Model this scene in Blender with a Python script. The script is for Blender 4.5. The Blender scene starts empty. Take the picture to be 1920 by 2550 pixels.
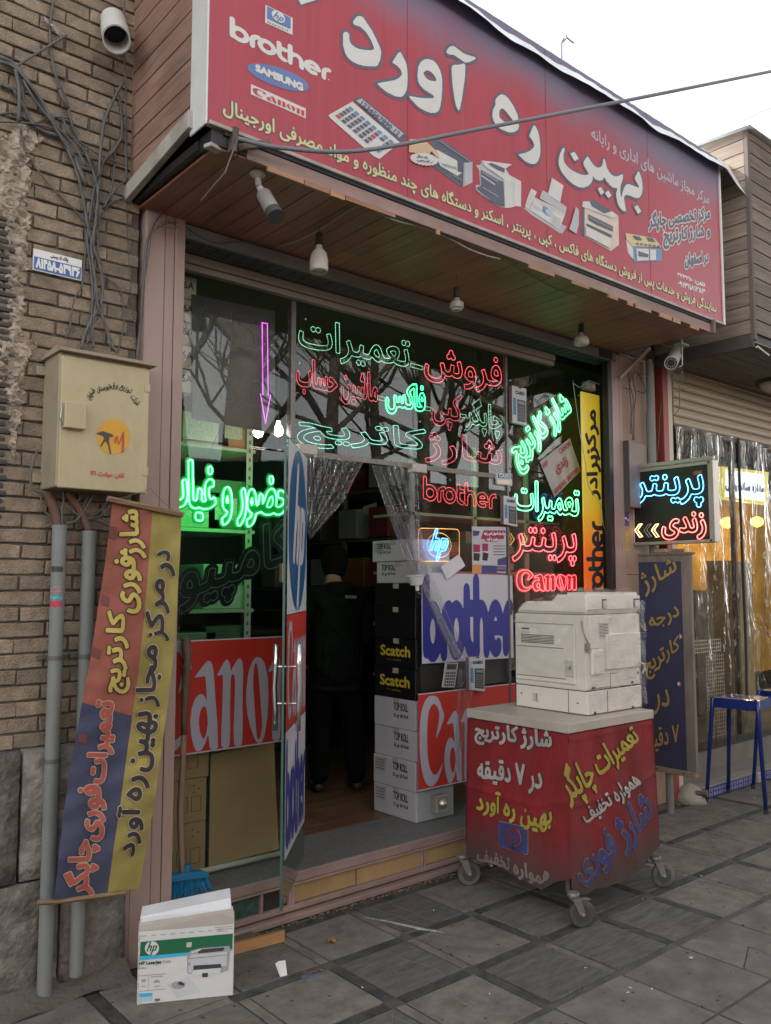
import bpy, bmesh, math, random
import numpy as np
from mathutils import Vector, Matrix
from mathutils.geometry import delaunay_2d_cdt
random.seed(7)
rnd = random.random
def ru(a, b): return a + (b - a) * random.random()

sc = bpy.context.scene
COL = sc.collection
# ---------------------------------------------------------------- camera
CAM = np.array([0.0, -3.41, 1.55]); FPX = 2100.0
YAW, PITCH = 0.7019, 0.0862
FW = np.array([math.sin(YAW)*math.cos(PITCH), math.cos(YAW)*math.cos(PITCH), math.sin(PITCH)])
RT = np.array([math.cos(YAW), -math.sin(YAW), 0.0]); UP = np.cross(RT, FW)
cd = bpy.data.cameras.new('camera'); cam = bpy.data.objects.new('camera', cd); COL.objects.link(cam)
m = Matrix.Identity(4)
for i in range(3):
    m[i][0] = RT[i]; m[i][1] = UP[i]; m[i][2] = -FW[i]; m[i][3] = CAM[i]
cam.matrix_world = m
cd.sensor_fit = 'HORIZONTAL'; cd.sensor_width = 36.0; cd.lens = FPX/1920*36.0
cd.clip_start = 0.05; cd.clip_end = 2000
sc.camera = cam
# ---------------------------------------------------------------- world, sun
SUN = Vector((-0.42, 0.62, 0.62)).normalized()
w = bpy.data.worlds.new('World'); sc.world = w; w.use_nodes = True
nt = w.node_tree; nt.nodes.clear()
sky = nt.nodes.new('ShaderNodeTexSky'); sky.sky_type = 'NISHITA'; sky.sun_disc = False
sky.sun_elevation = math.asin(SUN.z); sky.sun_rotation = math.atan2(SUN.x, SUN.y)
sky.dust_density = 5.0; sky.air_density = 1.0; sky.ozone_density = 1.0; sky.altitude = 1500
# thin bright cloud veil: whitens the sky unevenly, as on the day of the photo
tc = nt.nodes.new('ShaderNodeTexCoord'); nz = nt.nodes.new('ShaderNodeTexNoise')
nz.inputs['Scale'].default_value = 2.2; nz.inputs['Detail'].default_value = 6
cr = nt.nodes.new('ShaderNodeValToRGB'); cr.color_ramp.elements[0].position = .42; cr.color_ramp.elements[1].position = .66
hs = nt.nodes.new('ShaderNodeRGBToBW'); cv = nt.nodes.new('ShaderNodeCombineColor')
mulw = nt.nodes.new('ShaderNodeMath'); mulw.operation = 'MULTIPLY'; mulw.inputs[1].default_value = 3.9
mix = nt.nodes.new('ShaderNodeMixRGB'); mf = nt.nodes.new('ShaderNodeMath'); mf.operation = 'MULTIPLY_ADD'
mf.inputs[1].default_value = .45; mf.inputs[2].default_value = .5
bg = nt.nodes.new('ShaderNodeBackground'); bg.inputs['Strength'].default_value = 0.15
wo = nt.nodes.new('ShaderNodeOutputWorld')
L = nt.links.new
L(tc.outputs['Generated'], nz.inputs['Vector']); L(nz.outputs['Fac'], cr.inputs['Fac']); L(cr.outputs['Color'], mf.inputs[0])
L(sky.outputs['Color'], hs.inputs['Color']); L(hs.outputs['Val'], mulw.inputs[0])
for k, kv in (('Red', 1.0), ('Green', .985), ('Blue', .955)):
    tn = nt.nodes.new('ShaderNodeMath'); tn.operation = 'MULTIPLY'; tn.inputs[1].default_value = kv; L(mulw.outputs[0], tn.inputs[0]); L(tn.outputs[0], cv.inputs[k])
L(mf.outputs[0], mix.inputs['Fac']); L(sky.outputs['Color'], mix.inputs['Color1']); L(cv.outputs[0], mix.inputs['Color2'])
L(mix.outputs[0], bg.inputs['Color']); L(bg.outputs[0], wo.inputs['Surface'])
sd = bpy.data.lights.new('sun', 'SUN'); sd.energy = 3.0; sd.angle = math.radians(.5); sd.color = (1, .95, .87)
so = bpy.data.objects.new('sun', sd); COL.objects.link(so); so.rotation_euler = SUN.to_track_quat('Z', 'Y').to_euler()
sc.view_settings.view_transform = 'Standard'; sc.view_settings.look = 'None'
sc.view_settings.exposure = 1.1; sc.view_settings.gamma = 1.0; sc.view_settings.use_curve_mapping = False
sc.cycles.max_bounces = 7; sc.cycles.transparent_max_bounces = 24; sc.cycles.glossy_bounces = 4
sc.cycles.diffuse_bounces = 4; sc.cycles.sample_clamp_indirect = 4; sc.cycles.use_denoising = True
sc.cycles.caustics_reflective = False; sc.cycles.caustics_refractive = False

# ---------------------------------------------------------------- placing helpers
def at(px, py, ax, val):
    """where the sight line through photo pixel (px, py) meets the real plane axis = val"""
    d = FW + RT*((px-960)/FPX) - UP*((py-1275)/FPX)
    return CAM + d*((val - CAM[ax])/d[ax])
def quad(pts, ax, val): return [at(p[0], p[1], ax, val) for p in pts]
def zoomq(pts, ox, oy, s): return [(ox+p[0]/s, oy+p[1]/s) for p in pts]

# ---------------------------------------------------------------- materials
MATS = {}
def mat(name, col, rough=.7, metal=0., var=.12, scale=6., bump=.0, bscale=60., emit=None, estr=0., dirt=0., rv=0., spec=.4, stretch=None, bdist=.01, spots=0, dirtcol=(.06, .05, .04), coat=0.):
    if name in MATS: return MATS[name]
    M = bpy.data.materials.new(name); M.use_nodes = True; t = M.node_tree; n = t.nodes; l = t.links.new
    b = n['Principled BSDF']; b.inputs['Roughness'].default_value = rough; b.inputs['Metallic'].default_value = metal
    b.inputs['Specular IOR Level'].default_value = spec; b.inputs['Coat Weight'].default_value = coat
    c4 = (*col, 1); b.inputs['Base Color'].default_value = c4
    if emit:
        b.inputs['Emission Color'].default_value = (*emit, 1); b.inputs['Emission Strength'].default_value = estr
    if var or dirt or bump or rv:
        co = n.new('ShaderNodeTexCoord'); mp = n.new('ShaderNodeMapping'); l(co.outputs['Object'], mp.inputs['Vector'])
        if stretch: mp.inputs['Scale'].default_value = stretch
        oi = n.new('ShaderNodeObjectInfo'); ad = n.new('ShaderNodeVectorMath'); ad.operation = 'ADD'
        sv = n.new('ShaderNodeVectorMath'); sv.operation = 'SCALE'; sv.inputs['Scale'].default_value = 37.
        l(oi.outputs['Random'], sv.inputs[0]); l(mp.outputs['Vector'], ad.inputs[0])
        if rv: l(sv.outputs[0], ad.inputs[1])
        z1 = n.new('ShaderNodeTexNoise'); z1.inputs['Scale'].default_value = scale; z1.inputs['Detail'].default_value = 8; z1.inputs['Roughness'].default_value = .65
        l(ad.outputs[0], z1.inputs['Vector'])
        mr = n.new('ShaderNodeMapRange'); mr.inputs['From Min'].default_value = .3; mr.inputs['From Max'].default_value = .7
        mr.inputs['To Min'].default_value = 1-var; mr.inputs['To Max'].default_value = 1+var
        l(z1.outputs['Fac'], mr.inputs['Value'])
        h = n.new('ShaderNodeVectorMath'); h.operation = 'SCALE'; h.inputs[0].default_value = col
        last = mr.outputs[0]
        if rv:
            r2 = n.new('ShaderNodeMapRange'); r2.inputs['To Min'].default_value = 1-rv; r2.inputs['To Max'].default_value = 1+rv
            l(oi.outputs['Random'], r2.inputs['Value'])
            mm = n.new('ShaderNodeMath'); mm.operation = 'MULTIPLY'; l(last, mm.inputs[0]); l(r2.outputs[0], mm.inputs[1]); last = mm.outputs[0]
        l(last, h.inputs['Scale']); out = h.outputs[0]
        if dirt:
            z2 = n.new('ShaderNodeTexNoise'); z2.inputs['Scale'].default_value = scale*.45; z2.inputs['Detail'].default_value = 10; z2.inputs['Roughness'].default_value = .7
            l(ad.outputs[0], z2.inputs['Vector'])
            m2 = n.new('ShaderNodeMapRange'); m2.inputs['From Min'].default_value = .47; m2.inputs['From Max'].default_value = .72; m2.inputs['To Max'].default_value = dirt
            l(z2.outputs['Fac'], m2.inputs['Value'])
            mx = n.new('ShaderNodeMixRGB'); l(m2.outputs[0], mx.inputs['Fac']); l(out, mx.inputs['Color1']); mx.inputs['Color2'].default_value = (*dirtcol, 1)
            out = mx.outputs[0]
        for sc_, th, cc, am in (((23., .17, (.03, .028, .025), .75), (61., .13, (.26, .25, .23), .6)) if spots else ()):
            vo = n.new('ShaderNodeTexVoronoi'); vo.inputs['Scale'].default_value = sc_; l(ad.outputs[0], vo.inputs['Vector'])
            wn = n.new('ShaderNodeMath'); wn.operation = 'LESS_THAN'; l(vo.outputs['Distance'], wn.inputs[0]); wn.inputs[1].default_value = th
            w2 = n.new('ShaderNodeSeparateColor'); l(vo.outputs['Color'], w2.inputs[0]); w3 = n.new('ShaderNodeMath'); w3.operation = 'LESS_THAN'; w3.inputs[1].default_value = .22*spots; l(w2.outputs[0], w3.inputs[0])
            w4 = n.new('ShaderNodeMath'); w4.operation = 'MULTIPLY'; l(wn.outputs[0], w4.inputs[0]); l(w3.outputs[0], w4.inputs[1]); w5 = n.new('ShaderNodeMath'); w5.operation = 'MULTIPLY'; w5.inputs[1].default_value = am; l(w4.outputs[0], w5.inputs[0])
            mx = n.new('ShaderNodeMixRGB'); l(w5.outputs[0], mx.inputs['Fac']); l(out, mx.inputs['Color1']); mx.inputs['Color2'].default_value = (*cc, 1); out = mx.outputs[0]
        l(out, b.inputs['Base Color'])
        r3 = n.new('ShaderNodeMapRange'); r3.inputs['To Min'].default_value = max(.02, rough-.12); r3.inputs['To Max'].default_value = min(1, rough+.12)
        l(z1.outputs['Fac'], r3.inputs['Value']); l(r3.outputs[0], b.inputs['Roughness'])
        if bump:
            z3 = n.new('ShaderNodeTexNoise'); z3.inputs['Scale'].default_value = bscale; z3.inputs['Detail'].default_value = 6
            l(ad.outputs[0], z3.inputs['Vector'])
            bp = n.new('ShaderNodeBump'); bp.inputs['Strength'].default_value = bump; bp.inputs['Distance'].default_value = bdist
            l(z3.outputs['Fac'], bp.inputs['Height']); l(bp.outputs[0], b.inputs['Normal'])
    MATS[name] = M; return M
def wood(name, col, col2, axis='y', rough=.55, rv=.15, scale=1., dirt=0.):
    if name in MATS: return MATS[name]
    M = mat('tmp_'+name, col, rough); MATS.pop('tmp_'+name); M.name = name; MATS[name] = M
    t = M.node_tree; n = t.nodes; l = t.links.new; n.clear()
    b = n.new('ShaderNodeBsdfPrincipled'); o = n.new('ShaderNodeOutputMaterial'); l(b.outputs[0], o.inputs[0]); b.inputs['Roughness'].default_value = rough
    co = n.new('ShaderNodeTexCoord'); mp = n.new('ShaderNodeMapping'); oi = n.new('ShaderNodeObjectInfo')
    s = {'x': (1.2, 14, 14), 'y': (14, 1.2, 14), 'z': (14, 14, 1.2)}[axis]; mp.inputs['Scale'].default_value = tuple(k*scale for k in s)
    ad = n.new('ShaderNodeVectorMath'); ad.operation = 'ADD'; sv = n.new('ShaderNodeVectorMath'); sv.operation = 'SCALE'; sv.inputs['Scale'].default_value = 31.
    l(co.outputs['Object'], mp.inputs['Vector']); l(mp.outputs[0], ad.inputs[0]); l(oi.outputs['Random'], sv.inputs[0]); l(sv.outputs[0], ad.inputs[1])
    z = n.new('ShaderNodeTexNoise'); z.inputs['Scale'].default_value = 2.2; z.inputs['Detail'].default_value = 9; z.inputs['Distortion'].default_value = 1.2; l(ad.outputs[0], z.inputs['Vector'])
    c = n.new('ShaderNodeValToRGB'); c.color_ramp.elements[0].position = .35; c.color_ramp.elements[1].position = .68
    c.color_ramp.elements[0].color = (*col2, 1); c.color_ramp.elements[1].color = (*col, 1); l(z.outputs['Fac'], c.inputs['Fac'])
    r2 = n.new('ShaderNodeMapRange'); r2.inputs['To Min'].default_value = 1-rv; r2.inputs['To Max'].default_value = 1+rv; l(oi.outputs['Random'], r2.inputs['Value'])
    h = n.new('ShaderNodeVectorMath'); h.operation = 'SCALE'; l(c.outputs['Color'], h.inputs[0]); l(r2.outputs[0], h.inputs['Scale'])
    out = h.outputs[0]
    if dirt:
        z2 = n.new('ShaderNodeTexNoise'); z2.inputs['Scale'].default_value = 3.; z2.inputs['Detail'].default_value = 8; l(co.outputs['Object'], z2.inputs['Vector'])
        m2 = n.new('ShaderNodeMapRange'); m2.inputs['From Min'].default_value = .5; m2.inputs['From Max'].default_value = .75; m2.inputs['To Max'].default_value = dirt; l(z2.outputs['Fac'], m2.inputs['Value'])
        mx = n.new('ShaderNodeMixRGB'); l(m2.outputs[0], mx.inputs['Fac']); l(out, mx.inputs['Color1']); mx.inputs['Color2'].default_value = (.03, .025, .02, 1); out = mx.outputs[0]
    l(out, b.inputs['Base Color'])
    bp = n.new('ShaderNodeBump'); bp.inputs['Strength'].default_value = .25; bp.inputs['Distance'].default_value = .003; l(z.outputs['Fac'], bp.inputs['Height']); l(bp.outputs[0], b.inputs['Normal'])
    return M
def glassy(name, tint=(.9, .96, .93), refl=1., rough=.0, haze=0., hazecol=(.5, .5, .5), wrinkle=0., wscale=8., wstretch=(1, 1, 1)):
    """thin clear sheet: see-through, Fresnel reflection, optional film of dust"""
    if name in MATS: return MATS[name]
    M = bpy.data.materials.new(name); M.use_nodes = True; t = M.node_tree; n = t.nodes; l = t.links.new; n.clear()
    o = n.new('ShaderNodeOutputMaterial'); tr = n.new('ShaderNodeBsdfTransparent'); tr.inputs[0].default_value = (*tint, 1)
    gl = n.new('ShaderNodeBsdfGlossy'); gl.inputs['Roughness'].default_value = rough
    fr = n.new('ShaderNodeLayerWeight'); pw_ = n.new('ShaderNodeMath'); pw_.operation = 'POWER'; pw_.inputs[1].default_value = 4.2; l(fr.outputs['Facing'], pw_.inputs[0])
    ma = n.new('ShaderNodeMath'); ma.operation = 'MULTIPLY_ADD'; ma.inputs[1].default_value = .92; ma.inputs[2].default_value = .045; l(pw_.outputs[0], ma.inputs[0])
    mu = n.new('ShaderNodeMath'); mu.operation = 'MULTIPLY'; mu.inputs[1].default_value = refl; mu.use_clamp = True; l(ma.outputs[0], mu.inputs[0])
    base = tr.outputs[0]
    if haze:
        df = n.new('ShaderNodeBsdfDiffuse'); df.inputs[0].default_value = (*hazecol, 1); m0 = n.new('ShaderNodeMixShader')
        zz = n.new('ShaderNodeTexNoise'); zz.inputs['Scale'].default_value = 5; zz.inputs['Detail'].default_value = 8
        co = n.new('ShaderNodeTexCoord'); l(co.outputs['Object'], zz.inputs['Vector'])
        mr = n.new('ShaderNodeMapRange'); mr.inputs['From Min'].default_value = .3; mr.inputs['From Max'].default_value = .75
        mr.inputs['To Min'].default_value = haze*.4; mr.inputs['To Max'].default_value = haze*1.5
        l(zz.outputs['Fac'], mr.inputs['Value']); l(mr.outputs[0], m0.inputs[0]); l(base, m0.inputs[1]); l(df.outputs[0], m0.inputs[2]); base = m0.outputs[0]
    m1 = n.new('ShaderNodeMixShader'); l(mu.outputs[0], m1.inputs[0]); l(base, m1.inputs[1]); l(gl.outputs[0], m1.inputs[2]); l(m1.outputs[0], o.inputs[0])
    if wrinkle:
        co = n.new('ShaderNodeTexCoord'); mp = n.new('ShaderNodeMapping'); mp.inputs['Scale'].default_value = wstretch; l(co.outputs['Object'], mp.inputs['Vector'])
        z = n.new('ShaderNodeTexNoise'); z.inputs['Scale'].default_value = wscale; z.inputs['Detail'].default_value = 3; z.inputs['Distortion'].default_value = 1.5; l(mp.outputs[0], z.inputs['Vector'])
        bp = n.new('ShaderNodeBump'); bp.inputs['Strength'].default_value = wrinkle; bp.inputs['Distance'].default_value = .03
        l(z.outputs['Fac'], bp.inputs['Height']); l(bp.outputs[0], gl.inputs['Normal']); l(bp.outputs[0], fr.inputs['Normal'])
    MATS[name] = M; return M
def glow(name, col, strength):
    new = name not in MATS; M = mat(name, (.02, .02, .02), .5, var=0, emit=col, estr=strength)
    if new and ('led' in name or 'tube' in name):
        n = M.node_tree.nodes; l = M.node_tree.links.new; ge = n.new('ShaderNodeNewGeometry'); z = n.new('ShaderNodeTexNoise'); z.inputs['Scale'].default_value = 9.; z.inputs['Detail'].default_value = 3
        l(ge.outputs['Position'], z.inputs['Vector']); r = n.new('ShaderNodeMapRange'); r.inputs['From Min'].default_value = .3; r.inputs['From Max'].default_value = .7; r.inputs['To Min'].default_value = strength*.55; r.inputs['To Max'].default_value = strength*1.35
        l(z.outputs['Fac'], r.inputs['Value']); l(r.outputs[0], n['Principled BSDF'].inputs['Emission Strength'])
    return M

# ---------------------------------------------------------------- object helpers
WL = {}
def tag(o, label=None, cat=None, group=None, kind=None):
    if label: o['label'] = label
    if cat: o['category'] = cat
    if group: o['group'] = group
    if kind: o['kind'] = kind
    return o
def thing(name, label, cat, loc=(0, 0, 0), group=None):
    o = bpy.data.objects.new(name, None); COL.objects.link(o); o.location = loc; o.empty_display_size = .1
    WL[o.name] = Vector(loc); return tag(o, label, cat, group)
def link(name, me, parent, off=None):
    o = bpy.data.objects.new(name, me); COL.objects.link(o)
    if parent is not None:
        o.parent = parent; WL[o.name] = WL[parent.name].copy()
    else:
        o.location = off; WL[o.name] = Vector(off)
    return o
class MB:
    def __init__(s): s.v = []; s.f = []; s.fm = []; s.mi = 0
    def add(s, vs, fs):
        k = len(s.v); s.v += [tuple(map(float, p)) for p in vs]; s.f += [tuple(k+i for i in f) for f in fs]; s.fm += [s.mi]*len(fs); return s
    def box(s, x0, x1, y0, y1, z0, z1):
        return s.add([(x0, y0, z0), (x1, y0, z0), (x1, y1, z0), (x0, y1, z0), (x0, y0, z1), (x1, y0, z1), (x1, y1, z1), (x0, y1, z1)],
                     [(0, 3, 2, 1), (4, 5, 6, 7), (0, 1, 5, 4), (1, 2, 6, 5), (2, 3, 7, 6), (3, 0, 4, 7)])
    def prism(s, pts, d):
        n = len(pts); d = np.array(d, float); a = [np.array(p, float) for p in pts]
        return s.add(a+[p+d for p in a], [tuple(range(n))[::-1], tuple(range(n, 2*n))]+[(i, (i+1) % n, n+(i+1) % n, n+i) for i in range(n)])
    def poly(s, pts): return s.add(pts, [tuple(range(len(pts)))])
    def obox(s, c, ax, h):
        c = np.array(c, float); A = [np.array(a, float)*k for a, k in zip(ax, h)]
        return s.add([c+sx*A[0]+sy*A[1]+sz*A[2] for sz in (-1, 1) for sx, sy in ((-1, -1), (1, -1), (1, 1), (-1, 1))],
                     [(0, 3, 2, 1), (4, 5, 6, 7), (0, 1, 5, 4), (1, 2, 6, 5), (2, 3, 7, 6), (3, 0, 4, 7)])
    def tube(s, pts, r, n=8, closed=False, caps=True):
        P = [Vector(p) for p in pts]; N = len(P); rr = r if isinstance(r, (list, tuple)) else [r]*N
        prev = None; vs = []
        for i in range(N):
            if closed: t = P[(i+1) % N]-P[i-1]
            else: t = P[min(i+1, N-1)]-P[max(i-1, 0)]
            if t.length < 1e-9: t = Vector((0, 0, 1))
            t.normalize()
            if prev is None:
                prev = t.orthogonal().normalized()
            prev = prev - t*prev.dot(t)
            if prev.length < 1e-6: prev = t.orthogonal()
            prev.normalize(); b = t.cross(prev)
            for k in range(n):
                a = 2*math.pi*k/n; vs.append(P[i]+(prev*math.cos(a)+b*math.sin(a))*rr[i])
        fs = []
        for i in range(N if closed else N-1):
            j = (i+1) % N
            for k in range(n): fs.append((i*n+k, i*n+(k+1) % n, j*n+(k+1) % n, j*n+k))
        if caps and not closed: fs += [tuple(range(n))[::-1], tuple((N-1)*n+k for k in range(n))]
        return s.add(vs, fs)
    def lathe(s, o, ax, prof, n=20):
        """prof: (distance along axis, radius)"""
        o = Vector(o); ax = Vector(ax).normalized(); u = ax.orthogonal().normalized(); v = ax.cross(u); vs = []
        for d, r in prof:
            for k in range(n):
                a = 2*math.pi*k/n; vs.append(o+ax*d+(u*math.cos(a)+v*math.sin(a))*r)
        fs = [(i*n+k, i*n+(k+1) % n, (i+1)*n+(k+1) % n, (i+1)*n+k) for i in range(len(prof)-1) for k in range(n)]
        fs += [tuple(range(n))[::-1], tuple((len(prof)-1)*n+k for k in range(n))]
        return s.add(vs, fs)
    def grid(s, fn, nu, nv):
        vs = [fn(i/nu, j/nv) for j in range(nv+1) for i in range(nu+1)]
        return s.add(vs, [(j*(nu+1)+i, j*(nu+1)+i+1, (j+1)*(nu+1)+i+1, (j+1)*(nu+1)+i) for j in range(nv) for i in range(nu)])
    def build(s, name, mats, parent=None, bevel=0, smooth=False, label=None, cat=None, group=None, kind=None, seg=1):
        if not isinstance(mats, (list, tuple)): mats = [mats]
        V = np.array(s.v)
        off = WL[parent.name] if parent is not None else Vector(((V[:, 0].min()+V[:, 0].max())/2, (V[:, 1].min()+V[:, 1].max())/2, V[:, 2].min()))
        me = bpy.data.meshes.new(name); me.from_pydata([tuple(p) for p in (V-np.array(off))], [], s.f)
        for mm in mats: me.materials.append(mm)
        if len(mats) > 1: me.polygons.foreach_set('material_index', s.fm)
        if bevel:
            bm = bmesh.new(); bm.from_mesh(me)
            es = [e for e in bm.edges if len(e.link_faces) == 2 and e.calc_face_angle(0) > .5]
            bmesh.ops.bevel(bm, geom=es, offset=bevel, segments=seg, affect='EDGES', clamp_overlap=True); bm.to_mesh(me); bm.free()
        if smooth: me.shade_smooth()
        me.update(); o = link(name, me, parent, off); return tag(o, label, cat, group, kind)
def boxo(name, m_, parent, x0, x1, y0, y1, z0, z1, bevel=.003, **k):
    return MB().box(x0, x1, y0, y1, z0, z1).build(name, m_, parent, bevel=bevel, **k)
def smooth_pts(pts, k=3, closed=True):
    P = [np.array(p, float) for p in pts]; N = len(P); out = []
    for i in range(N if closed else N-1):
        p0 = P[i-1] if (closed or i > 0) else P[i]; p1 = P[i]; p2 = P[(i+1) % N]; p3 = P[(i+2) % N] if (closed or i+2 < N) else p2
        for j in range(k):
            t = j/k
            out.append(.5*((2*p1)+(p2-p0)*t+(2*p0-5*p1+4*p2-p3)*t*t+(3*p1-p0-3*p2+p3)*t**3))
    if not closed: out.append(P[-1])
    return out

# ---------------------------------------------------------------- lettering
F4 = {}
for ch, code in {'ب': 0xFE8F, 'ت': 0xFE95, 'ث': 0xFE99, 'ج': 0xFE9D, 'ح': 0xFEA1, 'خ': 0xFEA5, 'س': 0xFEB1, 'ش': 0xFEB5, 'ص': 0xFEB9, 'ض': 0xFEBD,
                 'ط': 0xFEC1, 'ظ': 0xFEC5, 'ع': 0xFEC9, 'غ': 0xFECD, 'ف': 0xFED1, 'ق': 0xFED5, 'ل': 0xFEDD, 'م': 0xFEE1, 'ن': 0xFEE5, 'ه': 0xFEE9,
                 'پ': 0xFB56, 'چ': 0xFB7A, 'ک': 0xFB8E, 'گ': 0xFB92, 'ی': 0xFBFC}.items(): F4[ch] = [code, code+1, code+2, code+3]
for ch, code in {'ا': 0xFE8D, 'آ': 0xFE81, 'د': 0xFEA9, 'ذ': 0xFEAB, 'ر': 0xFEAD, 'ز': 0xFEAF, 'ژ': 0xFB8A, 'و': 0xFEED}.items(): F4[ch] = [code, code+1]
F4['ﻻ'] = [0xFEFB, 0xFEFC]
def shape_fa(s):
    s = s.replace('لا', 'ﻻ'); out = []
    for i, c in enumerate(s):
        if c not in F4: out.append(c); continue
        f = F4[c]; pj = i > 0 and s[i-1] in F4 and len(F4[s[i-1]]) == 4; nj = len(f) == 4 and i+1 < len(s) and s[i+1] in F4
        out.append(chr(f[(3 if nj else 1) if pj else (2 if nj else 0)]))
    # digits keep left-to-right order
    r = []; i = 0; out = out[::-1]
    while i < len(out):
        j = i
        while j < len(out) and out[j] in '۰۱۲۳۴۵۶۷۸۹0123456789': j += 1
        if j > i: r += out[i:j][::-1]; i = j
        else: r.append(out[i]); i += 1
    return ''.join(r)
GL = {}
def glyph_loops(s, fa=True):
    key = (s, fa)
    if key in GL: return GL[key]
    cu = bpy.data.curves.new('txt', 'FONT'); cu.body = shape_fa(s) if fa else s; ob = bpy.data.objects.new('txt', cu); COL.objects.link(ob)
    dg = bpy.context.evaluated_depsgraph_get(); c = ob.to_curve(dg); loops = []
    for sp in c.splines:
        bp = sp.bezier_points; n = len(bp); pts = []
        if n < 3: continue
        for i in range(n):
            a, b = bp[i], bp[(i+1) % n]; p0, p1, p2, p3 = (np.array(q[:2]) for q in (a.co, a.handle_right, b.handle_left, b.co))
            ln = np.hypot(*(p3-p0)); k = 1 if (abs(np.cross(p1-p0, p3-p0))+abs(np.cross(p2-p0, p3-p0))) < 1e-4 else 4
            for j in range(k):
                t = j/k; pts.append((1-t)**3*p0+3*t*(1-t)**2*p1+3*t*t*(1-t)*p2+t**3*p3)
        loops.append(np.array(pts))
    ob.to_curve_clear(); bpy.data.objects.remove(ob); bpy.data.curves.remove(cu)
    A = np.vstack(loops); lo, hi = A.min(0), A.max(0)
    loops = [(q-lo)/(hi-lo) for q in loops]; GL[key] = loops; return loops
def field(loops, cell, pad):
    A = np.vstack(loops); lo = A.min(0)-pad; hi = A.max(0)+pad
    nx, ny = (np.ceil((hi-lo)/cell).astype(int)+1); lo = lo-np.array([1e-5, 3.1e-5])
    D = np.full((ny, nx), 1e3); Wn = np.zeros((ny, nx+1), int)
    X = lo[0]+np.arange(nx)*cell; Y = lo[1]+np.arange(ny)*cell; R = pad+1.5*cell
    for q in loops:
        P = q; Qn = np.roll(q, -1, axis=0)
        for a, b in zip(P, Qn):
            i0 = max(0, int((min(a[0], b[0])-R-lo[0])/cell)); i1 = min(nx, int((max(a[0], b[0])+R-lo[0])/cell)+2)
            j0 = max(0, int((min(a[1], b[1])-R-lo[1])/cell)); j1 = min(ny, int((max(a[1], b[1])+R-lo[1])/cell)+2)
            if i1 > i0 and j1 > j0:
                dx, dy = b-a; L2 = dx*dx+dy*dy+1e-18; xx = X[i0:i1][None, :]-a[0]; yy = Y[j0:j1][:, None]-a[1]
                t = np.clip((xx*dx+yy*dy)/L2, 0, 1); d = np.hypot(xx-t*dx, yy-t*dy); np.minimum(D[j0:j1, i0:i1], d, out=D[j0:j1, i0:i1])
            if a[1] != b[1]:
                sgn = 1 if b[1] > a[1] else -1; y0, y1 = (a[1], b[1]) if sgn > 0 else (b[1], a[1])
                r0 = int(math.ceil((y0-lo[1])/cell)); r1 = int(math.ceil((y1-lo[1])/cell))
                if r1 > r0:
                    rows = np.arange(r0, r1); xc = a[0]+(Y[rows]-a[1])*(b[0]-a[0])/(b[1]-a[1])
                    cc = np.clip(np.ceil((xc-lo[0])/cell).astype(int), 0, nx); np.add.at(Wn, (rows, cc), sgn)
    ins = np.cumsum(Wn, 1)[:, :nx] != 0
    return np.where(ins, -D, D), lo, cell
def contours(Fd, lo, cell, lev, tol):
    G = Fd-lev; G = np.where(np.abs(G) < 1e-9, 1e-9, G); I = G < 0; ny, nx = G.shape
    I[0, :] = I[-1, :] = False; I[:, 0] = I[:, -1] = False
    cs = I[:-1, :-1]*1+I[:-1, 1:]*2+I[1:, 1:]*4+I[1:, :-1]*8
    J, K = np.nonzero((cs > 0) & (cs < 15)); nxt = {}
    # edges: 0 bottom,1 right,2 top,3 left ; inside kept on the left
    T = {1: [(0, 3)], 2: [(1, 0)], 3: [(1, 3)], 4: [(2, 1)], 5: [(0, 3), (2, 1)], 6: [(2, 0)], 7: [(2, 3)], 8: [(3, 2)], 9: [(0, 2)], 10: [(1, 0), (3, 2)], 11: [(1, 2)], 12: [(3, 1)], 13: [(0, 1)], 14: [(3, 0)]}
    def ek(j, i, e): return ((0, j, i), (1, j, i+1), (0, j+1, i), (1, j, i))[e]
    for j, i in zip(J.tolist(), K.tolist()):
        for a, b in T[int(cs[j, i])]: nxt[ek(j, i, a)] = ek(j, i, b)
    def pt(k):
        h, j, i = k; a = Fd[j, i]-lev; b = (Fd[j, i+1] if h == 0 else Fd[j+1, i])-lev
        t = .5 if a*b >= 0 else a/(a-b)
        t = min(max(t, 0.02), .98)
        return (lo[0]+(i+(t if h == 0 else 0))*cell, lo[1]+(j+(t if h == 1 else 0))*cell)
    loops = []
    while nxt:
        k0, k = nxt.popitem(); ks = [k0]
        while k != k0 and k in nxt: ks.append(k); k = nxt.pop(k)
        P = np.array([pt(q) for q in ks])
        if len(P) < 4: continue
        P = simplify(P, tol)
        if len(P) >= 3 and abs(area(P)) > cell*cell*2: loops.append(P)
    return loops
def area(P): return .5*float(np.sum(P[:, 0]*np.roll(P[:, 1], -1)-P[:, 1]*np.roll(P[:, 0], -1)))
def simplify(P, tol):
    n = len(P); far = int(np.argmax(np.hypot(*(P-P[0]).T))); keep = np.zeros(n+1, bool); keep[[0, far, n]] = True; Q = np.vstack([P, P[:1]])
    st = [(0, far), (far, n)]
    while st:
        a, b = st.pop()
        if b-a < 2: continue
        d = Q[b]-Q[a]; L_ = np.hypot(*d)+1e-12; R = Q[a+1:b]-Q[a]; h = np.abs(R[:, 0]*d[1]-R[:, 1]*d[0])/L_; k = int(np.argmax(h))
        if h[k] > tol: keep[a+1+k] = True; st += [(a, a+1+k), (a+1+k, b)]
    return Q[:-1][keep[:-1]]
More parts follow.
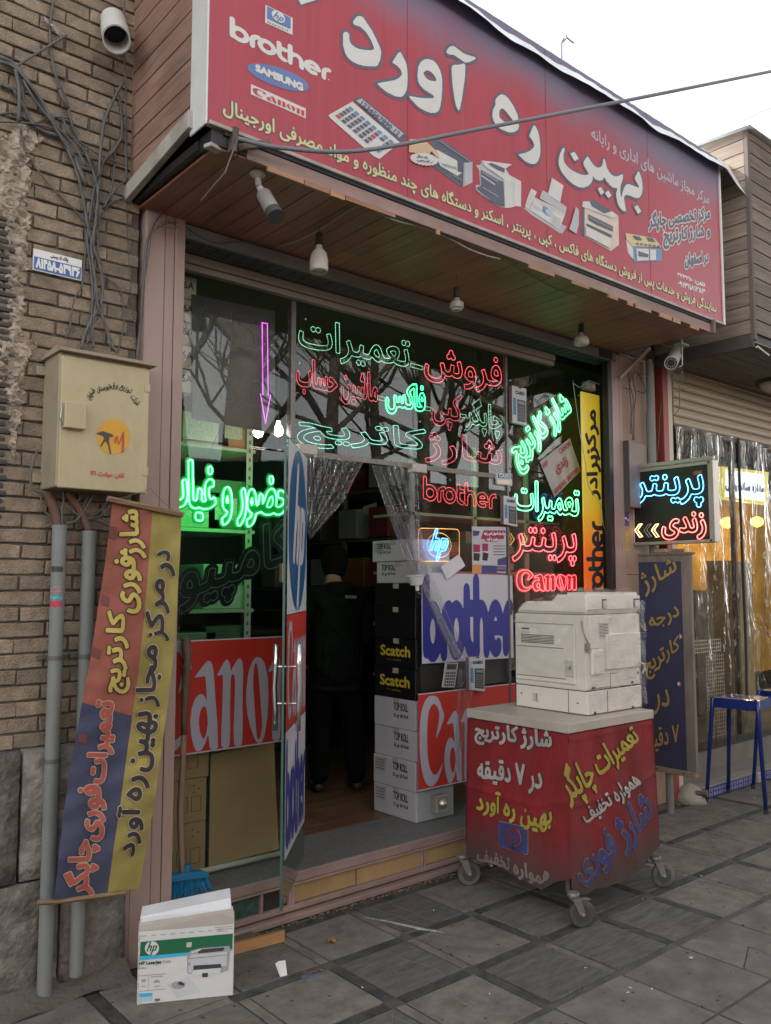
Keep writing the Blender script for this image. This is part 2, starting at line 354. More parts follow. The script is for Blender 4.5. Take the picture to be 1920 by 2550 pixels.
def fill2d(loops, test):
    vs = []; es = []
    for q in loops:
        k = len(vs); vs += [Vector((float(a), float(b))) for a, b in q]; es += [(k+i, k+(i+1) % len(q)) for i in range(len(q))]
    r = delaunay_2d_cdt(vs, es, [], 1, 1e-7); V, Fc = r[0], r[2]
    fs = [f for f in Fc if test(sum(V[i][0] for i in f)/len(f), sum(V[i][1] for i in f)/len(f))]
    return V, fs
def evenodd(loops):
    def t(x, y):
        c = False
        for q in loops:
            n = len(q)
            for i in range(n):
                a, b = q[i], q[(i+1) % n]
                if (a[1] > y) != (b[1] > y) and x < a[0]+(y-a[1])*(b[0]-a[0])/(b[1]-a[1]): c = not c
        return c
    return t
class Shape:
    """2-D lettering shape laid on a quad in space (corners TL, TR, BR, BL)"""
    def __init__(s, loops01, corners, off=(0, 0, 0), res=None, pad=0.):
        s.C = [np.array(c, float) for c in corners]
        s.w = float(np.linalg.norm(s.C[1]-s.C[0])+np.linalg.norm(s.C[2]-s.C[3]))/2; s.h = float(np.linalg.norm(s.C[0]-s.C[3])+np.linalg.norm(s.C[1]-s.C[2]))/2
        s.off = np.array(off, float); L_ = [q*np.array([s.w, s.h]) for q in loops01]
        cell = res or max(s.w, s.h)/150; s.pad = pad+2*cell; s.F, s.lo, s.cell = field(L_, cell, s.pad)
    def loops(s, lev=0., tol=.3): return contours(s.F, s.lo, s.cell, lev, s.cell*tol)
    def m(s, p, lift=1.):
        u = p[0]/s.w; v = p[1]/s.h; C = s.C
        return C[3]*(1-u)*(1-v)+C[2]*u*(1-v)+C[1]*u*v+C[0]*(1-u)*v+s.off*lift
    def sample(s, x, y):
        fx = (x-s.lo[0])/s.cell; fy = (y-s.lo[1])/s.cell; i = int(fx); j = int(fy); fx -= i; fy -= j
        F = s.F; i = min(max(i, 0), F.shape[1]-2); j = min(max(j, 0), F.shape[0]-2)
        return F[j, i]*(1-fx)*(1-fy)+F[j, i+1]*fx*(1-fy)+F[j+1, i]*(1-fx)*fy+F[j+1, i+1]*fx*fy
    def fill(s, mb, lev=0., lift=1., mi=0, thick=None):
        lp = s.loops(lev)
        if not lp: return mb
        V, fs = fill2d(lp, lambda x, y: s.sample(x, y) < lev); mb.mi = mi
        mb.add([s.m(p, lift) for p in V], [tuple(f) for f in fs])
        if thick is not None:
            d = np.array(thick, float)
            for q in lp:
                A = [s.m(p, lift) for p in q]; n = len(A); mb.add(A+[a+d for a in A], [(i, (i+1) % n, n+(i+1) % n, n+i) for i in range(n)])
        return mb
    def outline3(s, lev, spacing, lift=1.):
        out = []
        for q in s.loops(lev, .25):
            P = [s.m(p, lift) for p in q]; P.append(P[0]); d = [0]
            for a, b in zip(P[:-1], P[1:]): d.append(d[-1]+np.linalg.norm(b-a))
            n = max(4, int(d[-1]/spacing)); tt = np.linspace(0, d[-1], n, endpoint=False); A = np.array(P)
            out.append(np.stack([np.interp(tt, d, A[:, k]) for k in range(3)], 1))
        return out
def beads(mb, loops, r):
    o = [(1, 0, 0), (-1, 0, 0), (0, 1, 0), (0, -1, 0), (0, 0, 1), (0, 0, -1)]; fs = [(0, 2, 4), (2, 1, 4), (1, 3, 4), (3, 0, 4), (2, 0, 5), (1, 2, 5), (3, 1, 5), (0, 3, 5)]
    o = np.array(o, float)*r
    for q in loops:
        for p in q: mb.add(p+o, fs)
    return mb
def print_text(s, corners, m_, parent, name='lettering', off=(0, -.0015, 0), bold=0., out=None, outm=None, fa=True, res=None, loops=None, label=None):
    """flat printed lettering, optional printed outline below it"""
    S = Shape(loops or glyph_loops(s, fa), corners, off, res, pad=(bold+(out or 0)))
    mb = MB(); ms = [m_]
    if out: S.fill(mb, bold+out, 1., 1); ms.append(outm)
    S.fill(mb, max(bold, 1e-6), 2. if out else 1., 0)
    return mb.build(name, ms, parent, label=label)
def print_poly(polys, ax, val, m_, parent, name='picture', off=(0, -.0015, 0), smooth=0, holes=()):
    mb = MB(); o = np.array(off, float)
    for q in polys:
        P = smooth_pts(q, smooth) if smooth else q
        lp = [np.array(P, float)]+[np.array(smooth_pts(h, smooth) if smooth else h, float) for h in holes]
        V, fs = fill2d(lp, evenodd(lp)); mb.add([at(p[0], p[1], ax, val)+o for p in V], [tuple(f) for f in fs])
    return mb.build(name, m_, parent)
def stroke_loops(strokes, n=10):
    """strokes: (list of points, radius or radii) -> overlapping capsule outlines, same winding, boxed to 0..1"""
    L_ = []
    for pts, r in strokes:
        rr = r if isinstance(r, (list, tuple)) else [r]*len(pts)
        for (a, ra), (b, rb) in zip(zip(pts[:-1], rr[:-1]), zip(pts[1:], rr[1:])):
            a = np.array(a, float); b = np.array(b, float); an = math.atan2(*(b-a)[::-1]); q = []
            for k in range(n+1):
                t = an+math.pi/2+math.pi*k/n; q.append(a+ra*np.array([math.cos(t), math.sin(t)]))
            for k in range(n+1):
                t = an-math.pi/2+math.pi*k/n; q.append(b+rb*np.array([math.cos(t), math.sin(t)]))
            L_.append(np.array(q))
    A = np.vstack(L_); lo, hi = A.min(0), A.max(0)
    return [(q-lo)/(hi-lo) for q in L_]
def arc(cx, cy, rx, ry, a0, a1, n=14): return [(cx+rx*math.cos(math.radians(a0+(a1-a0)*k/n)), cy+ry*math.sin(math.radians(a0+(a1-a0)*k/n))) for k in range(n+1)]
# word marks seen on the shop, drawn from strokes and outlines
W_ = .155
BROTHER = stroke_loops([([(0, .1), (0, 1.62)], W_), (arc(.5, .5, .5, .5, 0, 360, 26), W_),
    ([(1.38, 0), (1.38, .5)], W_), (arc(1.83, .55, .45, .45, 180, 90, 8), W_),
    (arc(2.42, .5, .5, .5, 0, 360, 26), W_),
    ([(3.3, 1.4), (3.3, .45)], W_), (arc(3.72, .45, .42, .45, 180, 270, 8), W_), ([(3.3, 1.0), (3.75, 1.0)], W_),
    ([(4.12, 0), (4.12, 1.62)], W_), (arc(4.55, .5, .43, .5, 180, 0, 14), W_), ([(4.98, .5), (4.98, 0)], W_),
    (arc(5.82, .5, .48, .5, 0, 300, 24), W_), ([(5.4, .5), (6.3, .5)], W_*.8),
    ([(6.72, 0), (6.72, .5)], W_), (arc(7.15, .55, .43, .45, 180, 90, 8), W_)])
HPW = stroke_loops([([(.55, 1.9), (.0, 0)], .11), ([(.16, .55), (.45, .98), (.72, .98), (.74, .8), (.5, 0)], .11),
    ([(1.2, 1.0), (.62, -.95)], .11), ([(1.1, .98), (1.5, .98), (1.62, .82), (1.42, .15), (1.3, .02), (.95, .02)], .11)])
_C = [(560,1050),(520,1060),(485,1120),(465,1200),(455,1330),(455,1450),(462,1560),(475,1650),(500,1730),(535,1765),(570,1750),(600,1710),(625,1640),(642,1570),(618,1620),(590,1665),(565,1670),(540,1630),(520,1540),(515,1420),(515,1300),(522,1200),(540,1140),(560,1118),(580,1120),(600,1150),(610,1200),(600,1290),(585,1390),(648,1225),(635,1160),(610,1085),(585,1055)]
_a = [(210,282),(265,205),(300,158),(325,148),(345,165),(358,205),(365,280),(375,440),(398,845),(330,852),(320,735),(300,800),(270,860),(240,882),(215,870),(190,800),(176,710),(173,620),(185,530),(210,460),(245,420),(270,418),(295,445),(308,480),(305,400),(298,300),(292,275),(270,272)]
_ah = [(245,600),(258,545),(280,515),(300,530),(312,590),(314,660),(305,730),(285,775),(268,770),(250,720),(243,660)]
_n = [(388,266),(425,195),(455,145),(470,137),(485,150),(497,190),(500,232),(530,175),(555,135),(572,128),(590,145),(600,190),(602,300),(596,480),(592,815),(527,825),(530,560),(535,380),(535,300),(525,262),(512,258),(500,290),(497,400),(494,560),(490,833),(424,838),(430,600),(435,400),(438,290),(432,262),(415,264)]
_o = [(722,117),(750,130),(778,180),(798,270),(806,380),(804,500),(795,620),(780,720),(755,800),(730,816),(705,800),(675,730),(645,630),(630,540),(625,430),(632,320),(650,220),(680,145),(705,120)]
_oh = [(705,165),(715,180),(725,250),(735,380),(745,520),(753,620),(752,700),(742,760),(725,785),(712,770),(705,700),(695,560),(685,420),(682,300),(688,210),(696,172)]
GY = .19            # plane of the shop glass
def _pl(pts, ox, oy, s): return np.array([at(ox+p[0]/s, oy+p[1]/s, 1, GY)[[0, 2]] for p in pts])
_xr = at(900+645/3.16, 1700, 1, GY)[0]; _xl = at(420+173/3.253, 1750, 1, GY)[0]
_Cw = _pl(_C, 900, 1400, 3.16)-np.array([_xr-_xl, .393-.777])
_L = [_pl(q, 420, 1600, 3.253) for q in (_a, _ah, _n, _o, _oh)]
_sh = at(420+802/3.253, 1670, 1, GY)[0]-at(420+388/3.253, 1680, 1, GY)[0]
_L.append(_L[2]+np.array([_sh, 0])); _L.insert(0, _Cw)
for k, q in enumerate(_L):
    A_ = area(q)
    if (A_ > 0) == (k in (2, 5)): _L[k] = q[::-1]
CANON_X = (min(q[:, 0].min() for q in _L), max(q[:, 0].max() for q in _L)); CANON_Z = (min(q[:, 1].min() for q in _L), max(q[:, 1].max() for q in _L))
CANON = [(q-np.array([CANON_X[0], CANON_Z[0]]))/np.array([CANON_X[1]-CANON_X[0], CANON_Z[1]-CANON_Z[0]]) for q in _L]
CANON = [np.array(smooth_pts(q, 2)) for q in CANON]
# generic wooden/board colours
M_black = mat('black_plastic', (.02, .02, .022), .45)
M_white = mat('white_print', (.72, .72, .7), .5, var=.04)
M_ink = mat('black_ink', (.03, .03, .035), .6, var=0)
# ================================================================ SETTING
def inview(x, y, z=0, mg=140):
    d = np.array([x, y, z])-CAM; f = d@FW
    if f < .3: return False
    px = 960+FPX*(d@RT)/f; py = 1275-FPX*(d@UP)/f
    return -mg < px < 1920+mg and -mg < py < 2550+mg
M_bed = mat('pavement_grout', (.085, .08, .072), .95, var=.35, scale=9, bump=.6, bscale=90, dirt=.5)
M_slab = mat('pavement_slab_grey', (.165, .153, .134), .92, spec=.2, spots=1, var=.3, scale=11, bump=.5, bscale=75, rv=.10, dirt=.7, dirtcol=(.095, .087, .077))
M_slabd = mat('pavement_slab_dark', (.112, .107, .098), .88, spec=.25, spots=1, var=.4, scale=9, bump=.35, bscale=60, rv=.12, dirt=.5, dirtcol=(.12, .115, .105), stretch=(1, 4, 1))
M_slabl = mat('pavement_slab_pale', (.160, .150, .134), .92, spec=.2, spots=1, var=.25, scale=8, bump=.35, bscale=80, rv=.08, dirt=.65, dirtcol=(.09, .083, .074))
M_strip = mat('pavement_strip_black', (.055, .054, .052), .8, spec=.25, var=.5, scale=16, bump=.4, bscale=90, rv=.2, dirt=.6, dirtcol=(.11, .105, .095))
M_vein = mat('white_vein', (.22, .21, .19), .7, var=.2)
g = MB().box(-60, 80, -60, 60, -.4, -.03).build('ground', M_bed, kind='structure')
road = MB().box(-60, 80, -14, -6.0, -.03, -.012).build('road', mat('asphalt', (.05, .05, .052), .9, var=.2, bump=.4), kind='structure')
pav = MB().box(-8, 14, -5.9, .4, -.03, -.006).build('pavement', M_bed, kind='structure')
X0, Y0, PX, PY = 2.15, -.10, .42, .41
dark = {(0, 1), (1, 2), (2, 1), (1, 0), (2, 2), (3, 1), (0, 3), (3, 2), (4, 1), (5, 0), (-1, 2)}
meshes = {}
def slabmesh(kind, sx, sy, m_):
    key = (kind, round(sx, 3), round(sy, 3), random.randrange(4))
    if key in meshes: return meshes[key]
    bm = bmesh.new(); bmesh.ops.create_cube(bm, size=1)
    for v in bm.verts: v.co = Vector((v.co.x*sx+ru(-.002, .002), v.co.y*sy+ru(-.002, .002), v.co.z*.016-.008+ru(-.0008, .0008)))
    bmesh.ops.bevel(bm, geom=[e for e in bm.edges if all(v.co.z > -.004 for v in e.verts)], offset=.002, segments=1, affect='EDGES')
    me = bpy.data.meshes.new(kind); bm.to_mesh(me); bm.free(); me.materials.append(m_); meshes[key] = me; return me
def lay(name, me, x, y, z, parent=None, rot=0):
    o = bpy.data.objects.new(name, me); COL.objects.link(o); o.parent = parent or pav
    o.location = Vector((x, y, z))-WL[(parent or pav).name]; o.rotation_euler = (ru(-.002, .002), ru(-.002, .002), rot+ru(-.004, .004)); return o
nsl = 0
for i in range(-6, 20):
    for j in range(-1, 9):
        cx = X0+(i+.5)*PX; cy = Y0-(j+.5)*PY
        pale = j >= 3
        if cy+.2 > -.0 and i < 3: continue
        if not any(inview(cx+a, cy+b) for a in (-.2, .2) for b in (-.2, .2)): continue
        if pale:
            if (i, j) in ((3, 3), (4, 4), (2, 4), (5, 3), (6, 4)):
                # cracked slab: pieces with open joints
                c = np.array([cx+ru(-.07, .07), cy+ru(-.06, .06)]); hx, hy = PX/2-.006, PY/2-.006
                B = [(cx-hx, cy-hy), (cx+ru(-.1, .1), cy-hy), (cx+hx, cy-hy), (cx+hx, cy+ru(-.1, .1)), (cx+hx, cy+hy), (cx+ru(-.1, .05), cy+hy), (cx-hx, cy+hy), (cx-hx, cy+ru(-.1, .1))]
                cuts = [1, 3, 5, 7] if rnd() < .6 else [1, 4, 7]
                for a, b in zip(cuts, cuts[1:]+[cuts[0]+8]):
                    P = [c]+[np.array(B[k % 8]) for k in range(a, b+1)]; ctr = sum(P)/len(P)
                    P = [p+(ctr-p)*.022 for p in P]; z0 = ru(-.003, .001)
                    MB().prism([(p[0], p[1], -.02) for p in P], (0, 0, .02+z0)).build('slab_piece', M_slabl, pav, bevel=.0015)
                continue
            lay('paving_slab', slabmesh('slab', PX-.012, PY-.012, M_slabl), cx, cy, ru(-.001, .001)); nsl += 1; continue
        m_ = M_slabd if (i, j) in dark else M_slab
        me = slabmesh('slab'+m_.name, PX-.060, PY-.060, m_)
        lay('paving_slab', me, cx, cy, ru(-.0015, .0015)); nsl += 1
        lay('border_strip', slabmesh('strip', PX-.07, .042, M_strip if rnd() < .72 else M_slab), cx, cy+PY/2, ru(-.002, .001))
        lay('border_strip', slabmesh('strip', PY-.07, .042, M_strip if rnd() < .72 else M_slab), cx-PX/2, cy, ru(-.002, .001), rot=math.pi/2)
        if m_ is M_slabd:
            vb = MB()
            for q in range(2):
                p = [(cx+ru(-.17, .17), cy-.17, .0006)]; a = ru(-.12, .12)
                for t in range(6): p.append((p[-1][0]+a*.3+ru(-.015, .015), cy-.17+(t+1)*.055, .0006))
                w_ = ru(.0004, .0010); vb.tube(p, [w_*ru(.3, 1.3) for _ in p], 4)
            vb.build('marble_vein', M_vein, pav)
# ---- left brick building
M_mortar = mat('mortar', (.125, .108, .088), .95, var=.3, scale=12, bump=.6, bscale=80)
M_brick = mat('buff_brick', (.29, .225, .16), .92, var=.38, scale=14, bump=.8, bscale=140, rv=.2, dirt=.8, dirtcol=(.15, .132, .11))
M_stone = mat('grey_stone', (.20, .185, .16), .95, var=.5, scale=11, bump=1., bdist=.02, bscale=28, dirt=.6, dirtcol=(.09, .08, .07), rv=.1)
M_plaster = mat('rough_plaster', (.42, .35, .285), .95, var=.3, scale=14, bump=1., bdist=.03, bscale=38, dirt=.5, dirtcol=(.28, .22, .17))
bb = thing('brick_building', 'tall old building of buff bricks on grey stone blocks left of the shop', 'building', (-.5, 0, 0))
def far_brick_mat():
    M = mat('far_brickwork', (.2, .15, .11), .92, var=.3, scale=10, bump=.5); t = M.node_tree; n = t.nodes; l = t.links.new
    br_ = n.new('ShaderNodeTexBrick'); br_.inputs['Scale'].default_value = 1.; br_.inputs['Brick Width'].default_value = .207; br_.inputs['Row Height'].default_value = .0603; br_.inputs['Mortar Size'].default_value = .004
    br_.inputs['Color1'].default_value = (.27, .205, .145, 1); br_.inputs['Color2'].default_value = (.17, .13, .095, 1); br_.inputs['Mortar'].default_value = (.07, .06, .05, 1); br_.offset = .5
    ge = n.new('ShaderNodeNewGeometry'); sp = n.new('ShaderNodeSeparateXYZ'); cx_ = n.new('ShaderNodeCombineXYZ'); l(ge.outputs['Position'], sp.inputs[0]); l(sp.outputs['X'], cx_.inputs['X']); l(sp.outputs['Z'], cx_.inputs['Y']); l(cx_.outputs[0], br_.inputs['Vector'])
    l(br_.outputs['Color'], n['Principled BSDF'].inputs['Base Color']); return M
M_fbk = far_brick_mat()
boxo('wall', M_mortar, bb, .55, 1.475, .006, 6.0, .0, 4.40, 0); boxo('wall', M_fbk, bb, -6, .549, -.003, 6.0, .93, 7.5, 0); boxo('wall', M_fbk, bb, .55, 1.475, -.002, 6.0, 4.401, 7.5, 0); boxo('wall', M_stone, bb, -6, .198, -.03, 6.0, 0, .929, .01)
CH = .0603; bmeshes = []
for k in range(10):
    bm = bmesh.new(); bmesh.ops.create_cube(bm, size=1); bmesh.ops.subdivide_edges(bm, edges=[e for e in bm.edges if abs(e.verts[0].co.x-e.verts[1].co.x) > .5], cuts=3)
    for v in bm.verts:
        e = .0035; v.co = Vector((v.co.x*.2015+ru(-e, e), v.co.y*.05+(ru(-.002, .002)), v.co.z*.0515+ru(-e*.6, e*.6)))
    bmesh.ops.bevel(bm, geom=[e for e in bm.edges if len(e.link_faces) == 2 and e.calc_face_angle(0) > .8], offset=.003, segments=1, affect='EDGES')
    me = bpy.data.meshes.new('brick'); bm.to_mesh(me); bm.free(); me.materials.append(M_brick); bmeshes.append(me)
nb = 0
row = 0; z = .955
while z < 4.35:
    x = .62+(.1 if row % 2 else 0)+ru(-.008, .008)
    while x < 1.48:
        x1 = min(x+.198, 1.474); hw = x1-x
        if hw > .05 and (inview(x, 0, z, 330) or inview(x1, 0, z, 330)) and nb < 298 and not (z > 3.22 and x > 1.42):
            o = lay('brick', random.choice(bmeshes), (x+x1)/2, .019+ru(-.003, .003), z, bb); o.scale = (hw/.2, 1, 1)
            o.rotation_euler = (ru(-.01, .01), ru(-.012, .012), ru(-.008, .008)); nb += 1
        x += .207+ru(-.004, .004)
    z += CH; row += 1
def plaster(P):
    A = np.array(P)[:, [0, 2]]; q_ = []
    for i in range(len(A)):
        a, b = A[i], A[(i+1) % len(A)]; n = max(1, int(np.hypot(*(b-a))/.012))
        for k in range(n): q_.append(a+(b-a)*k/n+np.array([ru(-.004, .004), ru(-.004, .004)]))
    q_ = np.array(q_); te = evenodd([q_]); vs = [Vector((float(a), float(b))) for a, b in q_]; n0 = len(vs); es = [(i, (i+1) % n0) for i in range(n0)]
    lo, hi = q_.min(0), q_.max(0)
    for _ in range(1600):
        x, y = ru(lo[0], hi[0]), ru(lo[1], hi[1])
        if te(x, y): vs.append(Vector((x, y)))
    r = delaunay_2d_cdt(vs, es, [], 1, 1e-6); V, Fc = r[0], r[2]; fs = [f for f in Fc if te(sum(V[i][0] for i in f)/3, sum(V[i][1] for i in f)/3)]
    def dep(x, y): return -.014+.012*math.sin(x*61+y*23)*math.sin(y*47-x*31)+.008*math.sin(y*140+x*90)+ru(-.004, .004)
    MB().add([(v[0], (dep(v[0], v[1]) if i >= n0 else .012), v[1]) for i, v in enumerate(V)], [tuple(f) for f in fs]).build('plaster_patch', M_plaster, bb, smooth=False)
# plaster scab and the dark opening at the far left
P = zoomq([(95,820),(170,800),(240,850),(300,905),(210,990),(225,1190),(180,1280),(215,1420),(180,1560),(205,1700),(160,1800),(175,1990),(150,2210),(60,2210),(50,2000),(60,1830),(20,1800),(35,1640),(30,1480),(-20,1380),(-120,1380),(-120,900),(20,880)], 0, 0, 2.603)
P = [at(p[0]+ru(-2, 2), p[1], 1, -.02) for p in smooth_pts(P, 3)]
plaster(P)
P = [(95, 850), (72, 900), (62, 1000), (45, 1080), (38, 1145), (24, 1100), (20, 1020), (8, 960), (-40, 940), (-40, 850)]
plaster([at(p[0]+ru(-1, 1), p[1], 1, -.018) for p in smooth_pts(P, 3)])
mb = MB()
for k in range(40): mb.tube([(.3, -.004, 2.98-.03*k), (.965-.012*(k % 2), -.004, 2.98-.03*k)], .011, 6)
mb.build('roller_shutter', mat('dark_shutter', (.07, .068, .064), .7, dirt=.4, var=.3), bb)
# stone plinth
sx = [.3, .93, 1.075, 1.478]; zz_ = [0.0, .44, .93]
for r in range(2):
    xs = [.2, 1.05, 1.478] if r else [.2, 1.21, 1.478]
    for a, b in zip(xs[:-1], xs[1:]):
        bm = bmesh.new(); bmesh.ops.create_cube(bm, size=1); bmesh.ops.subdivide_edges(bm, edges=bm.edges[:], cuts=5, use_grid_fill=True)
        for v in bm.verts:
            n = math.sin(v.co.x*23+r*5)*math.cos(v.co.z*17+a*9)
            v.co = Vector((a+.006+(b-a-.012)*(v.co.x+.5), -.045+.08*(v.co.y+.5)-(.5-abs(v.co.x))*.02*(v.co.y < 0)+n*.006+ru(-.003, .003), zz_[r]+.005+(zz_[r+1]-zz_[r]-.01)*(v.co.z+.5)))
        me = bpy.data.meshes.new('stone_block'); bm.to_mesh(me); bm.free(); me.materials.append(M_stone); me.shade_smooth(); link('stone_block', me, bb)
        for v in me.vertices: v.co -= WL[bb.name]
MB().grid(lambda u, v: (.3+1.18*u, -.15+.12*v+.02*math.sin(u*17), .055*v*v+.004+.006*math.sin(u*31+v*9)), 24, 4).build('mortar_fillet', mat('dirt_fillet', (.12, .105, .09), .95, bump=.8, bscale=50), bb, smooth=True)

# ---- shop building shell
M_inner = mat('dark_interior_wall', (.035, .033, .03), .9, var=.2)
M_pink = mat('pink_aluminium', (.36, .262, .225), .5, var=.09, scale=3, dirt=.35, dirtcol=(.2, .14, .12), stretch=(1, 1, .35))
M_pinkd = mat('pink_aluminium_dirty', (.29, .2, .175), .65, var=.25, scale=7, dirt=.8, dirtcol=(.10, .08, .07), stretch=(.4, 1, 1))
sb = thing('shop_building', 'single-storey shop with pink metal columns under a wooden canopy', 'shop', (3.2, 0, 0))
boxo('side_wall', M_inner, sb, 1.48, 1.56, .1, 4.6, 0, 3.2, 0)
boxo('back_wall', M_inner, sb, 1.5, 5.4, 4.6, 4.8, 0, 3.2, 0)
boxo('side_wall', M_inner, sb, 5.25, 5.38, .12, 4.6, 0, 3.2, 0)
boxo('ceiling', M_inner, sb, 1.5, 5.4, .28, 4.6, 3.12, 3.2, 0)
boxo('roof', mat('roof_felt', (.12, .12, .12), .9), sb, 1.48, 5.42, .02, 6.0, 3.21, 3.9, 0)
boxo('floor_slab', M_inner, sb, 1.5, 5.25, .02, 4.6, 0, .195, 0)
# laminate floor boards
M_floor = wood('floor_laminate', (.17, .085, .05), (.11, .055, .03), 'x', .4, .15)
for k in range(16):
    for q in range(3):
        boxo('floor_board', M_floor, sb, 1.6+q*1.22+(k % 3)*.1, 1.6+q*1.22+(k % 3)*.1+1.214, .44+k*.13, .44+k*.13+.127, .195, .203, .001)
boxo('threshold_stone', mat('terrazzo', (.155, .15, .142), .55, var=.35, scale=60, dirt=.4, dirtcol=(.08, .075, .07), bump=.1), sb, 1.68, 5.1, .0, .436, .185, .204, .002)
# step front: pink profiles, filler boards
boxo('step_rail', M_pinkd, sb, 1.68, 5.0, -.012, .0, .158, .203, .003)
boxo('step_rail', M_pinkd, sb, 1.68, 5.0, -.02, .0, .148, .157, .002)
boxo('step_rail', M_pinkd, sb, 1.68, 5.0, -.016, .01, .034, .06, .003)
boxo('step_rail', M_pinkd, sb, 1.66, 5.0, -.05, .01, .0, .026, .004)
for x in (2.13, 2.285, 2.30, 3.12, 3.14, 3.95, 3.97, 4.8): boxo('step_mullion', M_pinkd, sb, x, x+.014, -.014, .01, .06, .148, .002)
M_card = mat('yellow_cardboard', (.36, .24, .11), .8, var=.12, dirt=.35, dirtcol=(.2, .14, .08))
boxo('step_glass', mat('green_wired_glass', (.035, .075, .06), .25, var=.4, scale=15, dirt=.5, dirtcol=(.12, .14, .12)), sb, 1.70, 2.13, .004, .01, .06, .148, 0)
boxo('step_panel', M_card, sb, 2.315, 2.69, .001, .006, .063, .145, .001); boxo('step_panel', M_card, sb, 2.695, 3.12, -.002, .005, .061, .147, .001)
boxo('step_panel', M_card, sb, 3.155, 3.95, .0, .006, .062, .146, .001); boxo('step_panel', M_card, sb, 3.985, 4.8, .0, .006, .062, .146, .001)
# left column: three grooved faces
for a, b, dy in ((1.497, 1.585, .0), (1.588, 1.632, .004), (1.635, 1.682, .0)):
    boxo('column_profile', M_pink, sb, a, b, -.03+dy, .06, 0, 3.19, .002)
boxo('column_profile', M_pink, sb, 1.478, 1.496, -.03, .04, 0, 1.9, .002)
# right pillar and neighbouring stone panels
M_trav = mat('travertine', (.36, .26, .19), .7, var=.16, scale=8, dirt=.3, dirtcol=(.22, .16, .12), stretch=(1, 1, .4))
for a, b in ((4.955, 5.035), (5.038, 5.07)): boxo('column_profile', M_pink, sb, a, b, -.004, .05, 0, 3.17, .002)
boxo('column_profile', M_black, sb, 4.912, 4.952, .0, .05, .0, 3.15, .002)
for z0, z1 in ((0, .95), (.953, 1.62), (1.623, 2.42), (2.423, 2.95), (2.953, 3.2)): boxo('stone_panel', M_trav, sb, 5.073, 5.52, .012, .05, z0, z1, .002)
boxo('steel_post', mat('red_paint', (.30, .06, .05), .5, dirt=.3), sb, 5.56, 5.63, -.03, .05, 0, 3.2, .003)
boxo('steel_post', mat('cream_paint', (.55, .48, .38), .5), sb, 5.64, 5.70, -.02, .05, 0, 3.2, .003)
# grey beam over the glass
M_grey = mat('grey_steel', (.17, .175, .175), .5, var=.2, dirt=.4, dirtcol=(.09, .085, .08), stretch=(.3, 1, 1))
boxo('lintel_beam', M_grey, sb, 1.683, 5.0, -.012, .0, 3.115, 3.178, .003); boxo('lintel_beam', M_grey, sb, 1.683, 5.0, 0, .06, 3.172, 3.178, 0)
boxo('lintel_beam', M_black, sb, 4.80, 4.95, -.016, -.011, 3.118, 3.172, .001)
# rolled-up shutter
rs = thing('rolled_shutter', 'rolled up dark slatted shutter with pale bottom rail above the shop window', 'shutter', (3.2, .1, 3.0))
M_dsl = mat('dark_slat', (.075, .072, .068), .6, var=.3, dirt=.3)
for k in range(5): boxo('slat', M_dsl, rs, 1.69, 4.95, .0+k*.026, .022+k*.026, 3.11-.001*k, 3.118-.001*k, .002)
for k in range(44): boxo('slat_rib', M_black, rs, 1.72+k*.073, 1.724+k*.073, .002, .12, 3.106, 3.109, 0)
M_rail = mat('weathered_rail', (.25, .215, .18), .6, var=.3, scale=5, dirt=.6, dirtcol=(.11, .09, .075), stretch=(.15, 1, 1))
boxo('bottom_rail', M_rail, rs, 1.69, 4.5, .125, .17, 3.062, 3.105, .004); boxo('bottom_rail', M_rail, rs, 1.69, 4.5, .135, .175, 3.03, 3.060, .003)
# ---- glass front
gf = thing('glass_shopfront', 'clear glass panes of the shop front reflecting trees and sky', 'shop window', (3.2, GY, .2))
M_glass = glassy('shop_glass', (.95, .975, .96), .62, .0, haze=0, hazecol=(.4, .42, .4))
def pane(x0, x1, z0, z1, y=GY): return boxo('glass_pane', M_glass, gf, x0, x1, y, y+.008, z0, z1, 0)
pane(1.70, 2.402, .206, 2.228); pane(1.70, 2.402, 2.236, 3.06); pane(2.414, 3.256, 2.232, 3.06); pane(3.262, 4.062, 2.232, 3.06)
pane(4.068, 4.83, 2.30, 3.06); pane(3.29, 4.05, .206, 2.222); pane(4.056, 4.83, .206, 2.292)
M_steel = mat('patch_steel', (.55, .52, .46), .35, metal=.8, var=.1)
M_clip = mat('patch_cover', (.45, .42, .37), .45, var=.1)
M_jamb = mat('mirror_strip', (.14, .13, .12), .25, var=.3, metal=.3)
boxo('jamb_strip', M_jamb, gf, 2.396, 2.424, GY-.012, GY+.03, 2.3, 3.03, .002); boxo('jamb_strip', M_jamb, gf, 4.058, 4.075, GY-.008, GY+.02, .21, 3.05, .002)
boxo('transom_strip', mat('transom_film', (.2, .18, .155), .4, var=.35, scale=14, dirt=.4), gf, 2.414, 4.05, GY-.004, GY+.014, 2.222, 2.250, .001)
for x, z in ((2.45, 2.228), (3.235, 2.2), (3.41, .25)):
    boxo('glass_clamp', M_clip if z > 1 else M_steel, gf, x, x+.11 if z > 1 else x+.10, GY-.022, GY+.03, z, z+.052 if z > 1 else z+.095, .003)
MB().lathe((3.455, GY-.02, .30), (0, -1, 0), [(0, .028), (.012, .026), (.018, .014), (.024, .013)]).build('clamp_screw', M_steel, gf, smooth=True)
MB().tube([(1.86, GY+.05, .222), (2.39, GY+.035, .222)], .014, 8).build('floor_tube', mat('cream_tube', (.5, .48, .4), .5), gf, smooth=True)

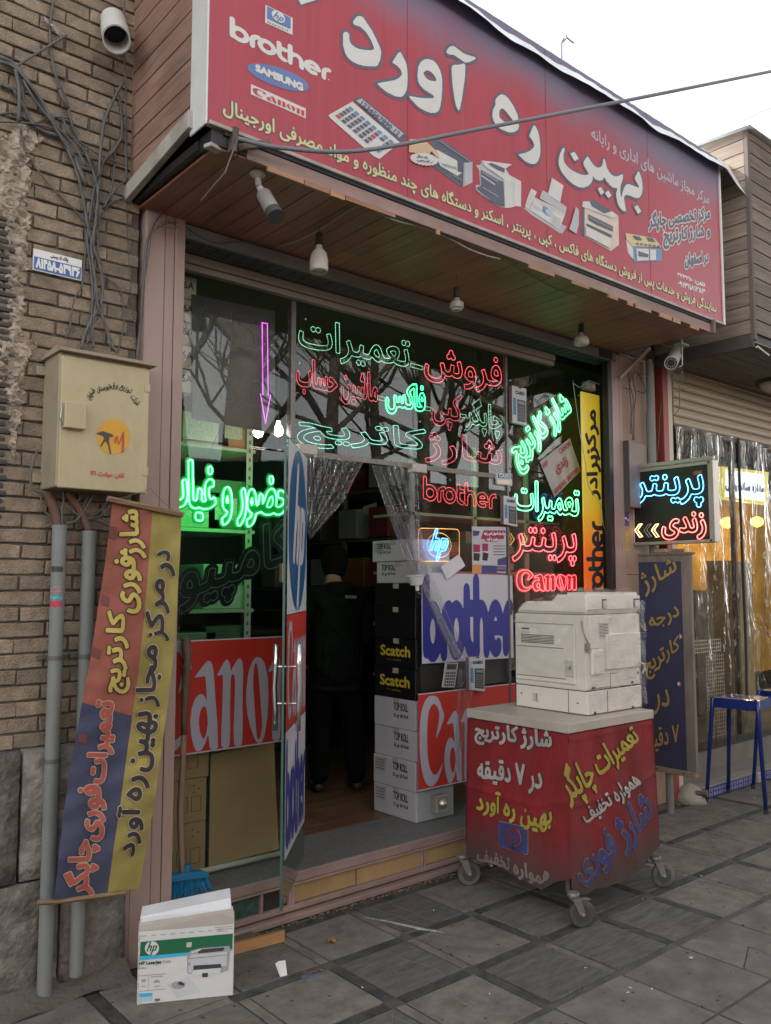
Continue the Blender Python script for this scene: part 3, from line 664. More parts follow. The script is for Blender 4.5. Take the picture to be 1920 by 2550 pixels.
# ---- canopy
cp = thing('shop_canopy', 'brown wooden plank canopy carrying the big red sign over the shop', 'canopy', (3.3, -.35, 3.18))
M_sof = wood('soffit_plank', (.33, .135, .09), (.24, .095, .065), 'y', .5, .10, dirt=.45)
k = 0; x = 1.47
while x < 5.03:
    boxo('soffit_plank', M_sof, cp, x, min(x+.094, 5.04), -.68+ru(-.003, .003), .0, 3.182+ru(-.001, .001), 3.195, .002); x += .0965
M_side = wood('side_plank', (.33, .2, .15), (.22, .13, .1), 'y', .6, .14, dirt=.3)
for k in range(11): boxo('side_plank', M_side, cp, 1.428, 1.442, -.575, .0, 3.29+k*.099, 3.29+k*.099+.094, .002)
M_alu = mat('canopy_edge_metal', (.38, .36, .32), .6, var=.25, dirt=.55, dirtcol=(.16, .13, .1), scale=9)
MB().prism([(1.40, .02, 3.19), (1.40, -.60, 3.275), (1.40, -.60, 3.345), (1.40, .02, 3.26)], (.028, 0, 0)).build('edge_beam', M_alu, cp, bevel=.002)
boxo('fascia_lip', M_pinkd, cp, 1.60, 5.06, -.695, -.683, 3.178, 3.235, .002)
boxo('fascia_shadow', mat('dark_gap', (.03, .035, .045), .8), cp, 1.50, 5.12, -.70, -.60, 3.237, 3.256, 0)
M_strp = wood('broken_strip', (.42, .22, .12), (.3, .15, .08), 'x', .6, .2)
for a, b in ((1.69, 1.86), (1.865, 1.99), (1.995, 2.07), (2.075, 2.35), (2.6, 2.62), (3.25, 3.45), (3.6, 3.75), (3.93, 4.02), (4.12, 4.17), (4.20, 4.36), (4.45, 4.58), (4.60, 4.68), (4.8, 4.9)):
    MB().obox(((a+b)/2, -.694+ru(-.004, .002), 3.168), ((1, 0, ru(-.01, .01)), (0, 1, 0), (0, 0, 1)), ((b-a)/2, .005, .011+ru(-.003, .003))).build('trim_strip', M_strp, cp)
boxo('soffit_frame', M_black, cp, 1.44, 5.1, -.6, .0, 3.20, 3.235, 0)
# broken bracket bits at the left end
M_rust = mat('rusty_steel', (.16, .12, .1), .7, metal=.4, var=.4, dirt=.5)
MB().obox((1.62, -.705, 3.235), ((.9, -.1, .42), (0, 1, 0), (-.42, 0, .9)), (.075, .012, .012)).build('steel_stub', M_rust, cp, bevel=.002)
MB().obox((1.535, -.70, 3.225), ((1, 0, 0), (0, 1, 0), (.1, 0, 1)), (.012, .02, .05)).build('steel_stub', M_rust, cp, bevel=.002)
MB().obox((1.50, -.66, 3.19), ((.8, .3, .1), (-.3, .9, 0), (0, 0, 1)), (.08, .02, .008)).build('bent_plate', M_alu, cp, bevel=.002)
boxo('fascia_end', M_black, cp, 1.45, 1.60, -.69, -.60, 3.19, 3.25, .003)
MB().obox((5.06, -.70, 3.215), ((1, 0, 0), (0, 1, 0), (0, 0, 1)), (.012, .02, .045)).build('steel_stub', M_rust, cp, bevel=.002)
# roof sheet above the sign (corrugated, buckled)
M_sheet = mat('bleached_roof_sheet', (.74, .79, .82), .45, var=.12, dirt=.3, dirtcol=(.4, .4, .38), spec=.5)
def rf(u, v):
    x = 1.25+4.27*u; e = (1-v)
    return (x, -.755+.13*v-(.010*math.sin(u*23)+.006*math.sin(u*57))*e, 4.292+.19*v+.003*math.sin(u*200)*(.3+v)+(.006*math.sin(u*9)+.004*math.sin(u*41)+.002*math.sin(u*83))*e-max(0, u-.93)*1.3*e)
MB().grid(rf, 260, 5).build('roof_sheet', M_sheet, cp, smooth=True)
MB().grid(lambda u, v: (1.25+4.27*u, -.625+.7*v, 4.480-.16*v+.005*math.sin(u*200)), 260, 3).build('roof_sheet', M_sheet, cp, smooth=True)
boxo('canopy_box', M_black, cp, 1.45, 5.18, -.56, .02, 3.27, 4.25, 0)
# brace at right
A = at(*[1440+610/3.456, 780+300/3.456], 1, -.10); B = at(1440+350/3.456, 780+560/3.456, 1, -.03)
MB().tube([A, B], .017, 4).build('corner_brace', M_pink, cp)
# ================================================================ THE BIG RED SIGN
SY = -.70
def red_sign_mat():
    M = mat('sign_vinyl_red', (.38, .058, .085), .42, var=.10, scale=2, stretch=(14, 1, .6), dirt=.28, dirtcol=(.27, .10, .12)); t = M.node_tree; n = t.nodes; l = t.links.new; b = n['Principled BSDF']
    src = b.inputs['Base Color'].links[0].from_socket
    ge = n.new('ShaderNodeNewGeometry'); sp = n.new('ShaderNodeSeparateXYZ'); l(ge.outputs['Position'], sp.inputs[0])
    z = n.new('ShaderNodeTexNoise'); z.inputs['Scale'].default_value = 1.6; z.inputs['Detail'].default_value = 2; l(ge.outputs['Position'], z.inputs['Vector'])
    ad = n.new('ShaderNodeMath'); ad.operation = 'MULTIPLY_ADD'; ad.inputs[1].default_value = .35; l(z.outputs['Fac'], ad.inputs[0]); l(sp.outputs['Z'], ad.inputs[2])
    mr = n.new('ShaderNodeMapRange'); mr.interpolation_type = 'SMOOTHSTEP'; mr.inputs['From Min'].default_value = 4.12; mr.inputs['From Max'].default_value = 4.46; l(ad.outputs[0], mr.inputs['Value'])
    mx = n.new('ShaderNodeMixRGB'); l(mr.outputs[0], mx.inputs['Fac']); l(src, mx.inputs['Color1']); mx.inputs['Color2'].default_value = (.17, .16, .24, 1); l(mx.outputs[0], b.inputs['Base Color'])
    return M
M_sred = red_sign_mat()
sg = thing('shop_sign', 'huge red sign board with white and yellow Persian lettering above the shop', 'sign', (3.3, SY, 3.26))
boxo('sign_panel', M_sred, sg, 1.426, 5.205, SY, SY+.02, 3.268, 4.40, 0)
boxo('frame_edge', mat('frame_white', (.6, .62, .6), .4, dirt=.3), sg, 5.205, 5.222, SY-.01, -.56, 3.255, 4.38, .002)
boxo('frame_edge', M_alu, sg, 1.43, 5.205, SY-.012, SY+.02, 3.252, 3.2675, .002)
MB().box(1.418, 1.4255, SY-.004, -.575, 3.252, 4.40).build('frame_edge', mat('frame_silver', (.62, .64, .63), .4, var=.05, dirt=.15), sg, bevel=.002)
M_swhite = mat('sign_white', (.60, .60, .58), .45, var=.05); M_sdk = mat('sign_slate', (.11, .12, .17), .5, var=.05); M_syel = mat('sign_yellow', (.60, .56, .27), .45, var=.05)
M_sblue = mat('sign_blue', (.12, .19, .40), .45, var=.05); M_sred2 = mat('sign_logo_red', (.5, .05, .07), .5, var=0)
def Z2(p): return zoomq(p, 500, 0, 2.603)
def Z3(p): return zoomq(p, 1100, 0, 2.0317)
def Z1(p): return zoomq(p, 1360, 320, 5.95)
big = [
 (Z2([(985,140),(1010,108),(1045,110),(1075,150),(1110,205),(1145,275),(1165,330),(1165,370),(1155,405),(1140,430),(1100,432),(1050,428),(1000,412),(960,385),(935,350),(920,300),(918,260),(922,215),(945,210),(960,225),(960,260),(975,290),(1010,315),(1060,326),(1118,325),(1112,290),(1095,250),(1065,205),(1030,175),(990,162)]), None),
 (Z2([(1285,338),(1310,370),(1330,420),(1337,480),(1337,540),(1330,590),(1310,622),(1285,632),(1240,620),(1190,590),(1142,547),(1160,540),(1220,530),(1270,515),(1298,490),(1300,475),(1290,450),(1265,425),(1238,408),(1255,380)]), None),
 (Z2([(1345,625),(1400,634),(1470,640),(1510,635),(1500,618),(1470,600),(1430,570),(1405,530),(1402,470),(1412,420),(1440,390),(1475,385),(1510,400),(1540,440),(1560,500),(1562,570),(1558,630),(1550,690),(1535,725),(1500,735),(1460,725),(1400,690)]), Z2([(1440,480),(1455,460),(1480,462),(1510,490),(1525,525),(1500,528),(1465,515)])),
 (Z3([(50,335),(80,330),(110,323),(118,345),(112,420),(100,500),(90,550),(80,558),(65,520),(55,450),(48,390)]), None),
 (Z3([(20,265),(35,240),(60,235),(85,255),(115,275),(165,290),(168,300),(150,310),(120,320),(90,300),(60,280),(35,278)]), None),
 (Z3([(300,478),(325,490),(355,530),(380,580),(388,630),(380,660),(350,672),(310,662),(275,638),(255,600),(255,560),(270,530),(268,510),(280,490)]), Z3([(293,600),(287,575),(295,552),(312,555),(340,588),(365,625),(350,632),(320,622)])),
 (Z3([(465,635),(485,670),(495,730),(495,780),(485,815),(465,832),(430,825),(400,800),(385,782),(420,775),(450,760),(465,740),(455,710),(440,690),(450,662)]), None),
 (Z1([(250,290),(268,310),(250,370),(245,430),(258,500),(300,560),(360,615),(440,660),(520,690),(590,695),(620,680),(600,640),(565,580),(540,515),(570,460),(600,420),(625,440),(660,500),(710,560),(765,585),(805,570),(830,520),(835,460),(855,455),(872,500),(890,580),(920,640),(960,690),(1020,715),(1070,705),(1105,680),(1130,695),(1125,760),(1095,850),(1088,940),(1105,1035),(1120,960),(1150,870),(1200,825),(1260,845),(1330,870),(1365,885),(1350,830),(1320,780),(1302,740),(1330,680),(1355,638),(1385,680),(1410,770),(1420,860),(1415,950),(1390,1010),(1350,1038),(1290,1025),(1220,995),(1170,990),(1145,1020),(1150,1090),(1165,1160),(1172,1210),(1155,1232),(1110,1210),(1060,1140),(1035,1050),(1028,960),(1045,890),(1000,888),(940,850),(880,780),(855,725),(845,745),(820,772),(780,778),(735,765),(700,735),(683,700),(680,760),(650,820),(590,870),(530,882),(450,865),(360,810),(280,730),(215,640),(180,550),(175,470),(195,380),(225,310)]), None),
]
diam = [Z1([(345,375),(410,348),(475,455),(412,490)]), Z1([(752,898),(800,870),(853,950),(803,990)]), Z1([(860,960),(908,918),(962,1002),(912,1036)]), Z1([(1290,1165),(1345,1138),(1400,1238),(1350,1270)])]
def sign_shape(polys, lev_out, mfill, mout, parent, ax=1, val=SY, off=(0, -.0015, 0), cell=.006, sm=3):
    L_ = []
    for q, h in polys:
        P = np.array(smooth_pts(q, sm) if sm else q); P = np.array([at(a[0], a[1], ax, val)[[0, 2]] for a in P]); P = P if area(P) > 0 else P[::-1]; L_.append(P)
        if h is not None:
            H_ = np.array([at(a[0], a[1], ax, val)[[0, 2]] for a in smooth_pts(h, 3)]); H_ = H_ if area(H_) < 0 else H_[::-1]; L_.append(H_)
    A = np.vstack(L_); lo, hi = A.min(0), A.max(0); n = [(q-lo)/(hi-lo) for q in L_]
    C = [(lo[0], val, hi[1]), (hi[0], val, hi[1]), (hi[0], val, lo[1]), (lo[0], val, lo[1])]
    S = Shape(n, C, off, cell, pad=lev_out)
    mb = MB(); S.fill(mb, lev_out, 1., 1); S.fill(mb, 1e-6, 2., 0); return mb.build('lettering', [mfill, mout], parent)
for k, (q, h) in enumerate(big): sign_shape([(q, h)], .013, M_swhite, M_sdk, sg, off=(0, -.0015-.0001*k, 0))
for k, q in enumerate(diam): sign_shape([(q, None)], .011, M_swhite, M_sdk, sg, sm=0, off=(0, -.0015-.0001*(k+8), 0))
print_poly([Z2([(600, -30), (640, 45), (800, -5), (830, -40)])], 1, SY, M_sdk, sg, off=(0, -.001, 0)); print_poly([Z2([(618, -30), (648, 32), (790, -12), (800, -40)])], 1, SY, M_swhite, sg, off=(0, -.002, 0))
def sq(p, conv): return quad(conv(p), 1, SY)
xa, xb = 1.49, 5.115
print_text('نمایندگی فروش و خدمات پس از فروش دستگاه های فاکس ، کپی ، پرینتر ، اسکنر و دستگاه های چند منظوره و مواد مصرفی اورجینال', [(xa, SY, 3.385), (xb, SY, 3.385), (xb, SY, 3.30), (xa, SY, 3.30)], M_syel, sg, bold=.0016, out=.0032, outm=M_sdk, res=.0036)
print_text('مرکز مجاز ماشین های اداری و رایانه', [(3.80, SY, 4.11), (5.08, SY, 4.11), (5.07, SY, 4.02), (3.80, SY, 4.02)], mat('sign_faint', (.42, .42, .46), .5), sg, bold=.0018, res=.0035)
ZL = lambda p: zoomq(p, 1600, 350, 4.425)
for s, q, bd, ot in (('مرکز تخصصی چاپگر', [(70,795),(740,715),(740,900),(70,1010)], .005, .008), ('و شارژ کارتریج', [(228,970),(740,935),(740,1095),(228,1195)], .005, .008), ('در اصفهان', [(465,1255),(722,1222),(722,1365),(465,1408)], .005, .008)):
    print_text(s, sq(q, ZL), M_sdk, sg, bold=bd, out=ot, outm=M_swhite, res=.0035)
print_text('تلفن: ۲۲۳۲۱۱۰', sq([(385,1455),(685,1572),(685,1622),(385,1502)], ZL), M_swhite, sg, bold=.003, res=.003)
print_text('۰۹۱۳۱۱۸۱۲۵۳', sq([(390,1545),(685,1642),(685,1692),(390,1597)], ZL), M_swhite, sg, bold=.003, res=.003)
# brand marks on the sign
print_poly([Z2([(418,32),(595,118),(593,228),(415,148)])], 1, SY, M_swhite, sg, 'logo'); print_poly([Z2([(428,42),(580,115),(580,190),(428,122)])], 1, SY, M_sblue, sg, 'logo', (0, -.0025, 0))
print_poly([Z2([(500+44*math.cos(t)*1., 110+44*math.cos(t)*.45-36*math.sin(t)) for t in np.linspace(0, 2*math.pi, 20, endpoint=False)])], 1, SY, M_swhite, sg, 'logo', (0, -.0035, 0))
print_text('', sq([(470,68),(538,100),(530,170),(462,135)], Z2), M_sblue, sg, 'logo', (0, -.005, 0), loops=HPW, res=.002)
print_text('invent', sq([(430,132),(572,195),(572,212),(430,150)], Z2), M_sdk, sg, off=(0, -.003, 0), fa=False, res=.002)
print_text('', sq([(188,105),(843,415),(843,535),(188,243)], Z2), M_swhite, sg, 'logo', loops=BROTHER, bold=.002, res=.0035)
el = np.array([(.5+.5*math.cos(t), .5+.5*math.sin(t)) for t in np.linspace(0, 2*math.pi, 40, endpoint=False)])
print_text('', sq([(300,375),(700,500),(700,630),(300,502)], Z2), M_sblue, sg, 'logo', loops=[el]); print_text('SAMSUNG', sq([(355,420),(657,546),(657,590),(355,462)], Z2), M_swhite, sg, off=(0, -.003, 0), bold=.003, fa=False, res=.003)
print_poly([Z2([(323,545),(680,705),(678,768),(323,612)])], 1, SY, M_swhite, sg, 'logo')
print_text('', sq([(335,562),(670,712),(668,755),(335,608)], Z2), M_sred2, sg, 'logo', (0, -.003, 0), loops=CANON, res=.003)
print_text('®', sq([(815,508),(843,518),(843,530),(815,520)], Z2), M_swhite, sg, fa=False, res=.002)
# printed pictures of machines
G = lambda n, c: mat('print_'+n, c, .45, var=.08, scale=12)
pg, pd_, pl_, pb, pt = G('grey', (.42, .44, .46)), G('dark', (.10, .11, .16)), G('light', (.58, .58, .56)), G('blue', (.12, .25, .45)), G('tan', (.55, .40, .26))
def pic(items):
    for k, (m_, q) in enumerate(items): print_poly([q], 1, SY, m_, sg, 'picture', (0, -.0012-.0011*k, 0))
pic([(pd_, Z2([(990,650),(1032,622),(1342,880),(1290,935)])), (pl_, Z2([(825,748),(980,660),(1290,925),(1155,1032),(1120,1015),(835,765)])), (pg, Z2([(1005,655),(1038,640),(1312,868),(1280,895)]))])
print_text('1234567890 12', sq([(1045,655),(1290,862),(1272,885),(1027,680)], Z2), M_sdk, sg, off=(0, -.006, 0), bold=.001, fa=False, res=.0025)
for r in range(5):
    for c in range(8):
        cx = 905+r*-0+c*42+r*-12+(r*0); cy = 0
        u = (c+.6)/8.2; v = (r+.6)/5.4
        a = np.array([960, 680])*(1-u)+np.array([1265, 930])*u; b = np.array([850, 750])*(1-u)+np.array([1150, 1010])*u; p = a*(1-v)+b*v
        e1 = np.array([305, 250])/8.2*.34; e2 = np.array([-112, 75])/5.4*.34
        if c == 6 and r > 1: continue
        M_k = pb if (r == 0 or (c == 7 and r > 1)) else (M_sred2 if (c == 5 and r == 2) or (c == 0 and r == 4) else pd_)
        print_poly([Z2([p-e1-e2, p+e1-e2, p+e1+e2, p-e1+e2])], 1, SY, M_k, sg, 'calculator_key', (0, -.005, 0))
ZP = lambda p: zoomq(p, 1000, 330, 5.206)
pic([(pd_, ZP([(390,110),(430,78),(500,90),(700,210),(915,380),(915,650),(790,710),(700,660),(400,440)])), (pg, ZP([(800,400),(915,380),(915,650),(790,710)])), (pl_, ZP([(400,240),(460,230),(715,370),(720,510),(780,525),(715,565),(500,440)])), (G('green', (.25, .38, .3)), ZP([(510,400),(700,450),(712,490),(520,430)])), (pt, ZP([(95,90),(280,95),(370,180),(460,260),(480,340),(440,320),(380,250),(330,300),(250,280),(85,260)]))])
st = []
for k in range(48):
    r_ = 1. if k % 2 else .86; a = 2*math.pi*k/48; st.append((280+195*math.cos(a)*r_, 355+85*math.sin(a)*r_+20*math.cos(a)))
print_poly([ZP(st)], 1, SY, pl_, sg, 'picture', (0, -.008, 0)); print_text('یک سال', sq([(180,295),(320,315),(320,355),(180,338)], ZP), M_sdk, sg, off=(0, -.010, 0), bold=.001, res=.002)
print_text('گارانتی', sq([(180,350),(345,375),(345,405),(180,380)], ZP), M_sdk, sg, off=(0, -.010, 0), bold=.001, res=.002); print_poly([ZP([(352,385),(372,400),(405,362),(372,415)])], 1, SY, M_sred2, sg, 'picture', (0, -.010, 0))
pic([(pg, ZP([(960,425),(1020,420),(1035,365),(1150,380),(1330,610),(1335,980),(1160,920),(960,740),(960,680),(1015,680),(1000,480)])), (pl_, ZP([(1325,600),(1390,550),(1545,635),(1545,965),(1480,955),(1420,975),(1335,980)])), (pl_, ZP([(1035,365),(1200,385),(1425,415),(1340,470),(1390,550),(1325,610),(1060,430)])), (pd_, ZP([(1105,410),(1160,398),(1330,470),(1325,525),(1240,490)])), (pd_, ZP([(1020,490),(1250,620),(1310,640),(1325,960),(1165,915),(965,720),(1030,690)])), (pl_, ZP([(1015,550),(1195,670),(1200,690),(1020,570)]))])
ZQ = lambda p: zoomq(p, 1280, 430, 4.165)
pic([(pg, ZQ([(100,370),(165,330),(500,540),(545,560),(500,630),(470,625),(180,440)])), (pl_, ZQ([(175,165),(235,200),(150,380),(110,350),(140,250)])), (pl_, ZQ([(205,255),(530,420),(465,590),(160,390)])), (pg, ZQ([(270,230),(290,185),(345,215),(385,55),(505,135),(470,310),(540,360),(525,430),(260,270)])), (pl_, ZQ([(385,57),(505,135),(470,310),(350,235)])), (pb, ZQ([(295,345),(345,370),(330,430),(285,400)])), (pg, ZQ([(560,590),(585,520),(630,355),(660,390),(660,540),(635,638)]))])
for k in range(20): print_poly([ZQ([(400+(k % 5)*17+(k//5)*-4, 440+(k//5)*22+(k % 5)*9), (411+(k % 5)*17+(k//5)*-4, 446+(k//5)*22+(k % 5)*9), (408+(k % 5)*17+(k//5)*-4, 456+(k//5)*22+(k % 5)*9), (397+(k % 5)*17+(k//5)*-4, 450+(k//5)*22+(k % 5)*9)])], 1, SY, pg, sg, 'picture', (0, -.006, 0))
cr_ = G('cream', (.60, .52, .44))
pic([(pd_, ZQ([(700,370),(730,390),(725,660),(695,640)])), (cr_, ZQ([(730,345),(850,400),(1080,455),(1085,750),(1000,815),(725,660)])), (pl_, ZQ([(710,300),(800,300),(1010,400),(1075,450),(1000,470),(700,355)])), (pd_, ZQ([(775,290),(825,288),(1010,400),(930,425),(800,350)])), (pd_, ZQ([(765,435),(1020,560),(1020,610),(850,540),(765,490)])), (pd_, ZQ([(745,530),(1010,650),(1000,675),(740,545)])), (pl_, ZQ([(732,560),(990,690),(985,790),(728,650)]))])
pic([(pl_, ZQ([(1160,690),(1235,760),(1240,905),(1180,830)])), (pb, ZQ([(1232,765),(1528,790),(1528,915),(1240,928)])), (G('gold', (.6, .5, .3)), ZQ([(1152,628),(1450,680),(1525,775),(1225,765),(1160,690)])), (pl_, ZQ([(1262,788),(1395,795),(1395,910),(1268,918)])), (pl_, ZQ([(1402,798),(1465,802),(1465,908),(1402,912)])), (pd_, ZQ([(1280,815),(1385,850),(1385,880),(1285,870)]))])

def pline(conv, m_, pts, w_=2.2, k=.009):
    for a, b in zip(pts[:-1], pts[1:]):
        a, b = np.array(a, float), np.array(b, float); d = (b-a)/np.hypot(*(b-a)); nn = np.array([-d[1], d[0]])*w_
        print_poly([conv([a-nn, b-nn, b+nn, a+nn])], 1, SY, m_, sg, 'picture', (0, -k, 0))
for pts in ([(1050,430),(1280,590)], [(1025,520),(1240,650)], [(1040,720),(1240,840)], [(975,760),(1130,880)]): pline(ZP, pl_, pts, 2.5)
for pts in ([(1340,640),(1540,700)], [(1440,600),(1442,960)]): pline(ZP, pg, pts, 2)
for pts in ([(470,110),(880,390)], [(650,560),(790,640)], [(795,420),(795,690)]): pline(ZP, mat('print_sheen', (.26, .28, .34), .45, var=0), pts, 4)
for pts in ([(205,270),(500,440)], [(190,330),(270,385)], [(185,350),(262,402)], [(120,330),(190,210)]): pline(ZQ, pg, pts, 2)
for pts in ([(735,670),(730,560)], [(860,620),(858,730)], [(1020,480),(1075,460)], [(735,370),(1010,470)], [(770,470),(1015,590)]): pline(ZQ, pg, pts, 1.8)
print_poly([ZQ([(352+38*math.cos(t), 415+34*math.sin(t)+10*math.cos(t)) for t in np.linspace(0, 6.28, 20, endpoint=False)])], 1, SY, mat('print_pale_dial', (.4, .44, .58), .5), sg, 'picture', (0, -.008, 0))
for r in range(4):
    for c in range(3): print_poly([ZQ([(600+c*14+r*-2, 505+r*16), (609+c*14+r*-2, 507+r*16), (608+c*14+r*-2, 515+r*16), (599+c*14+r*-2, 513+r*16)])], 1, SY, pd_, sg, 'picture', (0, -.007, 0))
for k in range(6): print_poly([ZQ([(1255+k*44, 730+k*5), (1280+k*44, 733+k*5), (1280+k*44, 750+k*5), (1255+k*44, 748+k*5)])], 1, SY, pd_, sg, 'picture', (0, -.008, 0))
for k in range(2): print_poly([ZQ([(1220+k*140, 655+k*18), (1290+k*140, 665+k*18), (1320+k*140, 705+k*18), (1255+k*140, 695+k*18)])], 1, SY, pd_, sg, 'picture', (0, -.008, 0))
# seams between the vinyl lengths
for x in (2.42, 3.40, 4.36): boxo('vinyl_seam', mat('seam_shadow', (.25, .03, .05), .5), sg, x, x+.003, SY-.0009, SY-.0004, 3.27, 4.395, 0)

# ================================================================ NEON AND LED SIGNS
E_g = glow('led_green', (.03, 1., .2), 4.); E_gw = glow('led_mint', (.35, 1., .6), 1.15); E_r = glow('led_red', (1., .09, .11), 2.6); E_rr = glow('led_red_dim', (1., .12, .17), 1.5)
E_c = glow('led_cyan', (.10, .48, 1.), 3.2); E_o = glow('led_orange', (1., .45, .1), 1.6); E_m = glow('led_magenta', (.85, .12, .95), 1.6); E_mint2 = glow('led_aqua', (.25, 1., .75), 1.5)
M_off = mat('unlit_led', (.42, .44, .42), .5, var=0); M_acr = mat('black_acrylic', (.012, .014, .014), .25, var=0)
E_gc = glow('tube_green_core', (.12, 1., .30), 3.2)
def led(label, cat, s, corners, m_, kind='dots', lev=.004, r=.0026, sp=.0085, plate=None, fa=True, loops=None, group=None, off=(0, .0, 0), res=None, name='led_sign', parent=None, pm=None):
    S = Shape(loops or glyph_loops(s, fa), corners, off, res or .0045, pad=max(lev, plate or 0)+.002)
    base = np.array(corners).min(0) if parent is None else None
    t = parent or thing(name, label, cat, tuple(float(v) for v in (sum(np.array(c) for c in corners)/4)), group)
    mb = MB()
    if kind == 'dots': beads(mb, S.outline3(lev, sp), r)
    else:
        for q in S.outline3(lev, .012): mb.tube([tuple(p) for p in q], r, 6, closed=True)
    mb.build('led_outline', m_, t)
    if plate:
        nrm = np.cross(S.C[1]-S.C[0], S.C[3]-S.C[0]); nrm = nrm/np.linalg.norm(nrm)
        if nrm@(CAM-S.C[0]) > 0: nrm = -nrm
        S.off = nrm*.008; m2 = MB(); S.fill(m2, plate, 1., 0, thick=nrm*.003); m2.build('backing_plate', pm or M_acr, t)
    return t
NY = GY-.006        # outside faces; NI is just behind the glass
NI = GY+.03
Z5 = lambda p: quad(zoomq(p, 400, 700, 2.603), 1, NI)
R4 = lambda p: quad(zoomq(p, 1020, 800, 4.253), 1, NI)
R5 = lambda p: quad(zoomq(p, 1200, 950, 4.021), 1, NI)
Z6 = lambda p: quad(zoomq(p, 960, 800, 2.765), 1, NI)
led('mint green dotted word on the top row of the transom window', 'led sign', 'تعمیرات', Z5([(898,224),(1612,367),(1612,617),(898,475)]), E_gw)
led('red dotted word at the right end of the top row of the transom window', 'led sign', 'فروش', R4([(160,232),(968,400),(968,794),(160,620)]), E_r)
led('red dotted two-word line in the middle row of the transom window', 'led sign', 'ماشین حساب', Z5([(885,490),(1405,604),(1405,838),(885,724)]), E_rr, r=.0022, sp=.007)
led('bright green glowing word in the middle row of the transom window', 'led sign', 'فاکس', Z6([(5,396),(270,449),(270,678),(5,625)]), E_g, kind='tube', r=.003)
led('red dotted word in the middle row between two small dashes', 'led sign', 'کپی', R4([(240,727),(545,788),(545,1175),(240,1114)]), E_rr, r=.0022, sp=.007)
led('mint dotted word at the right end of the middle row', 'led sign', 'چاپگر', R4([(600,801),(975,876),(975,1248),(600,1173)]), E_gw, r=.0022, sp=.007)
led('aqua dotted word stretched wide on the bottom row of the transom window', 'led sign', 'کاتریج', Z5([(890,860),(1716,965),(1716,1165),(890,1060)]), E_mint2)
led('red dotted word at the right end of the bottom row above the transom clamp', 'led sign', 'شارژ', R4([(168,1150),(972,1265),(972,1600),(168,1485)]), E_rr)
rect = [np.array([(0, 0), (1, 0), (1, 1), (0, 1.)])]
led('long mint dash joining the two words of the top row', 'led sign', '', R4([(10,443),(140,478),(140,516),(10,482)]), E_gw, loops=rect, lev=1e-4, r=.002, sp=.007)
led('short mint dash beside the bright green word', 'led sign', '', R4([(160,900),(225,915),(225,952),(157,938)]), E_gw, loops=rect, lev=1e-4, r=.002, sp=.007)
led('short mint dash between the middle-row red and mint words', 'led sign', '', R4([(537,980),(600,993),(600,1028),(535,1014)]), E_gw, loops=rect, lev=1e-4, r=.002, sp=.007)
led('short mint dash after the red two-word line', 'led sign', '', Z5([(1407,742),(1454,755),(1454,780),(1407,765)]), E_gw, loops=rect, lev=1e-4, r=.002, sp=.007)
led('red dotted outline word mark in Latin letters under the transom', 'led sign', '', R4([(145,1638),(915,1757),(915,1992),(145,1895)]), E_r, loops=BROTHER, lev=1e-4, r=.0024)
led('green neon words slanting steeply up the right window', 'led sign', 'شارژ کارتریج', R5([(262,590),(805,85),(950,400),(400,950)]), E_gc, kind='tube', r=.0032, plate=.022, pm=mat('dark_clear_acrylic', (.015, .12, .04), .3))
led('green neon word level on the right window below the white paper sheet', 'led sign', 'تعمیرات', R5([(330,975),(970,1055),(970,1440),(330,1365)]), E_gc, kind='tube', r=.0035)
led('red neon word low on the right window above the Latin neon', 'led sign', 'پرینتر', R5([(310,1455),(945,1490),(945,1845),(310,1830)]), E_r, kind='tube', r=.003, plate=.02)
led('red neon Latin word mark just above the wrapped copier', 'led sign', '', R5([(350,1888),(945,1905),(945,2085),(350,2100)]), E_r, kind='tube', loops=CANON, lev=.002, r=.0024, plate=.012, pm=mat('red_acrylic', (.35, .015, .02), .3))
# big green neon and the unlit sign on the left window
NL = GY+.06
L3 = lambda p: quad(zoomq(p, 420, 1150, 4.628), 1, NL)
led('large bright green neon words across the left window', 'led sign', 'حضور و غیاب', quad(zoomq([(20,1150),(832,1222),(832,1605),(20,1545)], 400, 700, 2.603), 1, NL), E_gc, kind='tube', r=.0038, plate=.020, lev=.006, pm=mat('green_glow_acrylic', (.01, .30, .07), .3))  # backing plate coloured green to carry the neon's glow
led('unlit white dotted word on a dark board sloping up the left window', 'led sign', 'کامپیوتر', L3([(-330,1200),(1420,640),(1420,1340),(-330,1960)]), M_off, plate=.028, sp=.0105, r=.0030, lev=.008)
dp = thing('led_sign', 'dark board with a faint unlit dotted lettering in the top left window', 'led sign', (2.05, GY+.05, 2.3))
q = quad(zoomq([(205,85),(740,195),(740,990),(205,890)], 400, 700, 2.603), 1, GY+.05)
MB().prism(q, (0, .006, 0)).build('backing_plate', mat('smoked_board', (.035, .03, .028), .3, var=.2), dp)
led('', '', 'شارژ', quad(zoomq([(240,150),(640,235),(640,520),(240,440)], 400, 700, 2.603), 1, GY+.045), M_off, parent=dp, r=.0018, sp=.011)
led('', '', 'کارتریج', quad(zoomq([(240,560),(640,640),(640,900),(240,850)], 400, 700, 2.603), 1, GY+.045), M_off, parent=dp, r=.0018, sp=.011)
aw = [np.array([(0, 0), (.5, -.01), (1, 0)])]
ar = thing('led_sign', 'tall magenta dotted arrow pointing down in the left window', 'led sign', (2.25, GY+.03, 2.4))
P = [at(x, y, 1, GY+.035) for x, y in zoomq([(658,270),(692,276),(697,738),(712,741),(680,922),(648,733),(663,735)], 400, 700, 2.603)]
lp = []
for a, b in zip(P, P[1:]+P[:1]):
    n = max(1, int(np.linalg.norm(b-a)/.0085)); lp += [a+(b-a)*k/n for k in range(n)]
beads(MB(), [lp], .0036).build('led_outline', E_m, ar)
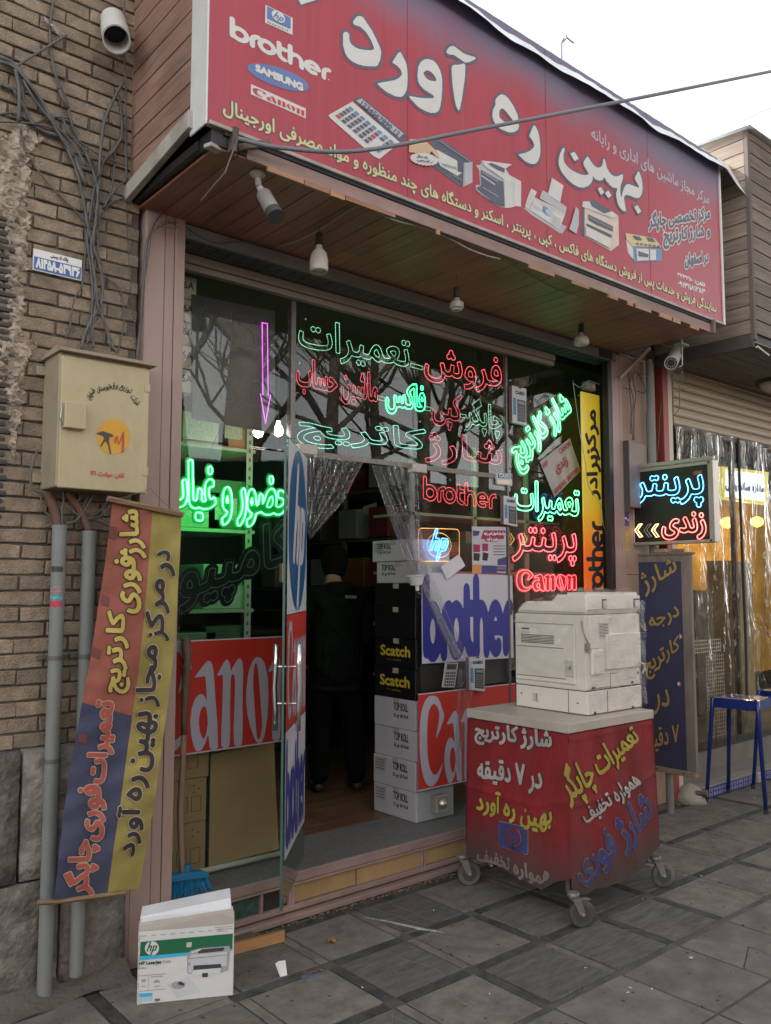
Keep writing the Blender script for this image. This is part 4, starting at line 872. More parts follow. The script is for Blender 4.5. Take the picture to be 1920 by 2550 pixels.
# framed two-letter mark
hp = thing('led_sign', 'blue two-letter neon mark inside an orange rounded frame behind the curtain', 'led sign', (3.45, NI, 1.75))
C = quad(zoomq([(225,1424),(508,1432),(508,1652),(228,1652)], 960, 800, 2.765), 1, NI)
rr = [(x, y) for cx, cy, a0 in ((.9, .88, 0), (.1, .88, 90), (.1, .12, 180), (.9, .12, 270)) for x, y in arc(cx, cy, .1, .12, a0, a0+90, 5)]
S = Shape([np.array(rr)], C, res=.004, pad=.004); beads(MB(), S.outline3(1e-4, .009), .0032).build('led_outline', E_o, hp)
C2 = quad(zoomq([(285,1455),(452,1460),(452,1628),(287,1626)], 960, 800, 2.765), 1, NI)
S = Shape([el], C2, res=.004, pad=.004); beads(MB(), S.outline3(1e-4, .009), .0028).build('led_outline', E_o, hp)
C3 = quad(zoomq([(305,1425),(435,1430),(430,1652),(305,1650)], 960, 800, 2.765), 1, NI)
S = Shape(HPW, C3, res=.003, pad=.004); mb = MB()
for q in S.outline3(1e-4, .012): mb.tube([tuple(p) for p in q], .0034, 6, closed=True)
mb.build('led_outline', glow('led_blue', (.07, .33, 1.), 3.), hp)
# orange chevrons
for k, (x0, lab) in enumerate(((265, 'orange dotted chevron left of the red neon word, outer one of two'), (395, 'orange dotted chevron left of the red neon word, inner one of two'))):
    t = thing('led_sign', lab, 'led sign', tuple(R5([(x0, 1640)])[0]), 'orange window chevrons'); P = R5([(x0,1522),(x0+25,1522),(x0+60,1580),(x0+25,1632),(x0,1632),(x0+32,1578)]); lp = []
    for a, b in zip(P, P[1:]+P[:1]):
        n = max(1, int(np.linalg.norm(b-a)/.008)); lp += [a+(b-a)*j/n for j in range(n)]
    beads(MB(), [lp], .0026).build('led_outline', E_o, t)
# thin feed wires of the window signs and the light they give off inside
fw = thing('sign_wires', 'thin black feed wires and clips hanging between the window signs', 'wires', (3.4, GY+.05, 2.6))
for pts in ([(1010,790),(1012,860),(1018,905),(1010,960)], [(900,860),(905,905),(940,960),(935,1000)], [(1180,870),(1190,930),(1170,1010),(1185,1060)], [(1100,1170),(1110,1210),(1130,1250)], [(1330,880),(1335,940),(1310,1010)], [(1420,1200),(1425,1260),(1400,1330),(1405,1380)], [(700,1010),(690,1100),(705,1160)], [(560,880),(548,960),(556,1040),(520,1130)]):
    MB().tube([at(p[0], p[1], 1, GY+.022) for p in smooth_pts(pts, 5, False)], .0014, 5).build('wire', M_ink, fw, smooth=True)
for px, py in ((760,795),(1010,850),(1062,915),(1250,965),(745,905),(900,950),(1045,1050),(1250,1120),(1120,1195),(1235,1240),(1320,1000),(1440,985)):
    p = at(px, py, 1, GY+.02); MB().lathe(p, (0, -1, 0), [(0, .006), (.004, .006), (.006, .003)], 10).build('clip', M_clip, fw)
for (x, y, z, en, c_) in ((2.12, .42, 1.93, 1.7, (.05, 1, .15)), (4.45, .40, 2.35, .6, (.08, 1, .2)), (4.45, .40, 1.72, .8, (1, .08, .06))):
    ld = bpy.data.lights.new('neon_light', 'AREA'); ld.energy = en; ld.color = c_; ld.shape = 'RECTANGLE'; ld.size = .55; ld.size_y = .2; lo = bpy.data.objects.new('neon_light', ld); COL.objects.link(lo); lo.location = (x, y-.1, z); lo.rotation_euler = (math.radians(90), 0, math.radians(180))
    lo.rotation_euler = (-Vector((0, 1, 0))).to_track_quat('Z', 'Y').to_euler()
# projecting LED box
LX = 5.2
lb = thing('led_box_sign', 'square LED box sign sticking out from the pillar with blue and red words', 'sign', (LX, -.28, 1.84))
boxo('case', M_black, lb, LX+.004, LX+.055, -.575, .02, 1.842, 2.352, .002)
M_albox = mat('box_frame_aluminium', (.42, .38, .34), .4, metal=.6, var=.15)
for y0, y1, z0, z1 in ((-.58, .022, 2.345, 2.368), (-.58, .022, 1.828, 1.848), (-.585, -.562, 1.83, 2.368), (.004, .024, 1.83, 2.368)): boxo('box_frame', M_albox, lb, LX-.006, LX+.062, y0, y1, z0, z1, .002)
boxo('box_frame', M_albox, lb, LX-.009, LX+.063, -.602, -.586, 1.83, 2.372, .002)
boxo('screen', mat('led_screen_face', (.02, .016, .016), .35), lb, LX, LX+.004, -.562, .004, 1.848, 2.345, 0)
X7 = lambda p: quad(zoomq(p, 1440, 780, 3.456), 0, LX)
led('', '', 'پرینتر', X7([(490,1420),(1072,1362),(1078,1665),(500,1668)]), E_c, kind='tube', r=.003, parent=lb, off=(-.004, 0, 0), lev=.005)
led('', '', 'زندی', X7([(725,1738),(1085,1708),(1102,1940),(728,1942)]), glow('led_red_hot', (1., .12, .1), 3.4), kind='tube', r=.003, parent=lb, off=(-.004, 0, 0), lev=.006)
for x0, m_ in ((490, glow('led_amber', (1., .62, .25), 2.6)), (568, M_off), (632, MATS['led_amber'])):
    P = X7([(x0+62,1812),(x0+36,1818),(x0,1868),(x0+42,1928),(x0+66,1924),(x0+24,1866)]); P = [p+np.array([-.004, 0, 0]) for p in P]
    MB().tube([tuple(p) for p in P], .0032, 6, closed=True).build('led_outline', m_, lb)
A = at(1440+195/3.456, 780+1378/3.456, 1, .03); MB().obox(((LX), -.28, 2.385), ((1, 0, 0), (0, 1, 0), (0, 0, 1)), (.012, .33, .012)).build('arm', M_albox, lb, bevel=.001)
MB().tube([(LX-.02, .0, 2.382), (4.93, .02, 2.378)], .011, 4).build('arm', M_albox, lb)
MB().prism(X7([(993,1362),(1062,1352),(1064,1385),(994,1395)]), (-.003, 0, 0)).build('orange_sticker', mat('faded_orange', (.3, .1, .06), .6), lb)
# yellow and orange upright lightbox
YB = .10
yl = thing('lightbox_sign', 'tall narrow yellow to orange lit sign with black upright lettering by the pillar', 'sign', (4.85, YB, .4))
def grad_mat():
    M = mat('lightbox_face', (.6, .4, .05), .4, var=0, bump=0); M.node_tree.nodes.clear(); n = M.node_tree.nodes; l = M.node_tree.links.new
    o = n.new('ShaderNodeOutputMaterial'); b = n.new('ShaderNodeBsdfPrincipled'); ge = n.new('ShaderNodeNewGeometry'); sp = n.new('ShaderNodeSeparateXYZ'); mr = n.new('ShaderNodeMapRange'); c = n.new('ShaderNodeValToRGB')
    l(ge.outputs['Position'], sp.inputs[0]); l(sp.outputs['Z'], mr.inputs['Value']); mr.inputs['From Min'].default_value = 1.75; mr.inputs['From Max'].default_value = 2.15; l(mr.outputs[0], c.inputs[0])
    c.color_ramp.elements[0].color = (.72, .13, .015, 1); c.color_ramp.elements[1].color = (.62, .45, .03, 1); l(c.outputs[0], b.inputs['Base Color']); l(c.outputs[0], b.inputs['Emission Color']); b.inputs['Emission Strength'].default_value = .16; b.inputs['Roughness'].default_value = .3; l(b.outputs[0], o.inputs[0]); return M
boxo('sign_face', grad_mat(), yl, 4.742, 4.952, YB, YB+.012, .5, 2.885, .002)
ZY = lambda p: quad(zoomq(p, 1440, 780, 3.456), 1, YB)
# rotated lettering: text runs upward
def up(x0, x1, y0, y1, conv): return conv([(x0, y1), (x0, y0), (x1, y0), (x1, y1)])
print_text('مرکز', up(62, 175, 838, 1235, ZY), M_ink, yl, bold=.007, res=.004)
print_text('برادر', up(70, 190, 1225, 1600, ZY), M_ink, yl, bold=.007, res=.004)
print_text('', up(70, 215, 1790, 2560, ZY), M_ink, yl, 'logo', loops=BROTHER, bold=.003, res=.004)
# ================================================================ LEFT WALL OBJECTS
CF = -.19
M_cab = mat('cabinet_cream', (.46, .40, .235), .55, var=.14, scale=4, dirt=.6, dirtcol=(.22, .17, .1), stretch=(1, 1, .5))
M_cabs = mat('cabinet_side', (.34, .29, .2), .5, var=.12, dirt=.3, dirtcol=(.2, .16, .11))
cb = thing('electrical_cabinet', 'cream metal electricity cabinet with orange round emblem on the brick wall', 'cabinet', (1.28, -.1, 1.915))
boxo('body', M_cabs, cb, 1.095, 1.452, CF+.012, .0, 1.922, 2.448, .004)
boxo('door', M_cab, cb, 1.10, 1.456, CF, CF+.014, 1.918, 2.43, .003)
MB().prism([(1.08, .01, 2.45), (1.10, -.11, 2.485), (1.085, -.215, 2.452), (1.085, -.215, 2.442), (1.08, .01, 2.44)], (.392, 0, -.0)).build('rain_lid', mat('cabinet_lid', (.3, .25, .19), .6, dirt=.4), cb, bevel=.001)
boxo('lock_cover', M_cab, cb, 1.107, 1.19, CF-.03, CF, 2.145, 2.245, .003)
MB().tube([(1.106, CF-.012, 2.155), (1.094, CF-.02, 2.18), (1.096, CF-.02, 2.215), (1.107, CF-.012, 2.23)], .003, 6).build('lock_shackle', M_steel, cb)
for z in (1.99, 2.335): boxo('hinge', M_cab, cb, 1.435, 1.458, CF-.004, CF, z, z+.035, .001)
for z in (1.95, 2.38): boxo('wall_lug', M_cabs, cb, 1.062, 1.095, -.02, -.008, z, z+.035, .001)
ZC = lambda p: quad(zoomq(p, 0, 800, 3.456), 1, CF)
M_olive = mat('stencil_green_black', (.07, .08, .06), .7, var=.2); M_redp = mat('stencil_red', (.45, .09, .06), .7, var=.2); M_org = mat('emblem_orange', (.62, .33, .04), .6, var=.08)
circ = [(975+142*math.cos(t), 995+152*math.sin(t)) for t in np.linspace(0, 2*math.pi, 40, endpoint=False)]
def cpoly(q, m_, lift=.0015, name='emblem'):
    V, fs = fill2d([np.array(q, float)], evenodd([np.array(q, float)])); pts = ZC([tuple(v) for v in V]); MB().add([p+np.array([0, -lift, 0]) for p in pts], [tuple(f) for f in fs]).build(name, m_, cb)
cpoly(circ, M_org)
cpoly([(830,962),(850,958),(880,945),(965,975),(978,992),(940,1000),(935,1030),(955,1140),(945,1150),(925,1060),(905,1030),(870,1082),(858,1078),(895,1010),(880,985),(832,972)], M_olive, .003)
cpoly([(968,995),(985,1040),(990,1000),(1010,985),(1020,1050),(1050,960),(1066,945),(1066,1125),(1042,1132),(1048,1010),(1018,1068),(1000,1020),(988,1060)], M_redp, .003)
print_text('تلفن حوادث ۱۲۱', ZC([(778,1285),(1067,1310),(1067,1362),(778,1335)]), M_redp, cb, bold=.0012, res=.0018)
# curved inscription: one short word after the other along an arc
words = [('اصفهان', 782, 630, -58, 95), ('شهرستان', 893, 578, -16, 125), ('برق', 985, 560, 4, 60), ('توزیع', 1080, 590, 32, 105), ('شرکت', 1160, 680, 52, 95)]
for s, cx, cy, an, wd in words:
    a = math.radians(an); ux, uy = math.cos(a), math.sin(a); nx, ny = uy, -ux; h_ = 30; w2 = wd/2
    f = lambda su, sv: (cx+ux*su*w2+nx*sv*h_, cy+uy*su*w2+ny*sv*h_)
    print_text(s, ZC([f(-1, 1), f(1, 1), f(1, -1), f(-1, -1)]), M_olive, cb, bold=.001, res=.0016)
# conduits
M_pvcg = mat('grey_pvc', (.20, .213, .20), .6, var=.18, dirt=.55, dirtcol=(.12, .12, .1), scale=5, stretch=(1, 1, .4))
def conduit(x, top, bot, lab):
    t = thing('conduit_pipe', lab, 'pipe', (x, -.065, bot), 'grey conduits on the brick wall')
    MB().tube([(x, -.065, top), (x, -.065, bot)], .0275, 20).build('pipe', M_pvcg, t, smooth=False)
    MB().tube([(x, -.065, top), (x, -.065, top-.012)], .0295, 20).build('pipe_rim', M_pvcg, t)
    for z in (1.27, .88): MB().tube([(x, -.065, z+.008), (x, -.065, z-.008)], .031, 20).add([], []).box(x-.05, x+.06, -.03, -.012, z-.008, z+.008).build('clamp', mat('clamp_steel', (.14, .13, .12), .6, metal=.3), t)
    return t
c1 = conduit(1.155, 1.783, .02, 'left grey conduit with small stickers, nearest to the plinth'); c2 = conduit(1.273, 1.765, .06, 'right grey conduit half hidden behind the leaning banner')
for z, h_, c_ in ((1.60, .022, (.05, .05, .05)), (1.52, .025, (.3, .2, .2)), (1.465, .022, (.5, .05, .1)), (1.495, .012, (.1, .35, .5))):
    MB().grid(lambda u, v: (1.155+.0283*math.cos(math.pi*(1.05+.55*u)), -.065+.0283*math.sin(math.pi*(1.05+.55*u)), z+h_*v), 8, 1).build('sticker', mat('sticker_%d' % int(z*1000), c_, .6, var=.6, scale=120), c1)
# cables
M_cbl = mat('grey_cable', (.105, .105, .10), .6, var=.2, dirt=.3, dirtcol=(.2, .17, .13)); M_cblb = mat('brown_cable', (.15, .08, .055), .6, var=.3)
cbl = thing('cable_bundle', 'bundle of old grey cables running down the brick wall into the cabinet', 'cables', (1.3, -.03, 2.45))
ZA = lambda p: zoomq(p, 0, 300, 3.686)
runs = [[(470,-60),(560,150),(690,430),(760,700),(800,930),(835,1100),(900,1230),(935,1400),(940,1560),(900,1720),(790,1930),(740,2110)],
 [(560,-60),(640,130),(780,290),(870,520),(900,700),(890,900),(840,1100),(850,1300),(880,1500),(900,1700),(960,1860),(1030,2120)],
 [(960,-80),(930,150),(905,450),(850,700),(820,930),(800,1100),(830,1330),(850,1560),(840,1800),(800,2050)],
 [(1110,-80),(1120,130),(1050,270),(950,380),(910,560),(890,800),(875,960),(860,1150),(920,1350),(945,1550),(930,1750),(1000,1950),(1050,2120)],
 [(190,60),(200,150),(270,330),(420,550),(600,740),(790,930),(850,1060),(930,1160)],
 [(640,-20),(720,170),(850,400),(890,560),(860,760),(840,930)],
 [(1060,200),(1045,500),(1000,700),(930,850),(900,960)],
 [(1165,-60),(1165,300),(1160,600),(1150,640)],
 [(1190,700),(1050,740),(960,820),(910,930),(890,1060)],
 [(780,960),(790,1100),(770,1350),(750,1520),(690,1620),(660,1750),(640,1900),(600,2000)],
 [(960,1440),(1090,1530),(1130,1680),(1140,1850),(1100,2060),(1080,2130)],
 [(870,960),(900,1150),(860,1400),(880,1640),(850,1900),(860,2090)],
 [(1160,640),(1170,1000),(1190,1400),(1220,1700),(1250,2100)],
 [(1180,540),(1090,600),(1010,700),(950,800)], [(-60,-50),(100,-70),(200,-40),(330,20),(450,-20),(590,130)], [(0,-330),(120,-280),(200,-160),(330,60),(560,150)], [(280,-330),(340,-200),(400,-60),(640,-20)]]
Z1m = lambda p: [((a/2.603), b/2.603) for a, b in p]
for k, (r_, rad) in enumerate([([(350,-20),(325,200),(350,450),(430,650),(480,850),(600,1050)], .0055), ([(0,370),(90,420),(200,560),(330,770),(450,960),(560,1200)], .010), ([(0,400),(110,450),(260,640),(360,830),(480,1020)], .008), ([(100,450),(125,600),(120,790)], .008), ([(135,450),(150,620),(165,780)], .006), ([(90,440),(200,370),(330,290),(430,230)], .005), ([(805,-20),(805,300),(815,520),(815,900),(820,1180)], .0035), ([(800,530),(740,640),(680,780),(655,950),(640,1150)], .0065), ([(770,620),(790,780),(780,900),(700,1010),(650,1100)], .0065), ([(380,560),(400,620),(440,700)], .009), ([(-5,790),(200,800),(420,860),(620,990),(830,1080)], .004), ([(150,520),(220,640),(330,780),(470,930),(560,1080)], .005)]):
    MB().tube([at(p[0], p[1], 1, -.022-.007*(k % 4)-.005*math.sin(i+k)) for i, p in enumerate(smooth_pts(Z1m(r_), 4, False))], rad, 7).build('cable', M_cbl, cbl, smooth=True)
MB().grid(lambda u, v: at((280+90*u+30*v)/2.603, (100+110*u+18*math.sin(u*7)+22*v)/2.603, 1, -.03-.01*math.sin(u*9+v*5)), 10, 4).build('rag', mat('white_rag', (.45, .44, .42), .9), cbl)
for k, r_ in enumerate(runs):
    rad = .82*(.0075, .007, .006, .006, .005, .005, .005, .0022, .005, .004, .004, .006, .0025, .005, .005, .011, .004)[k]
    yy = (-.03, -.036, -.028, -.04, -.022, -.02, -.025, -.012, -.02, -.018, -.016, -.03, -.012, -.03, -.02, -.025, -.015)[k]
    MB().tube([at(p[0], p[1], 1, yy-.006*math.sin(i*2.1+k)) for i, p in enumerate(smooth_pts(ZA(r_), 4, False))], rad, 7).build('cable', M_cbl if k % 5 != 4 else M_cbl, cbl, smooth=True)
Zb = lambda p: zoomq(p, 0, 1200, 3.402)
for k, (r_, rad) in enumerate([([(400,90),(430,160),(470,260),(495,380)], .02), ([(560,90),(620,160),(690,270),(760,420)], .016), ([(540,80),(535,180),(525,250),(530,370)], .004), ([(300,40),(345,120),(360,220),(430,290),(600,350),(800,330),(950,390)], .004), ([(700,110),(640,200),(700,260)], .006), ([(800,100),(720,230),(640,330),(560,350)], .005), ([(870,100),(900,180),(800,280),(740,290)], .005), ([(760,110),(700,220),(690,330)], .006), ([(560,200),(700,300),(850,290),(920,200)], .004)]):
    MB().tube([at(p[0], p[1], 1, -.05-.01*(k % 3)) for p in smooth_pts(Zb(r_), 4, False)], rad, 8).build('cable', M_cblb if k < 2 else M_cbl, cbl, smooth=True)
MB().tube([at(x, y, 1, -.1) for x, y in smooth_pts([(94,1120),(80,1160),(76,1195),(85,1220),(120,1227)], 4, False)], .0045, 7).build('cable', M_cbl, cbl, smooth=True)
# cables beside the pink column
cc = thing('cable_bundle', 'thin loose wires hanging down the outer edge of the pink column', 'cables', (1.46, -.04, 2.4))
for k, r_ in enumerate([[(320,690),(290,760),(230,850),(200,930),(180,1000),(165,1200),(145,1500),(110,1800)], [(210,930),(190,1100),(150,1350),(130,1700),(100,1850)], [(390,845),(330,850),(260,880),(200,930)], [(330,830),(250,870),(400,880),(330,840)]]):
    MB().tube([at(p[0], p[1], 1, -.05-.008*k) for p in smooth_pts(zoomq(r_, 300, 250, 2.777), 4, False)], (.006, .003, .003, .002)[k], 6).build('wire', M_cbl if k != 2 else M_cblb, cc, smooth=True)
# street number plate
sp_ = thing('street_plate', 'small blue and white enamel number plate on the brick wall', 'plate', (1.13, -.012, 2.8))
boxo('plate', M_white, sp_, 1.033, 1.228, -.014, -.008, 2.80, 2.888, .001)
boxo('blue_field', mat('enamel_blue', (.03, .12, .36), .35, var=.15, scale=30), sp_, 1.037, 1.224, -.0155, -.0141, 2.804, 2.856, 0)
print_text('۵۳۹۳۶-۸۱۴۵۸', [(1.045, -.0157, 2.85), (1.217, -.0157, 2.85), (1.217, -.0157, 2.812), (1.045, -.0157, 2.812)], M_white, sp_, bold=.0022, res=.0014)
print_text('پلاک کد پستی', [(1.10, -.0142, 2.882), (1.17, -.0142, 2.882), (1.17, -.0142, 2.863), (1.10, -.0142, 2.863)], M_ink, sp_, bold=.0006, res=.001)
# white pvc pipe end
pv = thing('pvc_pipe', 'short white plastic pipe stub poking out of the bricks high on the left', 'pipe', (1.29, -.05, 3.83))
a = Vector(at(282, 52, 1, -.02)); b = Vector(at(290, 98, 1, -.17)); d = (b-a).normalized()
M_pw = mat('white_pvc', (.62, .62, .6), .4, var=.08, dirt=.3, dirtcol=(.4, .38, .33))
n = 28; mb = MB()
def ring(c, r): u = d.orthogonal().normalized(); v = d.cross(u); return [c+(u*math.cos(2*math.pi*k/n)+v*math.sin(2*math.pi*k/n))*r for k in range(n)]
vs = ring(a, .053)+ring(a+(b-a)*.45, .053)+ring(a+(b-a)*.45, .057)+ring(b, .057)+ring(b, .051)+ring(a, .046)
mb.add(vs, [(j*n+k, j*n+(k+1) % n, (j+1)*n+(k+1) % n, (j+1)*n+k) for j in range(5) for k in range(n)]).build('pipe', M_pw, pv, smooth=False)
MB().lathe(a+(b-a)*.5, d, [(0, .05), (.002, .05)], n).build('pipe_inside', M_black, pv)

# ================================================================ LEANING CLOTH BANNER
BY = -.215
bn = thing('cloth_banner', 'long leaning red, blue and yellow cloth banner tied under the cabinet', 'banner', (1.3, BY, .36))
M_cr = mat('banner_red', (.29, .095, .068), .9, var=.22, scale=5, bump=.25, bscale=300, dirt=.3, dirtcol=(.24, .08, .06))
M_cy = mat('banner_yellow', (.30, .245, .07), .9, var=.25, scale=5, bump=.25, bscale=300, dirt=.4, dirtcol=(.22, .18, .07))
M_cb = mat('banner_blue', (.058, .064, .112), .9, var=.25, scale=5, bump=.25, bscale=300, dirt=.3, dirtcol=(.09, .09, .12))
Lp = [(281,1245),(262,1400),(243,1520),(225,1640),(205,1745),(185,1860),(165,1985),(148,2110),(135,2240)]
Rp = [(452,1290),(447,1400),(436,1580),(425,1700),(412,1800),(398,1900),(385,2000),(365,2110),(346,2212)]
def ed(P, t): k = t*(len(P)-1); i = min(int(k), len(P)-2); f = k-i; return np.array(P[i])*(1-f)+np.array(P[i+1])*f
def ban(u, v, lift=0.):
    p = ed(Lp, v)*(1-u)+ed(Rp, v)*u
    w_ = .010*math.sin(v*11+u*3)+.006*math.sin(u*9+v*5)-.018*math.sin(math.pi*v)+.0035*math.sin(v*52+u*11+2*math.sin(v*9))+.003*math.sin(v*31-u*17)+.002*math.sin(v*95+u*5)*math.exp(-u*2)
    return at(p[0], p[1], 1, BY+w_-lift)
us = .60
def strip(u0, u1, v0, v1, m_): MB().grid(lambda a, b: ban(u0+(u1-u0)*a, v0+(v1-v0)*b), 12, 60).build('cloth_panel', m_, bn, smooth=True)
def usf(v): return .58+.05*v
def strip2(side, v0, v1, m_):
    MB().grid(lambda a, b: ban((usf(v0+(v1-v0)*b)*a if side == 0 else usf(v0+(v1-v0)*b)+(1-usf(v0+(v1-v0)*b))*a), v0+(v1-v0)*b), 14, 110).build('cloth_panel', m_, bn, smooth=True)
strip2(0, 0, .505, M_cr); strip2(0, .505, 1, M_cb); strip2(1, 0, 1, M_cy)
def banuv(px, py):
    v = min(max((py-1262)/(2228-1262), 0), 1)
    for _ in range(4):
        l_, r_ = ed(Lp, v), ed(Rp, v); u = (px-l_[0])/(r_[0]-l_[0]); yy = l_[1]*(1-u)+r_[1]*u; v += (py-yy)/970; v = min(max(v, 0), 1)
    return u, v
def ban_text(s, conv, q, m_, bold, out, outm):
    pts = [banuv(*p) for p in conv(q)]; c3 = [ban(u, v) for u, v in pts]
    S = Shape(glyph_loops(s), c3, (0, 0, 0), .0032, pad=bold+out); mb = MB()
    def mp(p, lift):
        a = p[0]/S.w; b = p[1]/S.h; P_ = [np.array(k) for k in pts]; uv = P_[3]*(1-a)*(1-b)+P_[2]*a*(1-b)+P_[1]*a*b+P_[0]*(1-a)*b
        return ban(uv[0], uv[1], .0022+.0030*lift)
    S.m = mp; S.fill(mb, bold+out, 1., 1); S.fill(mb, bold, 2., 0); mb.build('lettering', [m_, outm], bn)
M_bdk = mat('banner_ink_dark', (.06, .05, .035), .85, var=.1); M_byl = mat('banner_ink_yellow', (.48, .38, .10), .85, var=.12); M_brd = mat('banner_ink_red', (.38, .09, .07), .85, var=.12); M_bwh = mat('banner_ink_pale', (.5, .42, .3), .85, var=.12); M_bblk = mat('banner_ink_black', (.035, .03, .03), .85, var=.2)
def upq(TL, TR, BR, BL): return [BL, TL, TR, BR]     # text's left end is at the bottom, its top faces left
ban_text('شارژ', Zb, upq((1030,235),(1205,240),(1235,640),(1010,640)), M_byl, .004, .004, M_bdk)
ban_text('فوری', Zb, upq((980,625),(1200,640),(1190,1110),(940,1095)), M_byl, .004, .004, M_bdk)
ban_text('کارتریج', Zb, upq((915,1095),(1135,1110),(1090,1790),(860,1780)), M_byl, .004, .004, M_bdk)
ban_text('در', Zb, upq((1335,580),(1485,590),(1480,790),(1335,780)), M_bblk, .004, .003, M_bwh)
ban_text('مرکز', Zb, upq((1250,820),(1440,825),(1430,1345),(1230,1340)), M_bblk, .004, .003, M_bwh)
ban_text('مجاز', Zb, upq((1170,1385),(1385,1390),(1350,1905),(1150,1900)), M_bblk, .004, .003, M_bwh)
Zc = lambda p: zoomq(p, 0, 1850, 2.603)
ban_text('بهین', lambda p: p, upq((338,1772),(396,1775),(380,1922),(325,1920)), M_bblk, .004, .003, M_bwh)
ban_text('ره', Zc, upq((830,215),(970,218),(960,372),(820,370)), M_bblk, .004, .003, M_bwh)
ban_text('آورد', Zc, upq((770,415),(945,420),(900,735),(740,728)), M_bblk, .004, .003, M_bwh)
ban_text('تعمیرات', lambda p: p, upq((236,1745),(298,1748),(272,1950),(212,1948)), M_brd, .004, .003, M_bwh)
ban_text('فوری', Zc, upq((515,275),(695,280),(665,632),(500,625)), M_brd, .004, .003, M_bwh)
ban_text('چاپگر', Zc, upq((440,630),(650,640),(615,1000),(410,990)), M_brd, .004, .003, M_bwh)
M_stick = wood('banner_batten', (.28, .19, .1), (.17, .11, .06), 'x', .8, .1)
MB().tube([at(268, 1242, 1, BY-.004), at(455, 1282, 1, BY-.004)], .0125, 6).build('batten', M_stick, bn); MB().tube([at(94, 2247, 1, BY), at(140, 2245, 1, BY), at(312, 2222, 1, BY+.004)], .010, 5).build('batten', M_stick, bn)
MB().tube([at(x, y, 1, BY) for x, y in ((290,1244),(330,1232),(364,1222),(375,1215),(390,1235),(420,1262),(440,1280))], .0012, 5).build('tie_wire', M_cbl, bn)
for px, py in ((262,1495),(240,1625),(282,1325),(206,1838)):
    u, v = banuv(px, py); MB().poly([ban(u+a, v+b, .003) for a, b in ((-.05, -.012), (.05, -.01), (.05, .014), (-.05, .012))]).build('patch', mat('banner_patch', (.16, .06, .055), .9), bn)

# ================================================================ PRINTER CARTON ON THE PAVEMENT
q = [np.array([1.405, -.323]), np.array([1.715, -.489])]; ex = (q[1]-q[0]); W = np.linalg.norm(ex); ex = ex/W; ey = np.array([-ex[1], ex[0]])
hb = thing('printer_carton', 'white printer carton with green band and open top on the pavement', 'box', (1.56, -.4, 0))
H_ = .262; M_cw = mat('carton_white', (.62, .62, .6), .6, var=.06, dirt=.25, dirtcol=(.45, .42, .36)); M_ck = mat('carton_side', (.36, .33, .29), .8, var=.1)
def bp(u, v, w=0.): p = q[0]+ex*u*W+ey*w; return (p[0], p[1], v*H_)
def bpoly(name, m_, pts, lift=.001): return MB().poly([bp(u, v, -lift) for u, v in pts]).build(name, m_, hb)
D_ = .17
MB().prism([bp(0, 0.004), bp(1, 0.004), bp(1, 1), bp(0, 1)], (ey[0]*D_, ey[1]*D_, 0)).build('carton_body', M_cw, hb, bevel=.003)
MB().add([bp(0, 1), bp(1, 1), (*(np.array(bp(1, 1))[:2]+ey*.012), H_+.045), (*(np.array(bp(0, 1))[:2]+ey*.03), H_+.03)], [(0, 1, 2, 3)]).build('carton_flap', M_ck, hb)
MB().prism([(*(np.array(bp(.02, 1))[:2]+ey*.02), H_+.022), (*(np.array(bp(.97, 1))[:2]+ey*.01), H_+.052), (*(np.array(bp(.96, 1))[:2]+ey*.02), H_+.090), (*(np.array(bp(.01, 1))[:2]+ey*.02), H_+.045)], (ey[0]*.10, ey[1]*.10, .004)).build('carton_lid', mat('foam_white', (.7, .71, .74), .6), hb, bevel=.002)
MB().prism([(*(np.array(bp(.0, 1))[:2]+ey*.012), H_+.002), (*(np.array(bp(1, 1))[:2]+ey*.004), H_+.01), (*(np.array(bp(.985, 1))[:2]+ey*.012), H_+.06), (*(np.array(bp(.01, 1))[:2]+ey*.02), H_+.026)], (ey[0]*.008, ey[1]*.008, 0)).build('carton_flap', mat('carton_inner', (.45, .42, .38), .8, var=.25, dirt=.4), hb, bevel=.001)
M_grn = mat('carton_green', (.015, .13, .06), .5, var=.05); M_cyn = mat('carton_cyan', (.05, .42, .66), .5, var=0); M_pg = mat('carton_print_grey', (.33, .34, .36), .5, var=.1); M_pd = mat('carton_print_dark', (.05, .05, .055), .5)
Zh = lambda p: [((a-885)/(1515-885), 1-(b-(1210+(a-885)*-.08*0))/480) for a, b in p]
def huv(a, b):  # carton face coordinates from zoomed photo pixels
    u = (a-885)/(1516-885); top = 1222*(1-u)+1170*u; bot = 1700*(1-u)+1640*u; return (u, 1-(b-top)/(bot-top))
def hpoly(m_, pts, lift=.001, name='print'): return bpoly(name, m_, [huv(*p) for p in pts], lift)
def htext(s, m_, pts, fa=False, bold=.0003, loops=None, lift=.0026, res=.0011):
    return print_text(s, [bp(*huv(*p)) for p in pts], m_, hb, off=tuple(np.array([-ey[0], -ey[1], 0])*lift), bold=bold, fa=fa, loops=loops, res=res)
hpoly(M_grn, [(900,1287),(1507,1232),(1505,1345),(898,1380)]); hpoly(M_cyn, [(898,1382),(1505,1330),(1505,1345),(898,1408)], .0012)
cirq = [(975+46*math.cos(t), 1328+46*math.sin(t)) for t in np.linspace(0, 2*math.pi, 24, endpoint=False)]
hpoly(M_cw, cirq, .0018); htext('', M_grn, [(940,1285),(1010,1280),(1010,1372),(940,1376)], loops=HPW)
htext('HP LaserJet', M_pd, [(896,1415),(1037,1405),(1037,1434),(896,1443)], bold=.0006); htext('P1006', M_pg, [(1046,1408),(1100,1405),(1100,1421),(1046,1424)]); htext('Printer', M_pg, [(896,1449),(940,1446),(940,1461),(896,1464)])
